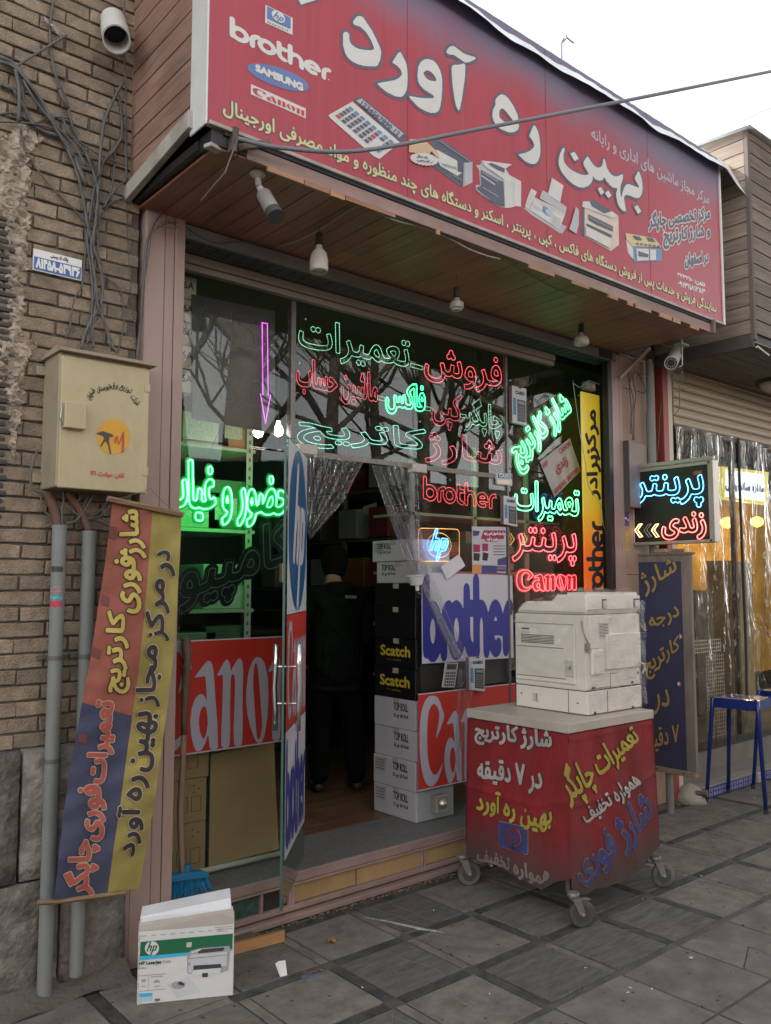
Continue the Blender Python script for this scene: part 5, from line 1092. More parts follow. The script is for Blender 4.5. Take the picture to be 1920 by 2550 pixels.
for a in ((1385,1190,1505,1182), (1390,1203,1505,1196), (1400,1216,1470,1212), (895,1505,1068,1492), (895,1607,1068,1590)): hpoly(M_pg, [(a[0], a[1]), (a[2], a[3]), (a[2], a[3]+5), (a[0], a[1]+5)])
hpoly(M_pg, [(955,1510),(958,1510),(958,1600),(955,1600)])
# picture of the printer
hpoly(M_pg, [(1205,1380),(1225,1345),(1290,1328),(1485,1312),(1490,1340),(1478,1470),(1435,1490),(1240,1500),(1208,1490)], .0016, 'picture')
hpoly(mat('print_light2', (.5, .52, .54), .5), [(1215,1395),(1230,1370),(1470,1350),(1468,1440),(1440,1445),(1245,1458),(1240,1490),(1215,1485)], .0020, 'picture')
hpoly(M_pd, [(1275,1352),(1300,1335),(1445,1322),(1455,1330),(1440,1345),(1280,1362)], .0024, 'picture'); hpoly(M_pd, [(1248,1440),(1430,1430),(1435,1455),(1250,1470)], .0024, 'picture')
hpoly(mat('print_tray', (.6, .6, .6), .5), [(1250,1470),(1430,1455),(1425,1490),(1230,1508)], .0027, 'picture')
hpoly(mat('print_paper', (.55, .56, .58), .5), [(1078,1562),(1215,1515),(1298,1605),(1150,1655)], .0014, 'picture')
hpoly(M_pg, [(1150+45*math.cos(t), 1568+26*math.sin(t)) for t in np.linspace(0, 6.28, 16, endpoint=False)], .002, 'picture'); hpoly(M_pd, [(1145,1562),(1160,1542),(1193,1556),(1190,1572)], .0025, 'picture')
hpoly(M_pg, [(1478,1320),(1492,1335),(1480,1470),(1466,1478),(1470,1350)], .0024, 'picture'); hpoly(M_cw, [(1230,1352),(1290,1332),(1300,1337),(1240,1360)], .0026, 'picture'); hpoly(M_pd, [(1305,1490),(1345,1487),(1343,1515),(1308,1517)], .0028, 'picture')
hpoly(mat('print_line', (.2, .21, .22), .5), [(1215,1393),(1475,1368),(1475,1372),(1215,1398)], .0029, 'picture'); hpoly(M_pg, [(1215,1420),(1228,1419),(1228,1440),(1215,1441)], .0029, 'picture')
for k in range(9): hpoly(M_pg, [(905+k*62,1247-k*5),(938+k*62,1244-k*5),(938+k*62,1250-k*5),(905+k*62,1253-k*5)], .0011)
for k in range(7): hpoly(mat('carton_wear', (.42, .38, .33), .8), [(887+ru(0,4),1240+k*62),(893+ru(0,6),1250+k*62),(890+ru(0,5),1285+k*62),(886,1290+k*62)], .0009, 'worn_edge')
hpoly(mat('carton_tape', (.5, .5, .47), .25), [(1200,1290),(1235,1287),(1232,1320),(1200,1322)], .0022, 'torn_label'); hpoly(mat('carton_dent', (.46, .45, .42), .6), [(888,1655),(905,1650),(915,1690),(888,1698)], .0012, 'worn_edge')
hpoly(M_cyn, [(900,1622),(985,1618),(985,1640),(900,1646)]); hpoly(mat('print_pale_blue', (.35, .5, .6), .5), [(900,1648),(985,1642),(985,1668),(900,1676)]); htext('35A', M_pd, [(1000,1655),(1035,1652),(1035,1668),(1000,1672)], bold=.0006)
for p_ in ([(912,1530),(940,1528),(938,1548),(914,1550)], [(990,1542),(1010,1532),(1033,1540),(1030,1552),(992,1554)], [(970,1512),(1050,1506),(1050,1512),(970,1518)], [(905,1575),(942,1572),(942,1578),(905,1581)], [(990,1574),(1032,1571),(1032,1577),(990,1580)]): hpoly(M_pg, p_)

# ================================================================ GLASS DOOR
Hn = np.array([2.485, .155]); Nn = np.array([2.026, -.344]); DD = Nn-Hn; DW = np.linalg.norm(DD); DD = DD/DW; DN = np.array([-DD[1], DD[0]])
if DN@(CAM[:2]-Hn) < 0: DN = -DN
gd = thing('glass_door', 'frameless green-edged glass door standing open with printed stickers', 'door', (Hn[0], Hn[1], .2))
def dp3(s, z, n_=0.): p = Hn+DD*s+DN*n_; return (p[0], p[1], z)
M_edge = mat('green_glass_edge', (.05, .12, .10), .2, var=.1)
mb = MB().prism([dp3(0, .192), dp3(DW, .192), dp3(DW, 2.205), dp3(0, 2.205)], (-DN[0]*.010, -DN[1]*.010, 0)); mb.fm = [0, 0, 1, 1, 1, 1]
mb.build('glass_leaf', [glassy('door_glass', (.72, .86, .82), 1.2, .0, haze=.05, hazecol=(.3, .4, .38)), M_edge], gd)
def dsheet(name, m_, s0, s1, z0, z1, n_=.0012): return MB().poly([dp3(s0, z0, n_), dp3(s1, z0, n_), dp3(s1, z1, n_), dp3(s0, z1, n_)]).build(name, m_, gd)
M_stw = mat('sticker_white', (.50, .50, .55), .4, var=.04); M_str = mat('sticker_red', (.46, .035, .022), .4, var=.05); M_stb = mat('sticker_blue', (.03, .035, .25), .4, var=.05); M_oval = mat('sticker_oval_blue', (.0, .08, .22), .35, var=.05); M_grl = mat('sticker_grey_letter', (.40, .40, .46), .4, var=.05)
s0, s1 = .01, DW-.05
dsheet('sticker', M_stw, s0, s1, 1.42, 2.2); dsheet('sticker', M_str, s0, s1, .92, 1.416); dsheet('sticker', M_stw, s0, s1, .38, .916)
dof = (DN[0]*.003, DN[1]*.003, 0); dof2 = (DN[0]*.005, DN[1]*.005, 0)
def dq(a, b, z0, z1): return [dp3(b, z1), dp3(a, z1), dp3(a, z0), dp3(b, z0)]
print_text('', dq(s0+.02, s1-.02, 1.43, 2.19), M_oval, gd, 'logo', dof, loops=[el]); print_text('', dq(s0+.10, s1-.14, 1.44, 2.12), M_stw, gd, 'logo', dof2, loops=HPW, bold=.008)
print_text('', dq(s0+.03, s1-.02, .95, 1.39), M_grl, gd, 'logo', dof, loops=CANON); print_text('', dq(s0+.02, s1-.02, .41, .88), M_stb, gd, 'logo', dof, loops=BROTHER, bold=.006)
for n_, in ((.045,), (-.055,)):
    hd = MB().tube([dp3(DW-.11, .915, n_), dp3(DW-.11, 1.0, n_), dp3(DW-.11, 1.10, n_*1.1), dp3(DW-.11, 1.20, n_), dp3(DW-.11, 1.29, n_)], .012, 12).build('door_handle', mat('chrome', (.75, .75, .76), .12, metal=1., var=0), gd, smooth=True)
for z in (1.03, 1.19): MB().tube([dp3(DW-.11, z, .045), dp3(DW-.11, z, -.055)], .006, 8).build('handle_post', MATS['chrome'], gd)
lk = thing('door_lock', 'brass rim lock fixed on the glass beside the door edge', 'lock', (2.37, .16, 1.56))
boxo('lock_plate', mat('brass_lock', (.42, .33, .2), .35, metal=.5, var=.1), lk, 2.34, 2.408, .155, .188, 1.562, 1.658, .003); boxo('lock_rib', MATS['brass_lock'], lk, 2.362, 2.386, .148, .156, 1.562, 1.658, .002)
for z in (1.575, 1.637):
    for x in (2.343, 2.392): boxo('lock_screw', M_ink, lk, x, x+.013, .150, .156, z, z+.009, .001)
MB().lathe((2.42, .165, 1.612), (1, -.3, 0), [(0, .012), (.03, .012), (.034, .008)], 12).build('lock_bolt', MATS['chrome'], lk, smooth=True)

# ================================================================ STICKERS ON THE GLASS
YS = GY-.002
def wsheet(label, cat, m_, q, name='window_sticker', y=YS, group=None):
    t = thing(name, label, cat, tuple(float(v) for v in sum(quad(q, 1, y))/4), group); MB().poly(quad(q, 1, y)).build('vinyl_sheet', m_, t); return t
c1s = thing('window_sticker', 'red vinyl with huge pale letters low on the left window behind the broom', 'sticker', (2.08, YS, .775))
MB().poly([(1.70, YS, .777), (2.383, YS, .777), (2.383, YS, 1.292), (1.70, YS, 1.292)]).build('vinyl_sheet', M_str, c1s)
for z in (.775, 1.288): boxo('white_border', M_stw, c1s, 1.70, 2.383, YS-.001, YS-.0004, z, z+.006, 0)
# letters clipped by the door edge
LC = [q_*np.array([CANON_X[1]-CANON_X[0], CANON_Z[1]-CANON_Z[0]])+np.array([CANON_X[0], CANON_Z[0]]) for q_ in CANON]
def clip(P, axis, val, keep_less):
    out = []; n = len(P)
    for i in range(n):
        a, b = P[i], P[(i+1) % n]; ia = (a[axis] <= val) == keep_less; ib = (b[axis] <= val) == keep_less
        if ia: out.append(a)
        if ia != ib: t = (val-a[axis])/(b[axis]-a[axis]); out.append(a+(b-a)*t)
    return np.array(out)
def letters_on(parent, L_, x0, x1, m_, y):
    Ls = [clip(clip(q_, 0, x1, True), 0, x0, False) for q_ in L_]; Ls = [q_ for q_ in Ls if len(q_) > 2]
    A = np.vstack(Ls); lo, hi = A.min(0), A.max(0); S = Shape([(q_-lo)/(hi-lo) for q_ in Ls], [(lo[0], y, hi[1]), (hi[0], y, hi[1]), (hi[0], y, lo[1]), (lo[0], y, lo[1])], (0, -.0012, 0), .004)
    S.fill(MB(), 1e-6).build('lettering', m_, parent) if False else S.fill(MB(), 1e-6).build('lettering', m_, parent)
letters_on(c1s, LC, 1.70, 2.383, M_grl, YS)
c2s = thing('window_sticker', 'red vinyl with huge pale letters at the foot of the right window behind the cart', 'sticker', (3.7, YS, .393))
MB().poly([(3.285, YS, .393), (4.12, YS, .393), (4.12, YS, .93), (3.285, YS, .93)]).build('vinyl_sheet', M_str, c2s)
for z in (.391, .926): boxo('white_border', M_stw, c2s, 3.285, 4.12, YS-.001, YS-.0004, z, z+.006, 0)
letters_on(c2s, [q_+np.array([_xr-_xl, -.384]) for q_ in LC], 3.285, 4.115, M_grl, YS)
bs = wsheet('white vinyl with tall purple-blue letters on the right window', 'sticker', M_stw, [(1049,1425),(1276,1433),(1279,1638),(1051,1653)])
print_text('', [(3.335, YS, 1.605), (4.09, YS, 1.605), (4.09, YS, 1.115), (3.335, YS, 1.115)], M_stb, bs, 'logo', (0, -.0012, 0), loops=BROTHER, bold=.013, res=.005)
# two hanging calculators shown between the stickers
def casio(label, q3, ax=1, y=YS-.03, side=.028):
    TL, TR, BR, BL = [np.array(p) for p in quad(q3, 1, y)]
    t = thing('calculator_pack', label, 'calculator', tuple(float(v) for v in (BL+BR)/2), 'packed calculators taped to the glass')
    d = np.array([0, side, 0]); MB().prism([TL, TR, BR, BL], d).build('carton', mat('pack_white', (.55, .55, .56), .5, var=.04), t, bevel=.0015)
    MB().poly([TL+np.array([-.0008, 0, 0]), BL+np.array([-.0008, 0, 0]), BL+d+np.array([-.0008, 0, 0]), TL+d+np.array([-.0008, 0, 0])]).build('side_print', mat('pack_side', (.22, .15, .15), .5), t)
    f = lambda u, v: TL*(1-u)*(1-v)+TR*u*(1-v)+BR*u*v+BL*(1-u)*v
    rect_ = lambda u0, u1, v0, v1, m_, k, nm='print': MB().poly([f(u0, v0)+np.array([0, -k, 0]), f(u1, v0)+np.array([0, -k, 0]), f(u1, v1)+np.array([0, -k, 0]), f(u0, v1)+np.array([0, -k, 0])]).build(nm, m_, t)
    print_text('CASIO', [f(.22, .12), f(.84, .12), f(.84, .20), f(.22, .20)], mat('pack_navy', (.03, .05, .13), .5), t, bold=.0022, fa=False, res=.0012)
    rect_(.06, .26, .32, .78, mat('pack_blue', (.06, .25, .42), .5, var=.4, scale=90), .0012); rect_(.34, .9, .34, .93, mat('calc_body', (.035, .045, .07), .4), .0014, 'calculator_print')
    rect_(.40, .84, .38, .46, mat('calc_lcd', (.22, .27, .25), .3), .0022, 'calculator_print')
    k = mat('calc_key', (.22, .2, .2), .5)
    for r in range(6):
        for c in range(5): rect_(.40+c*.09, .465+c*.09, .52+r*.065, .56+r*.065, k, .0022, 'calculator_key')
    rect_(.94, .965, .37, .9, M_ink, .0022, 'pen_print'); rect_(.42, .62, -.0, .035, M_black, .002, 'hang_hole')
    return t
casio('topmost white calculator pack taped high on the right window', [(1275,960),(1311,968),(1312,1060),(1276,1052)])
casio('white calculator pack taped left of the green neon word', [(1254,1234),(1287,1238),(1289,1312),(1255,1305)])
casio('white calculator pack taped over the red and purple vinyls', [(1168,1637),(1208,1635),(1208,1722),(1169,1718)])
t = thing('calculator_pack', 'small blister pack with blue header stuck near the transom corner', 'calculator', (4.0, .15, 2.2)); q3 = quad([(1236,1178),(1276,1180),(1276,1210),(1238,1206)], 1, YS-.012)
MB().prism(q3, (0, .014, 0)).build('carton', MATS['pack_white'], t, bevel=.001); q3 = quad([(1240,1179),(1275,1182),(1275,1192),(1240,1190)], 1, YS-.0135); MB().poly(q3).build('header', mat('pack_header', (.06, .12, .25), .5), t)
print_text('CASIO', quad([(1243,1180),(1272,1183),(1272,1190),(1243,1188)], 1, YS-.014), M_white, t, bold=.0012, fa=False, res=.001)
MB().poly(quad([(1241,1195),(1270,1196),(1270,1206),(1241,1204)], 1, YS-.0135)).build('window_foil', mat('gold_foil', (.5, .42, .3), .3, metal=.6), t)
# loose grey calculator
t = thing('desk_calculator', 'silver desk calculator leaning behind the curtain between the stickers', 'calculator', (3.62, .15, .95)); f3 = quad([(1110,1650),(1142,1650),(1133,1712),(1102,1712)], 1, YS-.012)
MB().prism(f3, (0, .01, 0)).build('body', mat('calc_silver', (.42, .42, .42), .4), t, bevel=.002)
FF = lambda u, v: f3[0]*(1-u)*(1-v)+f3[1]*u*(1-v)+f3[2]*u*v+f3[3]*(1-u)*v+np.array([0, -.0015, 0])
MB().poly([FF(.12, .06), FF(.88, .06), FF(.86, .28), FF(.12, .28)]).build('display', mat('calc_display', (.06, .06, .055), .3), t)
for r in range(5):
    for c in range(5): MB().poly([FF(.1+c*.165, .38+r*.12), FF(.22+c*.165, .38+r*.12), FF(.22+c*.165, .46+r*.12), FF(.1+c*.165, .46+r*.12)]).build('key', M_ink, t)
# dark shelf gap between the vinyls, behind glass
boxo('dark_board', mat('dark_board', (.03, .022, .022), .5, var=.2), None, 3.33, 4.1, .215, .225, .94, 1.09, 0, label='dark board behind the glass between the purple and red vinyls', cat='board')
# poster, papers
po = wsheet('crowded printed price poster stuck under the red dotted word', 'poster', mat('poster_white', (.5, .5, .53), .5), [(1175,1311),(1260,1312),(1261,1429),(1176,1427)], 'poster', YS-.001)
def pp(pts, m_, k=.001): MB().poly([p+np.array([0, -k, 0]) for p in quad(zoomq(pts, 960, 800, 2.765), 1, YS-.001)]).build('print', m_, po)
M_mag = mat('poster_magenta', (.32, .02, .10), .5); M_nav = mat('poster_navy', (.06, .05, .2), .5); M_or = mat('poster_orange', (.6, .25, .08), .5)
pp([(675,1440),(828,1440),(812,1500),(655,1500)], M_mag); pp([(665,1480),(775,1480),(770,1518),(690,1518)], M_mag, .0014); pp([(603,1535),(650,1538),(650,1590),(603,1590)], M_mag); pp([(665,1530),(705,1532),(705,1582),(665,1582)], M_mag); pp([(600,1440),(650,1445),(640,1475),(602,1480)], M_nav)
pp([(605,1595),(650,1600),(645,1650),(605,1648)], M_ink); pp([(670,1590),(710,1600),(700,1650),(665,1645)], M_ink); pp([(770,1640),(832,1620),(832,1680),(770,1680)], M_nav); pp([(597,1675),(660,1675),(655,1738),(597,1738)], M_or); pp([(662,1680),(832,1685),(832,1738),(658,1738)], M_nav)
for k in range(4): pp([(742,1545+k*20),(822,1545+k*20),(822,1550+k*20),(742,1550+k*20)], M_ink); pp([(765,1688+k*12),(830,1690+k*12),(830,1695+k*12),(765,1693+k*12)], (M_or, M_cyn, M_mag, M_white)[k], .0016)
for s, qq, m_ in (('بهین ره آورد', [(695,1483),(768,1483),(768,1513),(695,1513)], M_white), ('مرکز مجاز ماشینهای اداری و رایانه', [(680,1452),(822,1450),(818,1475),(674,1475)], M_white)):
    print_text(s, quad(zoomq(qq, 960, 800, 2.765), 1, YS-.001), m_, po, bold=.0012, res=.0018, off=(0, -.0022, 0))
wp = thing('paper_note', 'blank white slip of paper taped aslant over the vinyl corner', 'paper', (3.4, .17, 1.6)); MB().grid(lambda u, v: at(*(np.array([1098, 1411])*(1-u)*(1-v)+np.array([1143, 1380])*u*(1-v)+np.array([1159, 1409])*u*v+np.array([1112, 1443])*(1-u)*v), 1, YS-.012-.01*math.sin(u*3)), 6, 6).build('sheet', mat('paper', (.6, .6, .63), .7, var=.03), wp, smooth=True)
zs = thing('paper_sign', 'tilted white paper sheet with red handwritten word on the right window', 'paper', (4.5, .17, 2.2)); Q4 = [(1344,1150),(1419,1091),(1446,1172),(1381,1238)]
wr = lambda u, v: (np.array(Q4[0])*(1-u)*(1-v)+np.array(Q4[1])*u*(1-v)+np.array(Q4[2])*u*v+np.array(Q4[3])*(1-u)*v)
MB().grid(lambda u, v: at(*wr(u, v), 1, YS-.006-.004*math.sin(u*22+v*3)), 30, 8).build('sheet', mat('paper_cream', (.42, .40, .36), .6, var=.05), zs, smooth=True)
def zt(s, u0, u1, v0, v1, m_, fa, b_): print_text(s, [at(*wr(u, v), 1, YS-.012) for u, v in ((u0, v0), (u1, v0), (u1, v1), (u0, v1))], m_, zs, bold=b_, fa=fa, res=.002)
M_hr = mat('hand_red', (.4, .05, .05), .6)
zt('HP', .04, .2, .08, .22, M_hr, False, .0012); zt('CANON', .6, .97, .06, .2, M_hr, False, .0012); zt('زندی', .32, .72, .33, .62, M_hr, True, .003); zt('SAMSUNG', .05, .48, .84, .96, M_hr, False, .0012); zt('BROTHER', .55, .97, .84, .96, M_hr, False, .0012)
# pillar stickers
t = wsheet('small blue sticker with a number on the travertine pillar', 'sticker', mat('pill_blue', (.08, .08, .25), .5), [(1549,1266),(1566,1266),(1567,1310),(1550,1310)], 'pillar_sticker', .008); print_text('۳۰', quad([(1551,1288),(1565,1288),(1566,1300),(1551,1300)], 1, .006), M_white, t, bold=.002, res=.0015)
t = wsheet('small yellow notice under the blue sticker on the pillar', 'sticker', mat('pill_yellow', (.42, .36, .1), .5, var=.3, scale=60), [(1551,1320),(1566,1321),(1568,1372),(1552,1372)], 'pillar_sticker', .008)
# ================================================================ PLASTIC CURTAIN IN THE DOORWAY
M_pl = glassy('curtain_plastic', (.93, .93, .95), 1.1, .06, haze=.05, hazecol=(.55, .52, .55), wrinkle=1.1, wscale=5., wstretch=(9, 9, 1.2))
M_pl2 = glassy('curtain_plastic_folded', (.84, .82, .86), 1.5, .08, haze=.24, hazecol=(.6, .56, .6), wrinkle=1.2, wscale=6., wstretch=(14, 14, 1.0))
ct = thing('plastic_curtain', 'clear wrinkled plastic curtain parted and tied to both sides of the doorway', 'curtain', (3.0, .13, 2.2))
def drape(name, L1, R1, y, amp, freq, m_, nu=60, nv=26):
    def f(u, v):
        a = ed(L1, v); b = ed(R1, v); p = a*(1-u)+b*u
        return at(p[0], p[1], 1, y+amp*math.sin(u*freq+v*2)+amp*.5*math.sin(u*freq*2.3+v*5))
    MB().grid(f, nu, nv).build(name, m_, ct, smooth=True)
drape('curtain_sheet', [(735,1128),(745,1210),(765,1320)], [(905,1150),(858,1245),(772,1345)], .14, .012, 16, M_pl)
drape('curtain_fold', [(925,1158),(965,1280),(1008,1390),(1040,1480)], [(945,1160),(1000,1290),(1038,1392),(1052,1480)], .13, .018, 26, M_pl2, 30, 40)
drape('curtain_sheet', [(945,1160),(1000,1290),(1038,1392),(1052,1480)], [(1038,1165),(1046,1290),(1060,1400),(1070,1480)], .135, .012, 30, M_pl, 50, 36)
drape('curtain_fold', [(1000,1300),(1040,1430),(1090,1560),(1140,1650),(1136,1800),(1133,1900)], [(1040,1290),(1075,1430),(1130,1560),(1175,1650),(1178,1800),(1172,1990)], .12, .010, 20, M_pl, 30, 50)
drape('curtain_fold', [(1040,1440),(1085,1540),(1130,1640)], [(1052,1440),(1100,1535),(1150,1630)], .10, .008, 12, M_pl2, 14, 30)
bt = thing('plastic_bucket', 'small white plastic cup hanging in the curtain folds', 'cup', tuple(at(1035, 1460, 1, .10)))
c_ = Vector(at(1035, 1432, 1, .10)); MB().lathe(c_, (.1, 0, -1), [(0, .052), (.004, .056), (.008, .05), (.055, .034), (.056, .0)], 24).build('cup', mat('cup_white', (.6, .58, .58), .4), bt, smooth=False)
MB().lathe(c_+Vector((.01, 0, -.056)), (.1, 0, -1), [(0, .012), (.03, .01), (.034, .003)], 10).build('cup_spout', M_white, bt)

# ================================================================ CARTON STACK INSIDE THE DOORWAY
M_rollbox = mat('roll_box_white', (.50, .48, .52), .65, var=.05, dirt=.2, dirtcol=(.4, .38, .38)); M_blkbox = mat('roll_box_black', (.012, .011, .012), .35, var=.2); M_gold = mat('box_gold', (.58, .43, .05), .5)
def carton(label, z0, z1, m_, kind, x=3.30, dy=0., group='stacked paper roll cartons', note=False):
    y0, y1 = .225+dy, .60+dy; t = thing('paper_carton', label, 'box', (x+.15, (y0+y1)/2, z0), group)
    boxo('carton_body', m_, t, x, x+.3, y0, y1, z0+.001, z1-.001, .003)
    X_ = x-.0; o = (-.0015, 0, 0); h_ = z1-z0
    def fq(a0, a1, b0, b1): return [(X_, y1-(y1-y0)*a0, z0+h_*b1), (X_, y1-(y1-y0)*a1, z0+h_*b1), (X_, y1-(y1-y0)*a1, z0+h_*b0), (X_, y1-(y1-y0)*a0, z0+h_*b0)]
    if kind == 'top':
        s_ = (.02 if dy else 0); k = .40 if z0 < 1.3 else .05
        print_text('TOP ROLL', fq(k+.08, k+.42, .60, .86), M_ink, t, off=o, bold=.0012, fa=False, res=.0016); print_text('55 gr 60 Roll', fq(k+.08, k+.42, .34, .50), M_ink, t, off=o, bold=.0006, fa=False, res=.0016)
        if note:
            MB().add(fq(.04, .3, .45, .92), [(0, 1, 2, 3)]).build('paper_label', mat('box_label', (.42, .40, .42), .6), t).location = (-.0012, 0, 0)
            for r in range(4): MB().add([(p[0]-.0026, p[1], p[2]) for p in fq(.07, .27, .52+r*.1, .54+r*.1)], [(0, 1, 2, 3)]).build('print', M_ink, t)
    elif kind == 'scatch': print_text('Scatch', fq(.16, .86, .40, .74), M_gold, t, off=o, bold=.003, fa=False, res=.002); print_text('Premium Quality', fq(.34, .66, .22, .30), M_gold, t, off=o, fa=False, res=.0016)
    zt_ = z1-.001
    boxo('packing_tape', mat('tape_film', (.42, .37, .30) if m_ is M_rollbox else (.03, .03, .03), .15, var=0), t, x-.0012, x-.0003, y0+.15, y0+.20, zt_-.03, zt_, 0)
    return t
def zpx(y): return at(940, y, 0, 3.30)[2]
zs_ = [.204, .375, .545, .715, .885, 1.055, 1.215, 1.38, 1.53, 1.69]
# left and right faces of the stack fitted to the picture
carton('bottom white paper roll carton of the doorway stack', .204, .372, M_rollbox, 'top', note=True)
carton('second white paper roll carton from the floor', .372, .54, M_rollbox, 'top', note=True, dy=.004)
carton('third white paper roll carton from the floor', .54, .712, M_rollbox, 'top', x=3.305)
carton('fourth white paper roll carton, just under the black ones', .712, .885, M_rollbox, 'top', x=3.302)
carton('lower black carton with yellow lettering', .885, 1.062, M_blkbox, 'scatch')
carton('upper black carton with yellow lettering', 1.062, 1.235, M_blkbox, 'scatch', x=3.304)
carton('plain glossy black carton above the lettered black ones', 1.235, 1.42, M_blkbox, 'none')
carton('topmost plain black carton wrapped in glossy film', 1.42, 1.56, M_blkbox, 'none', x=3.303)
carton('white carton resting on the black cartons', 1.56, 1.69, M_rollbox, 'top', x=3.32)
carton('topmost white carton of the whole stack', 1.69, 1.82, M_rollbox, 'top', x=3.31, dy=.03, note=True)

# ================================================================ INSIDE THE SHOP
M_shelf = mat('shelf_steel', (.20, .21, .19), .5, var=.1); M_ds = mat('dark_shelf', (.06, .055, .05), .6)
def upright(x, y, z0, z1, t):
    boxo('shelf_upright', M_shelf, t, x, x+.04, y, y+.003, z0, z1, 0); mb = MB(); z = z0+.03
    while z < z1-.02: mb.box(x+.014, x+.026, y-.001, y-.0004, z, z+.02); z += .05
    mb.build('upright_slots', M_ink, t)
s1_ = thing('steel_shelf', 'slotted steel shelving unit packed with goods behind the left window', 'shelf', (2.3, .9, .2))
for x in (1.95, 2.40): upright(x, .62, .2, 2.75, s1_)
for z in (1.05, 1.42, 1.85, 2.3, 2.62): boxo('shelf_board', M_shelf, s1_, 1.62, 2.46, .622, 1.05, z-.02, z, .002)
CB = lambda n, c: mat('goods_'+n, tuple(v*.5 for v in c), .55, var=.15, scale=10)  # stock colours darkened, the deep shade indoors is put into them
goods = [('orange ink carton on the upper left shelf', 2.35, 2.58, 2.30, 2.50, (.42, .16, .05)), ('white carton with text on the upper left shelf', 2.02, 2.3, 2.30, 2.47, (.5, .5, .46)), ('green carton on the middle shelf behind the neon', 2.3, 2.58, 1.85, 2.12, (.05, .16, .07)), ('pale carton with small windows on the middle shelf', 2.01, 2.27, 1.85, 2.05, (.35, .42, .36)), ('white glue carton on the third shelf', 2.28, 2.6, 1.42, 1.66, (.5, .52, .48)),
         ('dark green carton on the lower shelf', 2.3, 2.58, 1.05, 1.33, (.03, .10, .05)), ('grey carton on the lower shelf at the left', 2.0, 2.24, 1.05, 1.30, (.22, .25, .22)), ('blue plastic tub on the third shelf by the column', 1.66, 1.9, 1.42, 1.70, (.03, .16, .30)), ('brown carton on the lower left shelf corner', 1.64, 1.92, 1.05, 1.28, (.30, .18, .09)), ('yellow carton on the upper shelf by the column', 1.64, 1.9, 2.30, 2.52, (.45, .36, .06)), ('dark red carton beside the shelf upright', 2.66, 2.93, 2.30, 2.55, (.25, .04, .03)), ('white carton at the right of the middle shelf', 2.67, 2.92, 1.85, 2.08, (.4, .42, .38))]
for lab, x0, x1, z0, z1, c_ in goods:
    if x1 > 2.65: continue
    x1 = min(x1, 2.45); x0 = x0-.12 if x0 > 2.2 else x0
    t = thing('goods_carton', lab, 'box', ((x0+x1)/2, .8, z0)); m_ = CB('%d%d' % (x0*100, z0*100), c_)
    boxo('carton_body', m_, t, x0, x1, .64, .95, z0+.001, z1, .004); boxo('label_patch', mat('goods_label', (.24, .24, .22), .6, var=.5, scale=80), t, x0+.04, x0+.04+(x1-x0)*.5, .6375, .6395, z0+.05, z0+.05+(z1-z0)*.45, 0)
    if 'glue' in lab: print_text('Unisol', [(x0+.05, .636, z1-.05), (x1-.05, .636, z1-.05), (x1-.05, .636, z1-.11), (x0+.05, .636, z1-.11)], M_ink, t, bold=.002, fa=False, res=.003)
# toner boxes with numbers against the top left glass
for k in range(5):
    z0 = 2.93-.115*k; labs = ('topmost', 'second', 'third', 'fourth', 'lowest')[k]
    t = thing('toner_box', labs+' white toner box with printed number in the column of boxes by the left window', 'box', (1.78, .33, z0), 'toner boxes piled against the glass')
    boxo('carton_body', mat('toner_box', (.42, .38, .30), .6, var=.12), t, 1.64, 1.885, .25, .42, z0+.001, z0+.112, .002)
    print_text('26A', [(1.79, .249, z0+.085), (1.87, .249, z0+.085), (1.87, .249, z0+.05), (1.79, .249, z0+.05)], M_ink, t, bold=.001, fa=False, res=.002)
# brown cartons behind the lower left glass
M_kraft = mat('kraft', (.40, .26, .13), .85, var=.12, scale=4, dirt=.25, dirtcol=(.13, .085, .05))
ks = [('lower left kraft carton with symbols behind the glass', 1.62, 2.0, .205, .44), ('middle kraft carton with symbols behind the glass', 1.62, 2.0, .442, .64), ('upper kraft carton behind the glass, just under the red vinyl', 1.60, 2.01, .642, .86)]
for lab, x0, x1, z0, z1 in ks:
    t = thing('kraft_carton', lab, 'box', ((x0+x1)/2, .4, z0), 'kraft cartons behind the broom'); boxo('carton_body', M_kraft, t, x0, x1, .27, .55, z0, z1, .004)
    for j in range(3): MB().tube([(x0+.16+j*.07, .268, z0+.05), (x0+.21+j*.07, .268, z0+.05), (x0+.21+j*.07, .268, z0+.12), (x0+.16+j*.07, .268, z0+.12)], .0012, 4, closed=True).build('printed_symbol', M_ink, t)
    for j in range(3):
        a = j*2.09; MB().poly([(x1-.06+.018*math.cos(a)+.006*math.cos(b), .2685, z1-.045+.018*math.sin(a)+.006*math.sin(b)) for b in (0, 2.1, 4.2)]).build('recycling_mark', M_ink, t)
    if z0 > .4 and z0 < .6: print_text('HANDLE WITH CARE', [(x1-.02, .2685, z1-.018), (x1-.17, .2685, z1-.018), (x1-.17, .2685, z1-.006), (x1-.02, .2685, z1-.006)], M_ink, t, fa=False, res=.002)
t = thing('cardboard_sheet', 'large plain brown cardboard sheet leaning behind the left glass', 'cardboard', (2.22, .3, .21))
MB().prism([(2.005, .245, .232), (2.40, .255, .232), (2.40, .31, .745), (2.035, .30, .735)], (0, .006, 0)).build('sheet', M_kraft, t, bevel=.001)
MB().prism([(2.10, .33, .60), (2.42, .33, .60), (2.42, .34, .79), (2.12, .34, .775)], (0, .006, 0)).build('sheet', M_kraft, t, bevel=.001)
t = thing('white_carton', 'grey-white carton with printed line behind the cardboard sheet', 'box', (2.25, .45, .6)); boxo('carton_body', mat('greywhite_box', (.28, .29, .28), .6), t, 2.08, 2.42, .36, .56, .25, .86, .003)
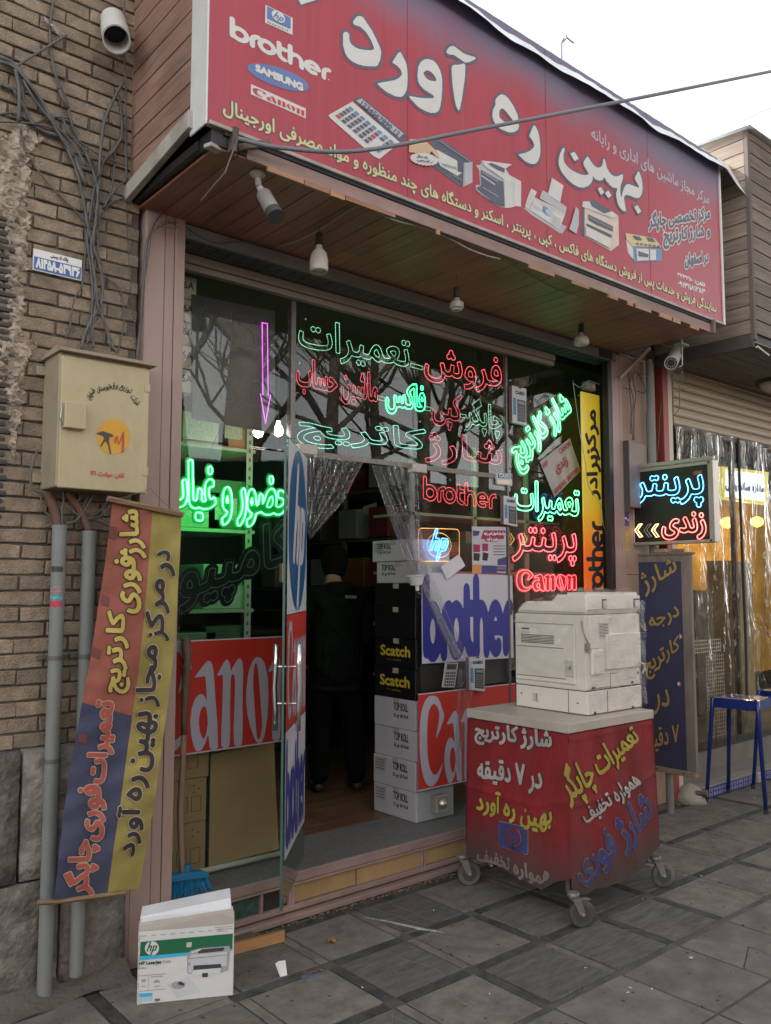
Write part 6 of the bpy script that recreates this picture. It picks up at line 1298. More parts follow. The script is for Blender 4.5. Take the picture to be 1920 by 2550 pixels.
# back-room furniture seen through the doorway
s2_ = thing('wall_shelf', 'dark shelf rack with papers on the back wall of the shop', 'shelf', (4.6, 2.2, .2))
for z in (.7, 1.1, 1.5, 1.9, 2.3): boxo('shelf_board', M_ds, s2_, 4.3, 5.2, 1.4, 3.9, z, z+.025, .002)
for y in (1.4, 2.2, 3.0, 3.85): boxo('shelf_upright', M_ds, s2_, 4.29, 4.33, y, y+.04, .2, 2.7, .002)
for k, (y, z, c_) in enumerate([(1.6, 1.53, (.22, .04, .04)), (1.9, 1.53, (.26, .1, .03)), (2.4, 1.53, (.3, .3, .3)), (2.75, 1.53, (.05, .05, .1)), (1.6, 1.93, (.2, .03, .04)), (2.0, 1.93, (.3, .28, .26)), (2.5, 1.93, (.1, .06, .03)), (3.2, 1.93, (.25, .05, .05)), (2.0, 1.13, (.28, .28, .3)), (2.5, 1.13, (.06, .06, .07)), (3.2, 1.53, (.3, .25, .2)), (1.6, 2.33, (.3, .3, .28)), (2.3, 2.33, (.22, .05, .03))]):
    t = thing('stock_box', ('crimson', 'orange-brown', 'pale', 'navy', 'deep red', 'beige', 'brown', 'red', 'light grey', 'charcoal', 'tan', 'white', 'rust red')[k]+' stock box on the dark shelf rack inside the shop', 'box', (4.4, y, z)); boxo('carton_body', CB('s%d' % k, c_), t, 4.26, 4.6, y, y+.24, z, z+.24, .003)
ps = thing('posted_papers', 'white sheets of paper pinned up inside beyond the customer', 'papers', tuple(at(915, 1310, 1, 2.4)))
MB().poly(quad([(904,1262),(938,1250),(938,1275),(904,1288)], 1, 2.4)).build('paper_sheet', mat('dim_paper', (.5, .5, .5), .7), ps); MB().poly(quad([(901,1293),(935,1291),(933,1350),(900,1350)], 1, 2.4)).build('paper_sheet', MATS['dim_paper'], ps)
ct2 = thing('shop_counter', 'dark counter across the back of the shop', 'counter', (3.2, 2.6, .2)); boxo('counter_body', CB('counter', (.05, .035, .03)), ct2, 1.8, 4.0, 2.5, 3.1, .204, 1.15, .01); boxo('counter_top', CB('ctop', (.1, .08, .06)), ct2, 1.75, 4.05, 2.45, 3.15, 1.15, 1.19, .005)
# back wall rack seen through the right window
s3_ = thing('steel_shelf', 'white display rack with machines behind the right window', 'shelf', (4.4, .75, .2))
for z in (.95, 1.28, 1.62, 2.0): boxo('shelf_board', M_shelf, s3_, 3.62, 5.15, .62, 1.0, z, z+.02, .002)
for x in (3.62, 4.2, 4.75): boxo('shelf_upright', M_shelf, s3_, x, x+.035, .62, .64, .2, 2.5, .001)
for k, (x, z, c_, lab) in enumerate([(3.68, 1.30, (.45, .43, .42), 'off-white printer on the rack behind the word-mark neon'), (4.25, 1.30, (.18, .18, .2), 'dark printer on the rack behind the red neon'), (4.25, 1.64, (.38, .37, .35), 'pale printer on the upper rack behind the green neon'), (3.7, 1.64, (.3, .1, .1), 'dark red machine box on the upper rack'), (4.25, .97, (.3, .32, .3), 'grey machine on the lower rack behind the copier'), (4.8, 1.3, (.12, .12, .12), 'black machine at the right end of the rack')]):
    t = thing('office_machine', lab, 'printer', (x+.2, .8, z)); m_ = CB('m%d' % k, c_); boxo('body', m_, t, x, x+.42, .66, .98, z, z+.2, .015, seg=2); boxo('feed_tray', m_, t, x+.06, x+.36, .8, .9, z+.2, z+.29, .004); boxo('output_slot', M_ink, t, x+.06, x+.34, .655, .661, z+.06, z+.1, .001); boxo('control_panel', mat('panel_grey', (.1, .1, .11), .4), t, x+.3, x+.4, .654, .6605, z+.13, z+.18, .002)
# two glaring bulbs
for k, (px, lab) in enumerate(((643, 'left glaring bulb seen through the top of the left window'), (693, 'right glaring warm bulb seen through the top of the left window'))):
    P_ = at(px, 1084-k*3, 1, .36); t = thing('ceiling_bulb', lab, 'bulb', tuple(P_), 'bulbs hanging inside')
    MB().lathe(P_+np.array([0, 0, .07]), (0, 0, -1), [(0, .010), (.02, .012), (.035, .022), (.055, .028), (.075, .02), (.085, .0)], 16).build('bulb', glow('bulb_%d' % k, (1., .93, .8) if k == 0 else (1., .8, .5), 9.), t, smooth=True)
    MB().tube([P_+np.array([0, 0, .07]), P_+np.array([0, 0, .5])], .004, 6).build('flex', M_black, t)
    ld = bpy.data.lights.new('bulb_light', 'POINT'); ld.energy = .35; ld.color = (1, .86, .66); ld.shadow_soft_size = .05; lo = bpy.data.objects.new('bulb_light', ld); COL.objects.link(lo); lo.location = P_-np.array([0, 0, .1])

# ================================================================ THE CUSTOMER, BACK TURNED
pr = thing('person', 'customer seen from behind in a dark hooded jacket and trousers inside the doorway', 'person', (3.38, 1.12, .204))
F_ = Vector((.35, .94, 0)).normalized(); R_ = Vector((F_.y, -F_.x, 0)); B0 = Vector((3.40, 1.12, .204))
def pw(r, f, z): return B0+R_*r+F_*f+Vector((0, 0, z))
def skin(name, V, E, m_, parent=pr, sub=2, root=0):
    me = bpy.data.meshes.new(name); me.from_pydata([v[0] for v in V], [], []); me = bpy.data.meshes.new(name)
    me.from_pydata([tuple(v[0]-WL[parent.name]) for v in V], E, []); o = link(name, me, parent)
    md = o.modifiers.new('skin', 'SKIN'); md.use_smooth_shade = True
    sv = me.skin_vertices[0].data
    for i, v in enumerate(V): r = v[1]; sv[i].radius = r if isinstance(r, tuple) else (r, r); sv[i].use_root = (i == root)
    s_ = o.modifiers.new('sub', 'SUBSURF'); s_.levels = sub; s_.render_levels = sub
    dg = bpy.context.evaluated_depsgraph_get(); em = bpy.data.meshes.new_from_object(o.evaluated_get(dg)); o.modifiers.clear(); o.data = em; em.name = name
    em.materials.clear(); em.materials.append(m_); em.shade_smooth(); return o
M_skin = mat('skin', (.30, .17, .11), .6, var=.05); M_jk = mat('jacket_cloth', (.006, .008, .007), .98, spec=.08, var=.5, scale=14, bump=.8, bscale=35, bdist=.02); M_tr = mat('trouser_cloth', (.004, .004, .005), .98, spec=.08, var=.3, bump=.6, bscale=30, bdist=.02); M_hair = mat('hair', (.006, .005, .005), .9, spec=.1, bump=.8, bscale=200)
V = [(pw(0, 0, .84), (.12, .10)), (pw(0, .0, .98), (.13, .10)), (pw(0, .02, 1.12), (.14, .105)), (pw(0, .03, 1.25), (.12, .09)), (pw(0, .06, 1.35), (.055, .055)), (pw(.01, .11, 1.42), (.055, .06)), (pw(.02, .15, 1.49), (.078, .092)), (pw(.02, .15, 1.56), (.066, .078)),
     (pw(-.17, .02, 1.26), .062), (pw(-.26, .03, 1.02), .048), (pw(-.20, .16, .84), .036), (pw(-.17, .24, .80), .03), (pw(.17, .02, 1.26), .062), (pw(.25, .06, 1.02), .048), (pw(.19, .20, .90), .036), (pw(.15, .27, .89), .03),
     (pw(-.085, 0, .78), .088), (pw(-.10, .03, .43), .060), (pw(-.11, .0, .09), .042), (pw(-.115, .13, .04), .036), (pw(.085, 0, .78), .088), (pw(.11, -.02, .43), .060), (pw(.13, -.05, .09), .042), (pw(.14, .08, .04), .036)]
E_ = [(0,1),(1,2),(2,3),(3,4),(4,5),(5,6),(6,7),(3,8),(8,9),(9,10),(10,11),(3,12),(12,13),(13,14),(14,15),(0,16),(16,17),(17,18),(18,19),(0,20),(20,21),(21,22),(22,23)]
skin('body', V, E_, M_skin)
skin('jacket', [(pw(0, 0, .66), (.185, .15)), (pw(0, 0, .80), (.18, .145)), (pw(0, .0, .98), (.175, .14)), (pw(0, .02, 1.12), (.185, .14)), (pw(0, .03, 1.26), (.16, .12)), (pw(0, .045, 1.34), (.085, .075)), (pw(-.175, .02, 1.27), .082), (pw(-.27, .03, 1.02), .066), (pw(-.20, .16, .85), .05), (pw(.175, .02, 1.27), .082), (pw(.26, .06, 1.02), .066), (pw(.19, .19, .91), .05)], [(0,1),(1,2),(2,3),(3,4),(4,5),(4,6),(6,7),(7,8),(4,9),(9,10),(10,11)], M_jk)
skin('trousers', [(pw(0, 0, .85), (.14, .12)), (pw(-.085, 0, .74), .10), (pw(-.10, .03, .43), .078), (pw(-.11, .0, .045), .066), (pw(.085, 0, .74), .10), (pw(.11, -.02, .43), .078), (pw(.13, -.05, .045), .066)], [(0,1),(1,2),(2,3),(0,4),(4,5),(5,6)], M_tr)
skin('hair', [(pw(.01, .085, 1.375), (.050, .045)), (pw(.015, .10, 1.43), (.085, .080)), (pw(.02, .11, 1.50), (.104, .105)), (pw(.02, .125, 1.575), (.098, .105)), (pw(.02, .14, 1.61), (.06, .07))], [(0,1),(1,2),(2,3),(3,4)], M_hair)
skin('hood', [(pw(-.10, .0, 1.30), (.045, .05)), (pw(-.05, -.05, 1.315), (.055, .06)), (pw(.01, -.065, 1.31), (.06, .065)), (pw(.07, -.05, 1.315), (.055, .06)), (pw(.115, .0, 1.30), (.045, .05))], [(0,1),(1,2),(2,3),(3,4)], M_jk)
for k in range(5): MB().tube([pw(-.16+.07*k, -.135, .72), pw(-.15+.07*k+.01*(k % 2), -.150, .86), pw(-.145+.07*k, -.140, 1.0)], [.003, .008, .002], 6).build('jacket_fold', M_jk, pr, smooth=True)
MB().lathe(pw(0, 0, .66), (0, 0, 1), [(0, .17), (.03, .178)], 24).build('jacket_hem', M_jk, pr, smooth=True)
for sx_, oy in ((-.112, .04), (.135, -.01)): skin('shoe', [(pw(sx_, oy-.07, .035), (.036, .034)), (pw(sx_, oy+.02, .04), (.042, .038)), (pw(sx_, oy+.13, .028), (.036, .026))], [(0,1),(1,2)], mat('shoe_leather', (.02, .018, .016), .5, var=0))
for s_ in (-1, 1):   # hands: palm and five separate fingers
    wr_ = pw(-.17, .24, .80) if s_ < 0 else pw(.15, .27, .89); fwd = (F_*.9+Vector((0, 0, -.35))).normalized(); lat = R_*(-s_)
    skin('hand', [(wr_, (.026, .018)), (wr_+fwd*.05, (.034, .018)), (wr_+fwd*.085, (.034, .015))], [(0,1),(1,2)], M_skin, sub=1)
    for k in range(4):
        ln = (.068, .078, .073, .056)[k]; b_ = wr_+fwd*.08+lat*(.024-.016*k); d2 = (fwd+Vector((0, 0, -.5))).normalized(); d3 = (fwd*.4+Vector((0, 0, -1))).normalized()
        skin('finger', [(b_, .008), (b_+fwd*ln*.45, .008), (b_+fwd*ln*.45+d2*ln*.3, .0072), (b_+fwd*ln*.45+d2*ln*.3+d3*ln*.25, .006)], [(0,1),(1,2),(2,3)], M_skin, sub=1)
    b_ = wr_+fwd*.025+lat*.03; skin('thumb', [(b_, .010), (b_+fwd*.025+lat*.02, .0095), (b_+fwd*.05+lat*.022+Vector((0, 0, -.01)), .008)], [(0,1),(1,2)], M_skin, sub=1)
MB().poly([pw(.02, -.135, 1.28), pw(.10, -.13, 1.275), pw(.10, -.13, 1.255), pw(.02, -.135, 1.26)]).build('collar_tag', mat('tag_grey', (.12, .12, .12), .6), pr)

# ================================================================ BROOM
br = thing('broom', 'blue-bristled broom standing on the threshold against the left window', 'broom', (1.80, .06, .2))
M_bark = mat('bark_stick', (.13, .09, .06), .85, var=.5, scale=30, bump=.6, bscale=80, stretch=(1, 1, .3)); M_pole = mat('pale_stick', (.26, .17, .11), .8, var=.3, scale=14, stretch=(1, 1, .2))
pts = [(463,1590),(466,1640),(462,1700),(459,1760),(458,1830),(455,1900),(452,1960),(449,2020),(450,2080),(453,2150),(455,2180)]
P_ = [at(x, y, 1, .055+.09*(1-i/10)) for i, (x, y) in enumerate(pts)]
mb = MB().tube([p+np.array([.002*math.sin(i*3), 0, 0]) for i, p in enumerate(P_[:5])], [.021, .019, .017, .015, .014], 10); mb.build('handle', M_bark, br, smooth=True); MB().tube(P_[4:], .0135, 10).build('handle', M_pole, br, smooth=True)
for k in range(5): MB().tube([P_[1+k // 2]+np.array([0, 0, .02*k]), P_[1+k // 2]+np.array([.04*(-1)**k, -.02, .02*k+.03])], .002, 4).build('twig', M_bark, br)
M_bl = mat('broom_blue', (.02, .17, .33), .5, var=.1)
hx0, hx1 = 1.69, 1.885; MB().prism([(hx0-.03, .03, .285), (hx1, .03, .262), (hx1+.012, .03, .275), (hx1-.02, .03, .292), (1.79, .03, .305), (hx0-.03, .03, .30)], (0, .05, 0)).build('broom_head', M_bl, br, bevel=.004)
MB().tube([(1.792, .055, .295), (1.795, .055, .335)], .018, 12).build('socket', M_bl, br)
mb = MB()
for k in range(330):
    u = rnd(); x = hx0-.02+(hx1-hx0+.02)*u; y = .035+.04*rnd(); b = (u-.5)*.06
    mb.tube([(x, y, .285-.015*u), (x+b*.3, y, .25), (x+b+ru(-.006, .006), y-.01+ru(-.01, .01), .205+ru(0, .008))], [.0012, .0012, .0008], 3, caps=False)
mb.build('bristles', mat('broom_bristle', (.015, .22, .42), .4, var=.3, scale=90), br, kind='stuff')
t = thing('wooden_plank', 'short orange-brown wooden plank lying at the foot of the step', 'plank', (1.95, -.05, 0)); Q_ = [at(x, y, 2, .03) for x, y in ((560,2370),(709,2308))]
MB().prism([at(500,2400,2,.0), at(709,2345,2,.0), at(709,2318,2,.03), at(500,2372,2,.03)], (0.01, .018, 0)).build('plank', wood('plank_wood', (.36, .18, .07), (.28, .13, .05), 'x', .6), t, bevel=.001)
MB().prism([(1.74, -.13, .0), (2.06, -.115, .0), (2.06, -.05, .004), (1.74, -.05, .004)], (0, 0, .012)).build('inner_board', mat('dirty_board', (.1, .08, .06), .9, var=.4), t)

# ================================================================ CART AND COPIER
CX0, CX1, CY0, CY1, CT = 3.245, 3.962, -.895, -.232, .90
ca = thing('display_cart', 'tall cart on casters covered in grimy red cloth with painted Persian lettering', 'cart', (3.6, -.56, 0))
M_top = mat('cart_top_laminate', (.40, .36, .30), .45, var=.1, scale=4, dirt=.4, dirtcol=(.2, .17, .14))
boxo('table_top', M_top, ca, CX0, CX1, CY0, CY1, CT-.045, CT, .003)
M_metal = mat('caster_metal', (.22, .21, .19), .5, metal=.5, var=.3, dirt=.4)
def cloth_mat(name, col):
    M = mat(name, col, .8, var=.35, scale=4, bump=.3, bscale=60, dirt=.95, dirtcol=(.05, .022, .02), stretch=(1.3, 1.3, .6)); t = M.node_tree; n = t.nodes; l = t.links.new; b = n['Principled BSDF']
    src = b.inputs['Base Color'].links[0].from_socket; ge = n.new('ShaderNodeNewGeometry'); sp = n.new('ShaderNodeSeparateXYZ'); l(ge.outputs['Position'], sp.inputs[0])
    z = n.new('ShaderNodeTexNoise'); z.inputs['Scale'].default_value = 7; z.inputs['Detail'].default_value = 6; l(ge.outputs['Position'], z.inputs['Vector'])
    a = n.new('ShaderNodeMath'); a.operation = 'MULTIPLY_ADD'; a.inputs[1].default_value = .22; l(z.outputs['Fac'], a.inputs[0]); l(sp.outputs['Z'], a.inputs[2])
    mr = n.new('ShaderNodeMapRange'); mr.inputs['From Min'].default_value = .50; mr.inputs['From Max'].default_value = .26; mr.inputs['To Max'].default_value = .93; l(a.outputs[0], mr.inputs['Value'])
    mx = n.new('ShaderNodeMixRGB'); l(mr.outputs[0], mx.inputs['Fac']); l(src, mx.inputs['Color1']); mx.inputs['Color2'].default_value = (.05, .04, .036, 1); l(mx.outputs[0], b.inputs['Base Color']); return M
M_rc = cloth_mat('cart_cloth_red', (.20, .012, .016))
# cloth sides flare outwards towards the hem; grime is real staining near the hem
def clothL(u, v, k=0.):   # left side, u from back to front corner
    y = CY1-.01+(CY0+.008-CY1+.01)*u; hem = .16-.05*u*0+.0*v; z0 = float(np.interp(u, [0, .27, .47, .73, .86, 1], [.144, .156, .14, .104, .166, .205]))
    z = (CT-.05)*(1-v)+z0*v; e = math.sin(math.pi*u); return (CX0+.010-.018*v-(.009*math.sin(u*9+v*4)*v+.004*math.sin(u*23+v*9))*e-.004*math.exp(-((v-.49-.02*math.sin(u*5))/.018)**2)-k, y+.012*v*(1-u)-.017*v*u, z)
def clothF(u, v, k=0.):   # front side, u from left corner to right
    x = CX0+.010+(CX1-.016-CX0)*u; z0 = float(np.interp(u, [0, .06, .2, .5, .7, .85, 1], [.165, .118, .112, .108, .13, .16, .215]))+.004*math.sin(u*31); z = (CT-.05)*(1-v)+z0*v
    e = math.sin(math.pi*u); return (x-.018*v*(1-u)+.012*v*u, CY0+.008-.017*v-(.009*math.sin(u*8+v*3)*v+.004*math.sin(u*21-v*8))*e-.004*math.exp(-((v-.45+.03*u)/.018)**2)-.003*math.exp(-((v-.03)/.02)**2)-k, z)
def clothR(u, v): return (CX1-.008+.03*v, CY0+(CY1-CY0)*u, (CT-.05)*(1-v)+.2*v)
def clothB(u, v): return (CX0+(CX1-CX0)*u, CY1-.008+.02*v, (CT-.05)*(1-v)+.2*v)
for f in (clothL, clothF, clothR, clothB): MB().grid(f, 80, 90).build('cloth_side', M_rc, ca, smooth=True)
def cloth_text(f, conv, qd, s, m_, mo, bold=.004, out=.003, loops=None, name='lettering', res=.0035):
    # invert cloth map for the four picture corners
    def inv(px, py):
        u, v = .5, .5
        for _ in range(25):
            P0 = np.array(f(u, v)); e = 1e-3
            def pj(P): d = np.array(P)-CAM; w_ = d@FW; return np.array([960+FPX*(d@RT)/w_, 1275-FPX*(d@UP)/w_])
            p0 = pj(P0); J = np.stack([(pj(f(u+e, v))-p0)/e, (pj(f(u, v+e))-p0)/e], 1); du = np.linalg.solve(J, np.array([px, py])-p0); u += du[0]; v += du[1]
        return np.array([u, v])
    uv = [inv(*p) for p in conv(qd)]; c3 = [f(*a) for a in uv]; S = Shape(loops or glyph_loops(s), c3, (0, 0, 0), res, pad=bold+out)
    def mp(p, lift):
        a = p[0]/S.w; b = p[1]/S.h; q_ = uv[3]*(1-a)*(1-b)+uv[2]*a*(1-b)+uv[1]*a*b+uv[0]*(1-a)*b; return np.array(f(q_[0], q_[1], .0006+.0022*lift))
    S.m = mp; mb = MB()
    if mo: S.fill(mb, bold+out, 1., 1)
    S.fill(mb, max(bold, 1e-6), 2., 0); return mb.build(name, [m_, mo] if mo else m_, ca)
ZK = lambda p: zoomq(p, 900, 1400, 3.16); ZJ = lambda p: zoomq(p, 1150, 1840, 2.975)
M_cwh = mat('cart_paint_white', (.36, .34, .32), .7, var=.25, scale=12, dirt=.5, dirtcol=(.16, .1, .09)); M_cye = mat('cart_paint_yellow', (.34, .28, .04), .75, var=.25, scale=12, dirt=.5, dirtcol=(.16, .1, .03)); M_cblu = mat('cart_paint_blue', (.035, .04, .14), .75, var=.3, scale=12, dirt=.5); M_cdk = mat('cart_paint_dark', (.035, .02, .02), .8, var=.2); M_cpb = mat('cart_paint_paleblue', (.19, .19, .24), .7, var=.2)
cloth_text(clothL, ZK, [(900,1262),(1500,1320),(1500,1520),(900,1425)], 'شارژ کارتریج', M_cwh, M_cdk)
cloth_text(clothL, ZK, [(920,1545),(1425,1600),(1425,1825),(920,1745)], 'در ۷ دقیقه', M_cwh, M_cdk)
cloth_text(clothL, ZK, [(912,1790),(1500,1870),(1500,2095),(912,1985)], 'بهین ره آورد', M_cye, M_cdk)
cloth_text(clothL, ZJ, [(120,805),(650,925),(650,1065),(120,930)], 'همواره تخفیف', mat('cart_paint_faded', (.17, .13, .12), .8, var=.3), None, bold=.003)
rq = [(x, y) for cx, cy, a0 in ((.93, .93, 0), (.07, .93, 90), (.07, .07, 180), (.93, .07, 270)) for x, y in arc(cx, cy, .07, .07, a0, a0+90, 4)]
cloth_text(clothL, ZJ, [(278,608),(492,660),(492,858),(278,790)], '', M_cblu, M_cpb, bold=1e-5, out=.0025, loops=[np.array(rq)], name='logo')
mb_c = [(330, 640, 118)]
cloth_text(lambda u, v, k=0: clothL(u, v, k+.004), ZJ, [(325,640),(442,668),(442,812),(325,778)], '', MATS['cart_cloth_red'], M_cpb, bold=1e-5, out=.002, loops=[el], name='logo')
cloth_text(lambda u, v, k=0: clothL(u, v, k+.007), ZJ, [(345,622),(430,650),(425,830),(340,800)], '', M_cblu, None, bold=.001, loops=HPW, name='logo', res=.002)
cloth_text(clothF, ZJ, [(690,230),(1225,-130),(1345,40),(810,535)], 'تعمیرات چاپگر', M_cye, M_cdk)
cloth_text(clothF, ZJ, [(862,520),(1265,232),(1335,352),(932,655)], 'همواره تخفیف', M_cwh, M_cdk, bold=.003)
cloth_text(clothF, ZJ, [(795,850),(1345,352),(1440,600),(900,1100)], 'شارژ فوری', M_cblu, M_cpb, bold=.006)
for x, y in ((CX0+.05, CY0+.05), (CX0+.05, CY1-.05), (CX1-.04, CY0+.05), (CX1-.04, CY1-.05)):
    boxo('cart_leg', mat('cart_frame', (.12, .11, .1), .6, metal=.3), ca, x-.012, x+.012, y-.012, y+.012, .12, CT-.045, .001)
def caster(x, y, ang, lab=None, sc_=1.):
    d = Vector((math.cos(ang), math.sin(ang), 0)); s_ = Vector((-d.y, d.x, 0)); c0 = Vector((x, y, 0)); hub = c0+d*.038+Vector((0, 0, .06))
    k = MB().lathe(c0+Vector((0, 0, .155)), (0, 0, -1), [(0, .026), (.006, .028), (.016, .028), (.022, .02), (.03, .018)], 18)
    for sd in (-1, 1): k.prism([c0+s_*sd*.016+Vector((0, 0, .13))-d*.012, c0+s_*sd*.016+Vector((0, 0, .13))+d*.03, hub+s_*sd*.016+d*.014-Vector((0, 0, .006)), hub+s_*sd*.016-d*.014-Vector((0, 0, .006))], s_*sd*.003)
    co = k.build('caster', M_metal, ca, bevel=.001)
    w_ = MB().lathe(hub-s_*.0125, s_, [(0, .040), (.0, .056), (.004, .06), (.023, .06), (.027, .056), (.027, .040)], 32).build('wheel', mat('caster_tyre', (.06, .058, .055), .7, var=.25, dirt=.5, dirtcol=(.28, .26, .23)), co, smooth=False)
    MB().lathe(hub-s_*.0145, s_, [(0, .038), (.031, .038)], 20).build('wheel_hub', mat('caster_hub', (.05, .048, .045), .6), co)
    MB().tube([hub-s_*.024, hub+s_*.024], .007, 8).build('axle', M_steel, co)
    if lab: MB().prism([c0+Vector((0, 0, .12))+d*.02+s_*.014, c0+Vector((0, 0, .12))+d*.075+s_*.012, c0+Vector((0, 0, .118))+d*.08-s_*.012, c0+Vector((0, 0, .12))+d*.02-s_*.014], (0, 0, .005)).build('brake_lever', M_metal, co, bevel=.001)
caster(3.222, -.925, -.5, 'b'); caster(3.22, -.215, -.55); caster(3.965, -.88, -.6); caster(3.92, -.25, .6)
# copier
cpx0, cpx1, cpy0, cpy1 = 3.512, 3.985, -.81, -.345
co_ = thing('copier', 'off-white photocopier wrapped in clear film standing on the red cart', 'photocopier', (3.75, -.57, CT))
M_cp = mat('copier_plastic', (.66, .61, .54), .45, var=.05, scale=3, dirt=.15, dirtcol=(.36, .32, .27)); M_cpd = mat('copier_seam', (.09, .08, .07), .7, var=0); M_cps = mat('copier_shade', (.50, .46, .40), .5, var=.05)
boxo('base_unit', M_cp, co_, cpx0, cpx1, cpy0, cpy1, CT+.004, CT+.118, .004); boxo('body', M_cp, co_, cpx0-.004, cpx1-.002, cpy0+.004, cpy1, CT+.122, CT+.498, .006, seg=2)
boxo('seam', M_cpd, co_, cpx0+.003, cpx1-.006, cpy0+.006, cpy1, CT+.116, CT+.124, 0)
MB().prism([(cpx0-.006, cpy0, CT+.502), (cpx0-.006, cpy0, CT+.575), (cpx0-.004, cpy0+.05, CT+.60), (cpx0-.0, cpy0+.20, CT+.60), (cpx0, cpy0+.205, CT+.565), (cpx0, cpy1-.06, CT+.562), (cpx0, cpy1, CT+.502)], (cpx1-cpx0+.006, 0, 0)).build('scanner_lid', M_cp, co_, bevel=.012, seg=3)
boxo('feeder_rear', M_cp, co_, cpx0-.006, cpx1+.004, cpy0-.012, cpy0+.14, CT+.508, CT+.612, .018, seg=3)
for a, b in ((.12, .16), (.40, .455)): boxo('hinge_recess', M_cpd, co_, cpx0+a, cpx0+b, cpy0-.014, cpy0-.009, CT+.53, CT+.578, .001); boxo('hinge_plate', M_cps, co_, cpx0+a+.008, cpx0+b-.003, cpy0-.017, cpy0-.013, CT+.532, CT+.57, .002)
# left side details (normal -x)
xs_ = cpx0-.004
def sl(y0, y1, z0, z1, d=.0015, m_=M_cpd, nm='groove', bv=0.): return boxo(nm, m_, co_, xs_-d, xs_+.001, y0, y1, CT+z0, CT+z1, bv)
def fr(x0, x1, z0, z1, d=.0015, m_=M_cpd, nm='groove', bv=0.): return boxo(nm, m_, co_, x0, x1, cpy0+.004-d, cpy0+.005, CT+z0, CT+z1, bv)
sl(-.75, -.36, .15, .445, .012, M_cp, 'side_door', .004); xs_ = cpx0-.016; sl(-.745, -.36, .448, .4505); sl(-.68, -.365, .325, .328); sl(-.69, -.37, .172, .175)
for k in range(6): sl(-.62, -.40, .345+k*.008, .349+k*.008, .0012, M_cpd, 'vent_slot')
sl(-.455, -.405, .415, .423); sl(-.455, -.405, .395, .403, .001, M_cps); sl(-.74, -.69, .19, .27, .006, M_cps, 'latch', .002); sl(-.735, -.715, .225, .24, .009, M_steel, 'latch_metal', .001)
xs_ = cpx0; sl(-.50, -.46, .04, .085, .004, M_cps, 'tray_grip', .002); sl(-.49, -.486, .042, .083, .005); sl(-.695, -.692, .008, .115); sl(-.755, -.745, .055, .062); sl(-.39, -.38, .07, .077)
# back side details (normal -y, faces the street)
fr(cpx0+.028, cpx0+.465, .33, .492, .006, M_cp, 'rear_panel', .002); fr(cpx0+.10, cpx0+.462, .22, .335, .006, M_cp, 'rear_panel', .002); fr(cpx0+.155, cpx0+.46, .218, .40, .016, M_cp, 'rear_panel', .004); fr(cpx0+.03, cpx0+.125, .20, .325, .02, M_cp, 'rear_box', .006)
boxo('vent_grille', M_cpd, co_, cpx0+.105, cpx0+.185, cpy0-.0035, cpy0-.002, CT+.38, CT+.455, 0)
for k in range(10): boxo('vent_slat', M_cp, co_, cpx0+.103, cpx0+.187, cpy0-.006, cpy0-.003, CT+.381+k*.0076, CT+.3845+k*.0076, 0)
fr(cpx0+.20, cpx0+.202, .008, .20); fr(cpx0+.028, cpx0+.20, .13, .133); fr(cpx0+.20, cpx0+.27, .195, .197); fr(cpx0+.27, cpx0+.45, .125, .127); fr(cpx0+.37, cpx0+.43, .158, .168, .003, M_cps, 'port'); fr(cpx0+.44, cpx0+.452, .18, .192, .003, M_ink, 'port'); fr(cpx0+.165, cpx0+.168, .008, .115, .006)
for x, z in ((.05, .47), (.20, .475), (.42, .48), (.045, .05), (.055, .29), (.05, .215), (.44, .11), (.06, .10), (.43, .145)):
    MB().lathe((cpx0+x, cpy0-.002-(.016 if (.03 < x < .12 and .2 < z < .33) else .002), CT+z), (0, -1, 0), [(0, .004), (.002, .0035)], 10).build('screw', M_steel, co_)
for x, z in ((.05, .004), (.38, .004), (.045, .128), (.38, .132)): fr(cpx0+x, cpx0+x+.022, z+.0, z+.012, .004, M_ink, 'foot_clip')
boxo('cable_plug', mat('plug_grey', (.2, .18, .15), .6), co_, cpx0-.006, cpx0+.02, cpy0-.012, cpy0+.006, CT+.315, CT+.36, .003)
MB().tube([(cpx0-.012, cpy0+.02, CT+.47), (cpx0-.02, cpy0+.01, CT+.43), (cpx0-.012, cpy0-.004, CT+.39), (cpx0+.005, cpy0-.006, CT+.36)], .0035, 8).build('cable', mat('copier_cable', (.3, .27, .23), .5), co_, smooth=True)
MB().tube([(cpx0+.44, cpy0-.012, CT+.24), (cpx0+.47, cpy0-.02, CT+.23), (cpx0+.485, cpy0-.015, CT+.205), (cpx0+.47, cpy0-.01, CT+.18)], .006, 8).build('cable_knob', M_cps, co_, smooth=True)
# clear wrapping film
M_film = glassy('wrap_film', (.99, .99, .99), .8, .10, haze=.006, hazecol=(.7, .68, .66), wrinkle=.55, wscale=6., wstretch=(2, 2, 16))
M_film2 = glassy('wrap_film_loose', (.98, .98, .98), 1.1, .09, haze=.03, hazecol=(.7, .66, .68), wrinkle=1.4, wscale=7., wstretch=(12, 5, 5))
fl = thing('wrap_film', 'loose clear stretch film pulled around and over the copier', 'plastic film', (3.75, -.6, CT+.1))
n1, n2 = noise_seed = (3.1, 5.7)
def wv(a, b): return .004*math.sin(a*31+b*17)+.003*math.sin(a*13-b*29)
MB().grid(lambda u, v: (cpx0-.02+(cpx1-cpx0+.03)*u, cpy0-.026-.004*abs(math.sin(u*9))+wv(u, v), CT+.02+.55*v), 50, 40).build('film_sheet', M_film, fl, smooth=True)
MB().grid(lambda u, v: (cpx0-.024-.006*math.sin(v*7)+wv(u, v), cpy0-.02+(cpy1-cpy0+.04)*u, CT+.20+.34*v-.03*math.sin(u*3)), 50, 30).build('film_sheet', M_film, fl, smooth=True)
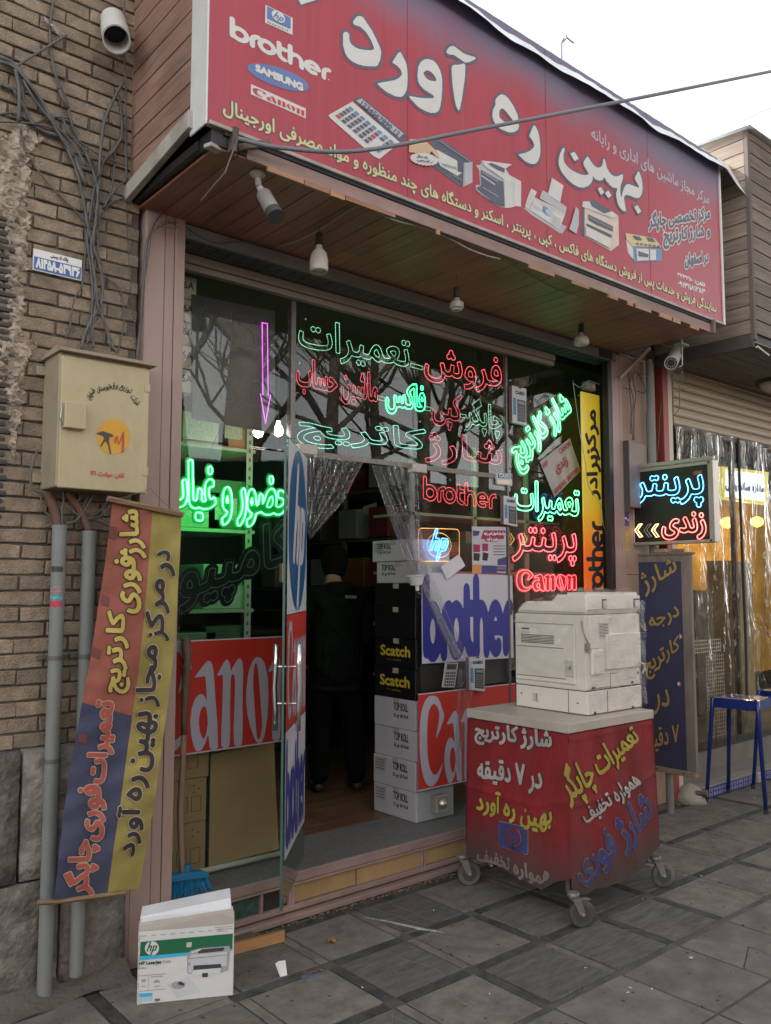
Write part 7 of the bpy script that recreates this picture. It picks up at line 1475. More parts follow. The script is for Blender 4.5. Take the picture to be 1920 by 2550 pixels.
def topf(u, v):
    x = cpx0-.02+(cpx1-cpx0+.02)*u; y = cpy0-.02+(cpy1-cpy0+.06)*v; h = .618 if v < .35 else .618-(v-.35)*.14
    return (x, y, CT+h+.012*math.sin(u*9+v*7)+.008*math.sin(u*27-v*13)+.02*math.exp(-((u-.25)/.12)**2-((v-.4)/.2)**2)-(.06*max(0, v-.8)*5))
MB().grid(topf, 60, 50).build('film_sheet', M_film2, fl, smooth=True)
# ================================================================ BLUE BOARD ON A POST
BX = 5.25
bd = thing('blue_signboard', 'tall dark blue board with ochre Persian lettering on a grey post beside the pillar', 'signboard', (BX, -.2, 0))
M_bdf = mat('board_frame', (.20, .17, .145), .8, var=.3, scale=8, dirt=.5, dirtcol=(.08, .06, .05), stretch=(1, 1, .3)); M_bdb = mat('board_blue', (.042, .044, .09), .7, var=.15, scale=3, dirt=.3, dirtcol=(.04, .035, .04))
boxo('board_frame', M_bdf, bd, BX, BX+.03, -.385, .10, .30, 1.765, .003)
boxo('board_face', M_bdb, bd, BX-.004, BX, -.318, .035, .315, 1.71, .001)
boxo('frame_rail', M_bdf, bd, BX-.012, BX+.04, -.40, .11, 1.755, 1.772, .003); boxo('frame_rail', mat('raw_batten', (.26, .2, .14), .8, var=.2), bd, BX-.014, BX+.035, -.385, .06, .278, .312, .003)
for y in (-.3, -.1): MB().lathe((BX-.014, y, .295), (-1, 0, 0), [(0, .007), (.004, .005)], 8).build('bolt', M_ink, bd)
MB().tube([(5.30, -.155, 0), (5.30, -.155, .3)], .024, 14).build('post', M_pvcg, bd)
Zf = lambda p: zoomq(p, 1540, 1350, 3.029)
M_och = mat('board_ochre', (.36, .25, .08), .7, var=.15, dirt=.3, dirtcol=(.15, .1, .06)); M_ochd = mat('board_letter_edge', (.04, .025, .025), .8)
def btext(s, q_, bold=.003, out=.003): print_text(s, [at(*p, 0, BX-.005) for p in Zf(q_)], M_och, bd, off=(-.0015, 0, 0), bold=bold, out=out, outm=M_ochd, res=.003)
btext('شارژ', [(150,240),(420,90),(450,250),(210,415)]); btext('درجه ۱', [(140,600),(440,440),(470,590),(210,700)]); btext('کارتریج', [(170,880),(455,700),(470,860),(230,1050)]); btext('در', [(270,1110),(385,1110),(385,1300),(270,1300)]); btext('۷ دقیقه', [(180,1420),(455,1370),(460,1540),(200,1600)], .002, .002)
for y_, c_, nm in ((1585, (.5, .48, .45), 'peeled_corner'), (1703, (.5, .12, .1), 'round_sticker')):
    c = at(1692, y_, 0, BX-.006)
    if nm == 'round_sticker': MB().poly([(BX-.0065, c[1]+.014*math.cos(t), c[2]+.014*math.sin(t)) for t in np.linspace(0, 6.28, 16, endpoint=False)]).build(nm, mat(nm, c_, .6), bd); MB().poly([(BX-.0075, c[1]+.014*math.cos(t), c[2]+.014*math.sin(t)) for t in np.linspace(-1.57, 1.57, 10)]).build(nm, M_white, bd)
    else: MB().poly([(BX-.0065, c[1]-.022, c[2]), (BX-.0065, c[1]-.001, c[2]+.022), (BX-.0065, c[1]-.001, c[2]-.02)]).build(nm, mat(nm, c_, .6), bd)
# clutter on the board's top
t = thing('scrap_items', 'small pale odds and ends lying on top of the blue board frame', 'clutter', (BX, -.1, 1.772)); boxo('scrap_box', M_trav, t, BX-.01, BX+.04, -.20, -.12, 1.773, 1.80, .004); MB().tube([(BX+.01, -.34, 1.785), (BX+.02, -.24, 1.785)], .011, 8).build('scrap_tube', M_trav, t)
# right side conduit, box, wires
t = thing('conduit_pipe', 'tall worn grey pipe running up the pillar by the neighbour', 'pipe', (5.345, -.05, 1.6)); MB().tube([(5.345, -.05, 1.6), (5.348, -.05, 2.8)], .030, 16).build('pipe', M_pvcg, t); MB().tube([(5.348, -.05, 2.8), (5.35, -.05, 3.18)], .024, 16).build('pipe', M_pvcg, t)
t = thing('junction_box', 'narrow metal junction box fixed to the pillar stone', 'box', (5.17, -.03, 2.1)); boxo('box_body', mat('box_grey', (.24, .2, .17), .6, dirt=.4), t, 5.075, 5.285, -.05, .012, 2.09, 2.55, .003); boxo('box_side', mat('box_dark', (.08, .07, .07), .6), t, 5.068, 5.0745, -.05, .012, 2.05, 2.56, .001)
t = thing('cable_bundle', 'dark wires hanging in a tangle between the pillar box and the canopy', 'cables', (5.2, -.03, 2.56))
X7p = lambda p: zoomq(p, 1440, 780, 3.456)
for k, r_ in enumerate([[(470,1090),(460,900),(475,750),(440,600),(430,500)], [(480,1090),(480,850),(495,700),(470,560),(500,500),(560,600),(580,680)], [(450,1040),(455,800),(440,640),(460,520)], [(670,1310),(690,1100),(700,900),(720,760)], [(500,520),(560,560),(620,540),(560,520),(500,560)], [(360,360),(420,380),(480,420),(560,430)]]):
    MB().tube([at(p[0], p[1], 1, -.03-.006*k) for p in smooth_pts(X7p(r_), 4, False)], .004 if k < 3 else .003, 6).build('wire', M_cbl if k != 5 else M_black, t, smooth=True)
t = thing('hanging_wire', 'thin pale wire looping down the right side of the shop window', 'wire', (4.7, .1, 1.2))
MB().tube([at(p[0], p[1], 1, .07) for p in smooth_pts(zoomq([(1290,410),(1310,560),(1340,780),(1375,960),(1400,1140),(1480,1260),(1500,1400),(1560,1520),(1650,1610)], 960, 800, 2.765), 4, False)], .0028, 6).build('wire', mat('pale_wire', (.3, .3, .26), .5), t, smooth=True)
t = thing('wall_switch', 'grey switch box with looping cable above the yellow sign', 'switch', (4.85, .1, 2.92)); boxo('switch_body', M_grey, t, 4.76, 4.87, .07, .11, 2.90, 2.955, .003); boxo('switch_key', M_cab, t, 4.82, 4.85, .064, .07, 2.915, 2.94, .001)
MB().tube([(4.62, .08, 2.92), (4.7, .08, 2.90), (4.80, .08, 2.965), (4.93, .08, 2.96)], .004, 6).build('wire', M_pvcg, t)

# ================================================================ CAMERAS AND BULBS UNDER THE CANOPY
t = thing('security_camera', 'grey and black bullet camera hanging from the left of the wooden soffit', 'camera', (1.69, -.62, 2.9))
ZAq = lambda x, y, yy: Vector(at(300+x/2.777, 250+y/2.777, 1, yy))
M_cm = mat('camera_metal', (.34, .33, .31), .4, metal=.3, var=.15, dirt=.3); M_cw2 = mat('camera_white', (.48, .46, .43), .5, dirt=.3)
a = Vector((1.693, -.62, 3.18)); b = ZAq(955, 590, -.62); c = ZAq(985, 640, -.62); d_ = ZAq(1072, 800, -.70)
MB().lathe(a, (0, 0, -1), [(0, .032), (.008, .032), (.014, .02), (.02, .014)], 18).build('mount', M_cw2, t, smooth=False); MB().tube([a, b], .0125, 12).build('arm', M_cw2, t, smooth=True); MB().tube([b, c], [.011, .018], 12).build('arm_joint', M_cw2, t)
dr = (d_-c).normalized(); L1 = (d_-c).length
MB().lathe(c-dr*.0, dr, [(0, .018), (.01, .030), (L1*.78, .032), (L1*.78, .0)], 22).build('housing', M_cm, t); MB().lathe(c+dr*L1*.78, dr, [(0, .0335), (L1*.24, .0335), (L1*.24, .02)], 22).build('sun_hood', mat('camera_dark', (.05, .05, .055), .5), t)
t = thing('security_camera', 'round-faced infrared bullet camera hanging at the right end of the soffit', 'camera', (5.1, -.4, 3.05)); Zx = lambda x, y, yy: Vector(at(1440+x/3.456, 780+y/3.456, 1, yy))
a = Zx(885, 205, -.42); boxo('mount', M_cw2, t, a.x-.05, a.x+.05, -.45, -.39, 3.172, 3.181, .001); h0 = Zx(850, 330, -.30); h1 = Zx(800, 425, -.50)
MB().tube([a, (a.x, -.42, 3.12), h0+Vector((0.03, 0, .03))], .009, 8).build('arm', M_cw2, t, smooth=True); MB().tube([Zx(895, 240, -.40), Zx(893, 450, -.40), Zx(870, 460, -.40)], .005, 6).build('arm', M_steel, t)
dr = (h1-h0).normalized(); L1 = (h1-h0).length; MB().lathe(h0-dr*.03, dr, [(0, .02), (.02, .040), (L1+.02, .043), (L1+.05, .043), (L1+.05, .038), (L1+.035, .036)], 24).build('housing', M_cw2, t)
MB().lathe(h1+dr*.012, dr, [(0, .036), (.004, .036), (.004, .014), (.008, .012)], 24).build('lens_plate', M_ink, t)
for k in range(12):
    u = dr.orthogonal().normalized(); v = dr.cross(u); p = h1+dr*.0165+(u*math.cos(k*.5236)+v*math.sin(k*.5236))*.026; MB().lathe(p, dr, [(0, .0045), (.002, .003)], 8).build('infrared_led', M_steel, t)
MB().tube([at(p[0], p[1], 1, -.40) for p in smooth_pts(X7p([(590,0),(625,120),(680,220),(740,275),(810,290)]), 4, False)], .0032, 6).build('wire', M_cbl, t, smooth=True)
MB().tube([at(p[0], p[1], 1, -.38) for p in smooth_pts(X7p([(870,460),(810,500),(795,550),(830,580),(870,560),(890,510),(900,490),(870,470),(900,540),(870,650),(870,810),(820,880)]), 4, False)], .0032, 6).build('wire', M_cbl, t, smooth=True)
M_bulbw = mat('bulb_glass_white', (.52, .48, .42), .3, var=.06, dirt=.2); M_bulbm = mat('bulb_rim', (.40, .37, .32), .35, metal=.2)
def lamp(lab, px, py, y, kind, cord):
    P0 = Vector(at(px, py, 1, y)); t = thing('hanging_bulb', lab, 'bulb', tuple(P0), 'spent bulbs hanging under the soffit')
    MB().tube([P0, P0+Vector((0, 0, 3.18-P0.z))], .002, 5).build('cord', M_cbl, t)
    MB().lathe(P0+Vector((0, 0, .0)), (0, 0, -1), [(0, .012), (.006, .016), (.05, .018), (.055, .02), (.058, .015)], 16).build('lamp_holder', M_black, t)
    s = P0-Vector((0, 0, .055))
    if kind == 0:
        MB().lathe(s, (0, 0, -1), [(0, .014), (.02, .016), (.04, .034), (.075, .042), (.12, .042), (.13, .038), (.118, .034)], 24).build('bulb_shell', M_bulbw, t, smooth=True)
        MB().tube([s+Vector((.03*math.cos(k*1.0), .03*math.sin(k*1.0), -.122+.006*(k % 2))) for k in range(7)], .005, 6).build('bulb_spiral', M_bulbm, t, smooth=True)
    elif kind == 1:
        MB().lathe(s, (0, 0, -1), [(0, .014), (.018, .02), (.028, .036), (.055, .038), (.062, .03)], 24).build('bulb_shell', M_bulbm, t, smooth=False); MB().tube([s+Vector((.022*math.cos(k), .022*math.sin(k), -.064)) for k in range(7)], .006, 6).build('bulb_spiral', M_bulbw, t, smooth=True)
    else: MB().lathe(s, (0, 0, -1), [(0, .014), (.02, .016), (.03, .034), (.045, .046), (.075, .048), (.085, .035), (.086, .0)], 24).build('bulb_shell', M_bulbw, t, smooth=True)
    return t
lamp('leftmost dead bulb under the soffit, tall pale bell shape', 795, 580, -.376, 0, 0); lamp('middle dead bulb under the soffit with exposed spiral', 1137, 716, -.35, 1, 0); lamp('rightmost dead bulb under the soffit, squat white globe', 1447, 806, -.245, 2, 0)
t = thing('soffit_wire', 'thin white wire stapled and drooping along the front edge of the soffit', 'wire', (3.2, -.66, 3.17))
zb_ = lambda p: zoomq(p, 850, 400, 2.777)
MB().tube([at(p[0], p[1], 1, -.665) for p in smooth_pts(zb_([(130,300),(220,340),(360,410),(540,455),(640,490),(760,545),(880,610),(1000,655),(1100,680)]), 3, False)], .004, 6).build('wire', mat('white_wire', (.36, .33, .3), .5), t, smooth=True)
MB().tube([at(p[0], p[1], 2, 3.172) for p in smooth_pts([(897,508),(860,530),(800,570),(740,600),(700,612)], 3, False)], .0026, 6).build('wire', MATS['white_wire'], t, smooth=True)
MB().tube([at(p[0], p[1], 2, 3.172) for p in smooth_pts(zb_([(1100,680),(1250,760),(1450,870),(1660,940)]), 3, False)], .0026, 6).build('wire', M_cbl, t, smooth=True)
MB().tube([at(p[0], p[1], 1, -.02) for p in smooth_pts(zoomq([(440,860),(530,930),(660,985),(800,975),(950,985)], 300, 250, 2.777), 3, False)], .003, 6).build('wire', M_cbl, t, smooth=True)
MB().tube([at(p[0], p[1], 1, -.03) for p in ((470,548),(500,538),(532,522))], [.003, .006, .001], 5).build('paper_scrap', M_white, t)
# power cable across the street view
t = thing('overhead_cable', 'grey cable strung from the canopy corner across the red sign into the sky', 'cable', tuple(at(592, 345, 1, -.74)))
cp3 = [at(592,345,1,-.74), at(700,368,1,-.78), at(900,375,1,-.86), at(1200,320,1,-1.0), at(1500,262,1,-1.15), at(1919,178,1,-1.35), at(2400,80,1,-1.6)]
MB().tube([tuple(p) for p in smooth_pts(cp3, 8, False)], .0085, 10).build('cable', mat('sky_cable', (.16, .165, .19), .5, var=.1), t, smooth=True)
MB().tube([at(592,345,1,-.74), at(560,430,1,-.72), at(500,500,1,-.6)], .003, 5).build('cable', M_cbl, t)

# ================================================================ NEIGHBOUR SHOP
nb_ = thing('neighbour_shop', 'next shop to the right with grey wooden siding canopy and beige shutter', 'shop', (8, 0, 0))
M_sid = wood('grey_siding', (.185, .145, .115), (.10, .075, .06), 'x', .7, .18); M_sidy = wood('grey_siding_side', (.27, .215, .165), (.16, .12, .095), 'y', .7, .12)
NX = 5.50; NYF = -.75
k = 0; z = 3.25
while z < 4.66:
    MB().prism([(NX, NYF+.01, z), (NX, .0, z), (NX, .0, z+.094), (NX, NYF+.01, z+.094)], (.015, 0, 0)).build('siding_board', M_sidy, nb_, bevel=.002)
    o = boxo('siding_board', M_sid, nb_, NX+.03, 9.8, NYF-.016, NYF, z, z+.092, .002)
    mb = MB()
    for q_ in range(10): mb.box(NX+.05+q_*.42, NX+.054+q_*.42, NYF-.018, NYF-.0155, z+.04, z+.046)
    mb.build('siding_nails', M_ink, nb_); z += .0985
boxo('siding_core', M_ink, nb_, NX+.016, 9.8, NYF+.001, .0, 3.2, 4.66, 0); boxo('corner_trim', mat('siding_trim', (.11, .09, .08), .7), nb_, NX-.004, NX+.029, NYF-.02, NYF+.008, 3.2, 4.68, .002)
M_nsof = wood('neighbour_soffit', (.15, .12, .10), (.09, .07, .06), 'x', .6, .15)
for j in range(8): boxo('soffit_board', M_nsof, nb_, NX, 9.8, NYF+.001+j*.094, NYF+.001+j*.094+.090, 3.19, 3.20, .001)
boxo('side_fascia', mat('dark_fascia', (.07, .055, .05), .7), nb_, NX-.002, NX+.02, NYF-.002, -.02, 3.155, 3.248, .002)
MB().prism([(NX-.05, NYF-.06, 4.68), (9.8, NYF-.06, 4.68), (9.8, NYF-.02, 4.80), (NX-.02, NYF-.01, 4.74)], (0, .8, .06)).build('roof_cap', M_sheet, nb_)
M_shb = mat('beige_shutter', (.44, .36, .27), .5, var=.08, scale=3, dirt=.2, stretch=(.3, 1, 1))
z = 2.76
while z < 3.19:
    MB().prism([(5.73, -.0, z), (5.73, -.012, z+.012), (5.73, -.016, z+.035), (5.73, -.010, z+.06), (5.73, .0, z+.068)], (4.2, 0, 0)).build('shutter_slat', M_shb, nb_, bevel=.001); z += .0705
boxo('shutter_foot', M_ink, nb_, 5.73, 9.9, -.01, .02, 2.735, 2.757, .002)
boxo('wall', mat('neighbour_inside', (.22, .15, .06), .9), nb_, 5.7, 12, 2.6, 2.8, 0, 4.0, 0); boxo('wall', M_inner, nb_, 5.42, 5.52, .1, 6, 0, 4.0, 0); boxo('roof', M_inner, nb_, 5.42, 12, .021, 6, 3.3, 3.9, 0); boxo('wall', M_inner, nb_, 11.9, 12, .1, 3, 0, 4, 0)
boxo('floor', mat('neighbour_step', (.16, .15, .135), .7, var=.2), nb_, 5.72, 12, .0, 2.6, 0, .16, 0)
boxo('sill', M_ink, nb_, 5.72, 12, -.01, .03, .30, .36, .003); boxo('low_wall', mat('neighbour_base', (.2, .185, .16), .8, dirt=.4), nb_, 5.72, 12, -.005, .03, .16, .30, 0)
for x in (6.62, 7.9, 9.1): boxo('door_frame', mat('dark_frame', (.035, .025, .022), .5), nb_, x, x+.035, .0, .04, .16, 2.74, .002)
# yellow warm back surfaces inside
M_warm = mat('mustard_panel', (.42, .26, .035), .8, var=.45, scale=3)
boxo('mustard_panel', M_warm, nb_, 6.0, 11.5, 1.6, 1.62, .5, 2.6, 0)
for k, (x, w_, c_) in enumerate(((6.35, .25, (.05, .045, .045)), (7.0, .2, (.42, .16, .03)), (7.55, .35, (.07, .06, .06)), (8.3, .4, (.25, .2, .1)))): boxo('stall_cabinet', mat('stall%d' % k, c_, .6, var=.3), nb_, x, x+w_, .9, 1.2, .3, 1.5+.3*(k % 2), .01)
# tiles strip at the foot
M_tb = mat('tile_blue', (.025, .04, .22), .3, var=.1); M_tw = mat('tile_white', (.5, .5, .52), .3)
k = 0; x = 5.79
while x < 8.4:
    sp4 = (k % 12 == 11); MB().box(x, x+.0735, -.118, -.105, .0, .072).build('glazed_tile', (M_tw if sp4 else M_tb), nb_, bevel=.001)
    cx, cz = x+.037, .036
    for sx_, sz_ in ((-.018, .016), (.018, -.016), (-.018, -.016), (.018, .016)):
        MB().tube([(cx+sx_+.011*math.cos(t), -.1185, cz+sz_+.011*math.sin(t)) for t in np.linspace(0, 5.4, 8)], .0022, 4).build('tile_ornament', mat('tile_gold', (.35, .25, .1), .4) if sp4 else M_tw, nb_)
    x += .075; k += 1
boxo('tile_backing', mat('cement_curb', (.30, .28, .25), .9, var=.2), nb_, 5.79, 12, -.105, -.0, 0, .078, .003)
MB().lathe((5.70, -.07, .0), (0, 0, 1), [(0, .13), (.05, .11), (.10, .06), (.12, .02)], 12).build('plaster_lump', mat('lump', (.40, .37, .32), .95, bump=1, bscale=30), nb_, smooth=True)
MB().lathe((5.66, -.14, .075), (.5, -1, 0), [(0, .018), (.06, .016), (.062, .03), (.075, .03), (.08, .01)], 10).build('tap_stub', M_rust, nb_)
# wrinkled plastic sheeting
M_nfl = glassy('shop_plastic_sheet', (.93, .89, .80), 1.0, .04, haze=.04, hazecol=(.5, .44, .32), wrinkle=1.3, wscale=3.2, wstretch=(4, 4, .8))
ns = thing('plastic_sheeting', 'crinkled clear plastic sheeting covering the whole front of the neighbour shop', 'plastic sheet', (7.5, -.02, .3))
def nsf(x0, x1): return lambda u, v: (x0+(x1-x0)*u, -.03-.02*math.sin(u*19+v*3)-.012*math.sin(u*47-v*9), .33+2.42*v)
MB().grid(nsf(5.73, 6.61), 60, 60).build('sheet_panel', M_nfl, ns, smooth=True); MB().grid(nsf(6.66, 7.89), 80, 60).build('sheet_panel', M_nfl, ns, smooth=True); MB().grid(nsf(7.94, 10.5), 90, 60).build('sheet_panel', M_nfl, ns, smooth=True)
MB().tube([(6.635, -.05, 2.75), (6.62, -.055, 1.9), (6.64, -.05, 1.1), (6.60, -.06, .55)], .011, 6).build('edge_bead', M_ink, ns)
# lit sandwich sign
t = thing('lit_sign', 'lit white sign with yellow frame and blue lettering behind the neighbour plastic', 'sign', (7.4, .28, 2.3)); Q7 = [at(p[0], p[1], 1, .25) for p in X7p([(1240,1318),(1640,1368),(1620,1648),(1252,1600)])]
MB().prism(Q7, (0, .04, 0)).build('sign_frame', mat('sign_frame_yellow', (.3, .27, .03), .4, emit=(.7, .65, .06), estr=.35, var=0), t); Q8 = [at(p[0], p[1], 1, .248) for p in X7p([(1268,1345),(1604,1390),(1600,1618),(1262,1578)])]
MB().poly(Q8).build('sign_face', mat('sign_face_lit', (.3, .35, .4), .4, emit=(.55, .82, 1.), estr=.75, var=0), t); print_text('مغازه ساندویچی', [at(p[0], p[1], 1, .246) for p in X7p([(1268,1440),(1598,1480),(1596,1560),(1266,1530)])], mat('sign_text_blue', (.02, .05, .4), .5, var=0), t, bold=.008, res=.006)
for k, (px, py) in enumerate(((1811, 1300), (1885, 1298))):
    P_ = at(px, py, 1, 1.2); t = thing('warm_lamp', ('left', 'right')[k]+' round amber lamp glowing behind the neighbour plastic', 'lamp', tuple(P_), 'amber lamps'); MB().lathe(P_+np.array([0, 0, .05]), (0, 0, -1), [(0, .02), (.02, .06), (.06, .075), (.1, .05), (.12, .0)], 16).build('lamp_globe', glow('amber_lamp', (1., .55, .06), 3.5), t, smooth=True)
    ld = bpy.data.lights.new('lamp_light', 'POINT'); ld.energy = 7; ld.color = (1, .7, .3); ld.shadow_soft_size = .08; lo = bpy.data.objects.new('lamp_light', ld); COL.objects.link(lo); lo.location = P_+np.array([0, -.15, -.1])
# oval ceiling light
t = thing('ceiling_light', 'oval glass light fitting under the neighbour soffit', 'light', (6.75, -.28, 3.12)); vs = MB()
vs.grid(lambda u, v: (6.95+.36*math.cos(u*2*math.pi)*math.cos(v*1.5), -.33+.17*math.sin(u*2*math.pi)*math.cos(v*1.5), 3.165-.05*math.sin(v*1.5)), 32, 8).build('glass_bowl', mat('bowl_glass', (.45, .42, .38), .2, var=.1), t, smooth=True)
MB().grid(lambda u, v: (6.95+(.40-.04*v)*math.cos(u*2*math.pi), -.33+(.20-.02*v)*math.sin(u*2*math.pi), 3.189-.02*v), 32, 1).build('light_rim', M_ink, t)
MB().tube([at(1530/3.456+1440, 780+295/3.456, 1, -.78), at(1540/3.456+1440, 780+285/3.456, 1, -.79), at(1915, 885, 1, -.80)], .006, 6).build('neighbour_wire', mat('white_conduit', (.6, .58, .55), .5), nb_)
# far building roof behind
fb = thing('far_parapet', 'pale rooftop parapet far behind the neighbour canopy', 'building', (17, 8, 0)); FX = float(at(1826, 402, 1, 7.8)[0]); boxo('parapet_wall', mat('far_wall', (.62, .6, .57), .8), fb, FX, 60, 7.8, 8.2, 0, at(1830, 402, 1, 7.8)[2]+.05, 0); boxo('parapet_cap', mat('far_cap', (.7, .68, .64), .8), fb, FX-.15, 60, 7.6, 8.3, at(1830, 402, 1, 7.8)[2]+.05, at(1830, 402, 1, 7.8)[2]+.25, 0)
an = thing('roof_antenna', 'small thin antenna mast on the roof against the white sky', 'antenna', tuple(at(1397, 160, 1, 2.5))); A_ = at(1397, 175, 1, 2.5)
MB().tube([A_-np.array([0, 0, .9]), at(1398, 108, 1, 2.5), at(1404, 95, 1, 2.5)], .012, 6).build('mast', mat('antenna_metal', (.2, .2, .22), .5), an); MB().tube([at(1398, 108, 1, 2.5), at(1412, 94, 1, 2.5), at(1428, 107, 1, 2.5)], .009, 6).build('antenna_arm', MATS['antenna_metal'], an); MB().tube([at(1412, 94, 1, 2.5), at(1410, 88, 1, 2.5)], .009, 6).build('antenna_arm', MATS['antenna_metal'], an)
t = thing('thin_wire', 'very thin wire crossing the white sky at the far right', 'wire', tuple(at(1750, 345, 1, 3))); MB().tube([at(1725, 352, 1, 3), at(1800, 325, 1, 3), at(1897, 278, 1, 3), at(2000, 240, 1, 3)], .005, 5).build('wire', M_cbl, t)

# ================================================================ BLUE STOOLS
M_st = mat('stool_blue', (.01, .025, .16), .22, var=.05, coat=.5)
def stool():
    t = thing('metal_stool', 'nearer glossy blue metal stool in front of the neighbour shop', 'stool', (0, 0, 0), 'blue metal stools'); W_2, H2 = .155, .75
    pl_s = MB().grid(lambda u, v: ((u-.5)*2*W_2, (v-.5)*2*W_2, H2-.004*abs(math.sin(math.pi*(u)))*0-.01*((2*abs(u-.5))**6+(2*abs(v-.5))**6)*.6), 12, 12).build('seat', M_st, t, smooth=True)
    for s1 in (-1, 1):
        MB().prism([(-W_2, s1*W_2, H2-.008), (W_2, s1*W_2, H2-.008), (W_2*1.02, s1*W_2*1.02, H2-.075), (-W_2*1.02, s1*W_2*1.02, H2-.075)], (0, s1*.002, 0)).build('apron', M_st, t); MB().prism([(s1*W_2, -W_2, H2-.008), (s1*W_2, W_2, H2-.008), (s1*W_2*1.02, W_2*1.02, H2-.075), (s1*W_2*1.02, -W_2*1.02, H2-.075)], (s1*.002, 0, 0)).build('apron', M_st, t)
    for sx_ in (-1, 1):
        for sy_ in (-1, 1):
            top = Vector((sx_*W_2, sy_*W_2, H2-.012)); ft = Vector((sx_*.205, sy_*.205, .012))
            lg = MB().tube([top-Vector((sx_*.02, sy_*.02, -.004)), top, top+(ft-top)*.08, ft], [.012, .016, .0155, .014], 10).build('leg', M_st, t, smooth=True)
            MB().tube([ft-Vector((0, 0, .012)), ft+Vector((0, 0, .02))], .016, 10).build('rubber_foot', M_ink, lg)
    return t
s0_ = stool()
def dup(o, parent=None):
    c = o.copy(); COL.objects.link(c); c.parent = parent
    for ch in list(o.children): dup(ch, c)
    return c
s0_.location = (5.95, -.36, 0); s0_.rotation_euler = (0, 0, .12)
s1b = dup(s0_); s1b.location = (6.60, -.40, 0); s1b.rotation_euler = (0, 0, -.05); s1b['label'] = 'farther glossy blue metal stool cut by the right picture edge'
rk = thing('wire_rack', 'white wire mesh basket rack standing behind the stools inside the plastic', 'rack', (6.1, .25, .3))
for z in (1.02, 1.05, 1.08, 1.11): MB().tube([(5.80, .12, z), (6.55, .12, z)], .0025, 5).build('wire', M_white, rk)
for k in range(26): MB().tube([(5.80+k*.03, .12, 1.01), (5.80+k*.03, .12, 1.12)], .0018, 4).build('wire', M_white, rk)
mb = MB()
for k in range(22): mb.tube([(6.32, .12, .35+k*.03), (6.6, .12, .35+k*.03)], .0016, 4)
for k in range(10): mb.tube([(6.32+k*.03, .12, .34), (6.32+k*.03, .12, 1.0)], .0016, 4)
mb.build('mesh_panel', M_white, rk)

# ================================================================ LITTER AND LEAVES
M_leaf = mat('dry_leaf', (.26, .13, .06), .8, var=.3, scale=30); M_leaf2 = mat('dry_leaf_pale', (.34, .22, .12), .8, var=.3, scale=30)
def leaf(px, py, s, lab, m_=M_leaf, rot=0., name='fallen_leaf', cat='leaf'):
    c = at(px, py, 2, .0); n = 14; P_ = []
    for k in range(n): a = 2*math.pi*k/n; r_ = s*(1 if k % 2 else .55)*(1+.4*math.cos(a))*ru(.8, 1.2); P_.append((c[0]+r_*math.cos(a+rot), c[1]+.6*r_*math.sin(a+rot), .004+ru(0, s*.45)))
    mb = MB(); mb.add([(c[0], c[1], .004)]+P_, [(0, k+1, (k+1) % n+1) for k in range(n)]); mb.tube([(c[0], c[1], .006), (c[0]-s*1.3*math.cos(rot), c[1]-s*.8*math.sin(rot), .02)], .0008, 3); return mb.build(name, m_, None, label=lab, cat=cat)
leaf(823, 2348, .034, 'curled brown dry leaf with a stalk on a grey slab before the step', rot=.3); leaf(82, 2483, .045, 'flat torn tan leaf on the pavement at the foot of the left pipe', M_leaf2, .6); leaf(1123, 2309, .012, 'small brown leaf near the chalk streak', rot=1.); leaf(1157, 2506, .012, 'small pale leaf on the dark veined slab at the bottom', M_leaf2); leaf(1720, 2390, .014, 'tiny whitish leaf right of the paving joint', mat('husk', (.45, .42, .38), .8))
for k in range(10): leaf(730+k*9+ru(-3, 3), 2424+ru(-6, 6), .011, 'leaf crumb in the paving joint beside the crumpled paper, %s along' % ('first second third fourth fifth sixth seventh eighth ninth tenth'.split()[k]), M_leaf)
c = at(707, 2430, 2, 0); MB().add([(c[0]-.018, c[1], .001), (c[0]+.012, c[1]-.006, .001), (c[0]+.014, c[1]+.012, .052), (c[0]-.016, c[1]+.014, .056), (c[0]-.034, c[1]+.012, .052)], [(0, 1, 2, 3), (0, 3, 4)]).build('paper_scrap', M_white, None, label='small folded white paper scrap standing on the pavement joint', cat='paper')
c = at(775, 2428, 2, .001); MB().poly([(c[0]+.05*math.cos(t), c[1]+.022*math.sin(t), .0015) for t in np.linspace(0, 6.28, 18, endpoint=False)]).build('blue_stain', mat('blue_wrapper', (.09, .13, .2), .6, var=.3), None, label='faded blue flattened wrapper on the pavement', cat='wrapper')
p = [at(x, y, 2, .001) for x, y in ((905,2283),(960,2294),(1040,2312),(1108,2322))]; MB().tube([tuple(a) for a in p], [.001, .006, .007, .003], 4).build('chalk_streak', mat('chalk', (.30, .29, .27), .9, var=.5, scale=40), pav)
mb = MB()
for k in range(500):
    x = ru(1.7, 5.2); y = -.055-abs(random.gauss(0, .02)); s = ru(.002, .006); mb.obox((x, y, s*.3), ((math.cos(k), math.sin(k), 0), (-math.sin(k), math.cos(k), 0), (0, 0, 1)), (s, s*.6, s*.4))
for k in range(500):
    x = ru(1.0, 8.); y = ru(-2.0, -.1); s = ru(.0008, .0026); mb.obox((x, y, s*.3+.0005), ((math.cos(k), math.sin(k), 0), (-math.sin(k), math.cos(k), 0), (0, 0, 1)), (s, s*.7, s*.4))
mb.build('grit', mat('grit_mix', (.2, .15, .1), .9, var=.8, scale=200), pav, kind='stuff')
mb = MB()
for k in range(26):
    x = ru(1.2, 6.5); y = ru(-1.9, -.2); s = ru(.002, .005); mb.obox((x, y, .0015), ((math.cos(k*2), math.sin(k*2), 0), (-math.sin(k*2), math.cos(k*2), 0), (0, 0, 1)), (s*1.6, s*.5, .0006))
mb.build('paper_flecks', M_white, pav, kind='stuff')

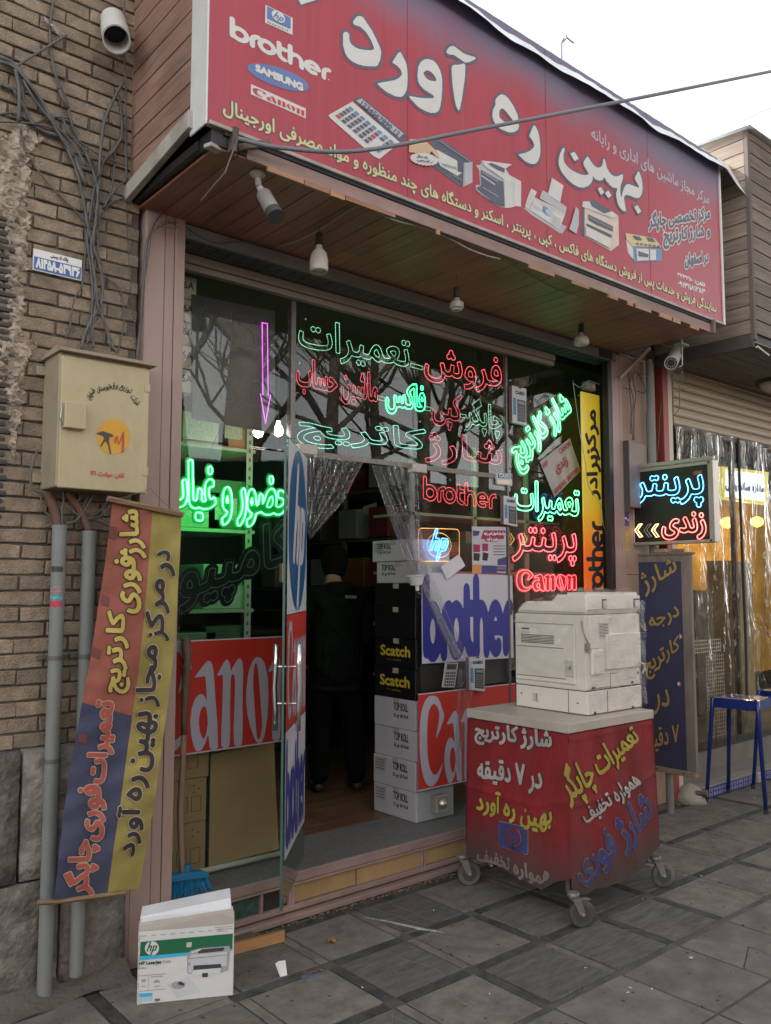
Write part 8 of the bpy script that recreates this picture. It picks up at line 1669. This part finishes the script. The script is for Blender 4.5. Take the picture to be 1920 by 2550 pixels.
# ================================================================ ACROSS THE STREET (seen mirrored in the glass)
M_tbk = mat('plane_bark', (.26, .21, .155), .9, var=.4, scale=7, bump=.6, bscale=30, dirt=.6, dirtcol=(.07, .06, .05))
def tree(x, y, h_, r_, lean, lab, seed, nbr=5, depth=4):
    rs_ = random.Random(seed); t = thing('bare_tree', lab, 'tree', (x, y, 0), 'bare plane trees of the street'); tr_ = MB(); tw = MB()
    P_ = [Vector((x+lean*(k/6)**1.3*h_*.2+rs_.uniform(-.04, .04), y+rs_.uniform(-.04, .04), h_*k/6)) for k in range(7)]
    tr_.tube(P_, [r_*(1-.09*k)*rs_.uniform(.92, 1.1) for k in range(7)], 14)
    def br_(p, d, L_, r__, dep):
        q_ = [p]; 
        for k in range(4): d = (d+Vector((rs_.uniform(-.3, .3), rs_.uniform(-.3, .3), rs_.uniform(-.12, .22)))).normalized(); q_.append(q_[-1]+d*L_/4)
        (tr_ if dep > 2 else tw).tube(q_, [r__*(1-.17*k) for k in range(5)], 6 if dep > 2 else 3, caps=False)
        if dep:
            for k in range(4 if dep < 3 else 3):
                i = rs_.randint(2, 4); nd = (d+Vector((rs_.uniform(-.9, .9), rs_.uniform(-.9, .9), rs_.uniform(-.3, .7)))).normalized(); br_(q_[i], nd, L_*rs_.uniform(.6, .8), r__*.5, dep-1)
    for k in range(nbr):
        a = rs_.uniform(0, 6.28); br_(P_[3+k % 4], Vector((math.cos(a), math.sin(a)*.8, rs_.uniform(.3, 1.1))).normalized(), h_*.38, r_*.4, depth)
    tr_.build('trunk', M_tbk, t, smooth=True); tw.build('crown', mat('twig', (.24, .18, .13), .9), t); return t
def mirx(px, py, D): P_ = at(px, py, 1, 2*GY+D); return P_[0]
tree(mirx(570, 900, 5.2), -5.2, 9, .24, .35, 'thick bare plane tree on the kerb behind the viewer, nearest the left window', 3, 6, 4)
tree(mirx(480, 900, 5.6), -5.6, 8, .13, -.3, 'slimmer bare tree leaning behind the viewer', 5, 5, 4)
tree(mirx(1290, 1000, 6.0), -6.0, 9, .2, .1, 'bare plane tree on the kerb opposite the right window', 8, 7, 4)
tr0 = tree(mirx(1050, 1000, 8.5), -8.5, 9, .16, .1, 'bare tree across the road opposite the transom window', 11, 16, 6)
for k_, (px_, D_, lab_) in enumerate(((820, 9.5, 'farther bare tree across the road, left of the others'), (1200, 10.5, 'farther bare tree across the road, right of the transom reflection'), (940, 11.5, 'bare tree in the back row across the road'), (1330, 9.0, 'bushy bare tree across the road opposite the paper sheet'), (640, 12.0, 'far bare tree across the road at the left'), (1120, 12.5, 'far bare tree across the road in the middle of the back row'))):
    c_ = dup(tr0); c_.location = (mirx(px_, 1000, D_), -D_, 0); c_.rotation_euler = (0, 0, 1.1*k_+.6); c_['label'] = lab_
ob = thing('brick_house', 'low brick house across the road seen only in reflections', 'building', (9, -15, 0))
M_obk = mat('far_brick', (.30, .17, .11), .9, var=.25, scale=3)
boxo('wall', M_obk, ob, -20, 34, -16, -15, 0, 4.4, 0); boxo('roof_edge', mat('far_edge', (.4, .38, .34), .8), ob, -20, 34, -16, -14.8, 4.4, 4.65, 0)
for k in range(16):
    f_ = boxo('window', mat('far_window_frame', (.4, .38, .35), .7), ob, -18+k*3.2, -16.6+k*3.2, -15.02, -14.94, 1.2, 3.2, 0); MB().box(-17.9+k*3.2, -16.7+k*3.2, -14.945, -14.93, 1.3, 3.1).build('pane', mat('far_glass', (.05, .06, .07), .1), f_)
boxo('plank_wall', M_sid, ob, -20, 34, -14.97, -14.93, .0, 1.0, 0)
for m_ in bpy.data.materials:
    if m_.users == 0: bpy.data.materials.remove(m_)
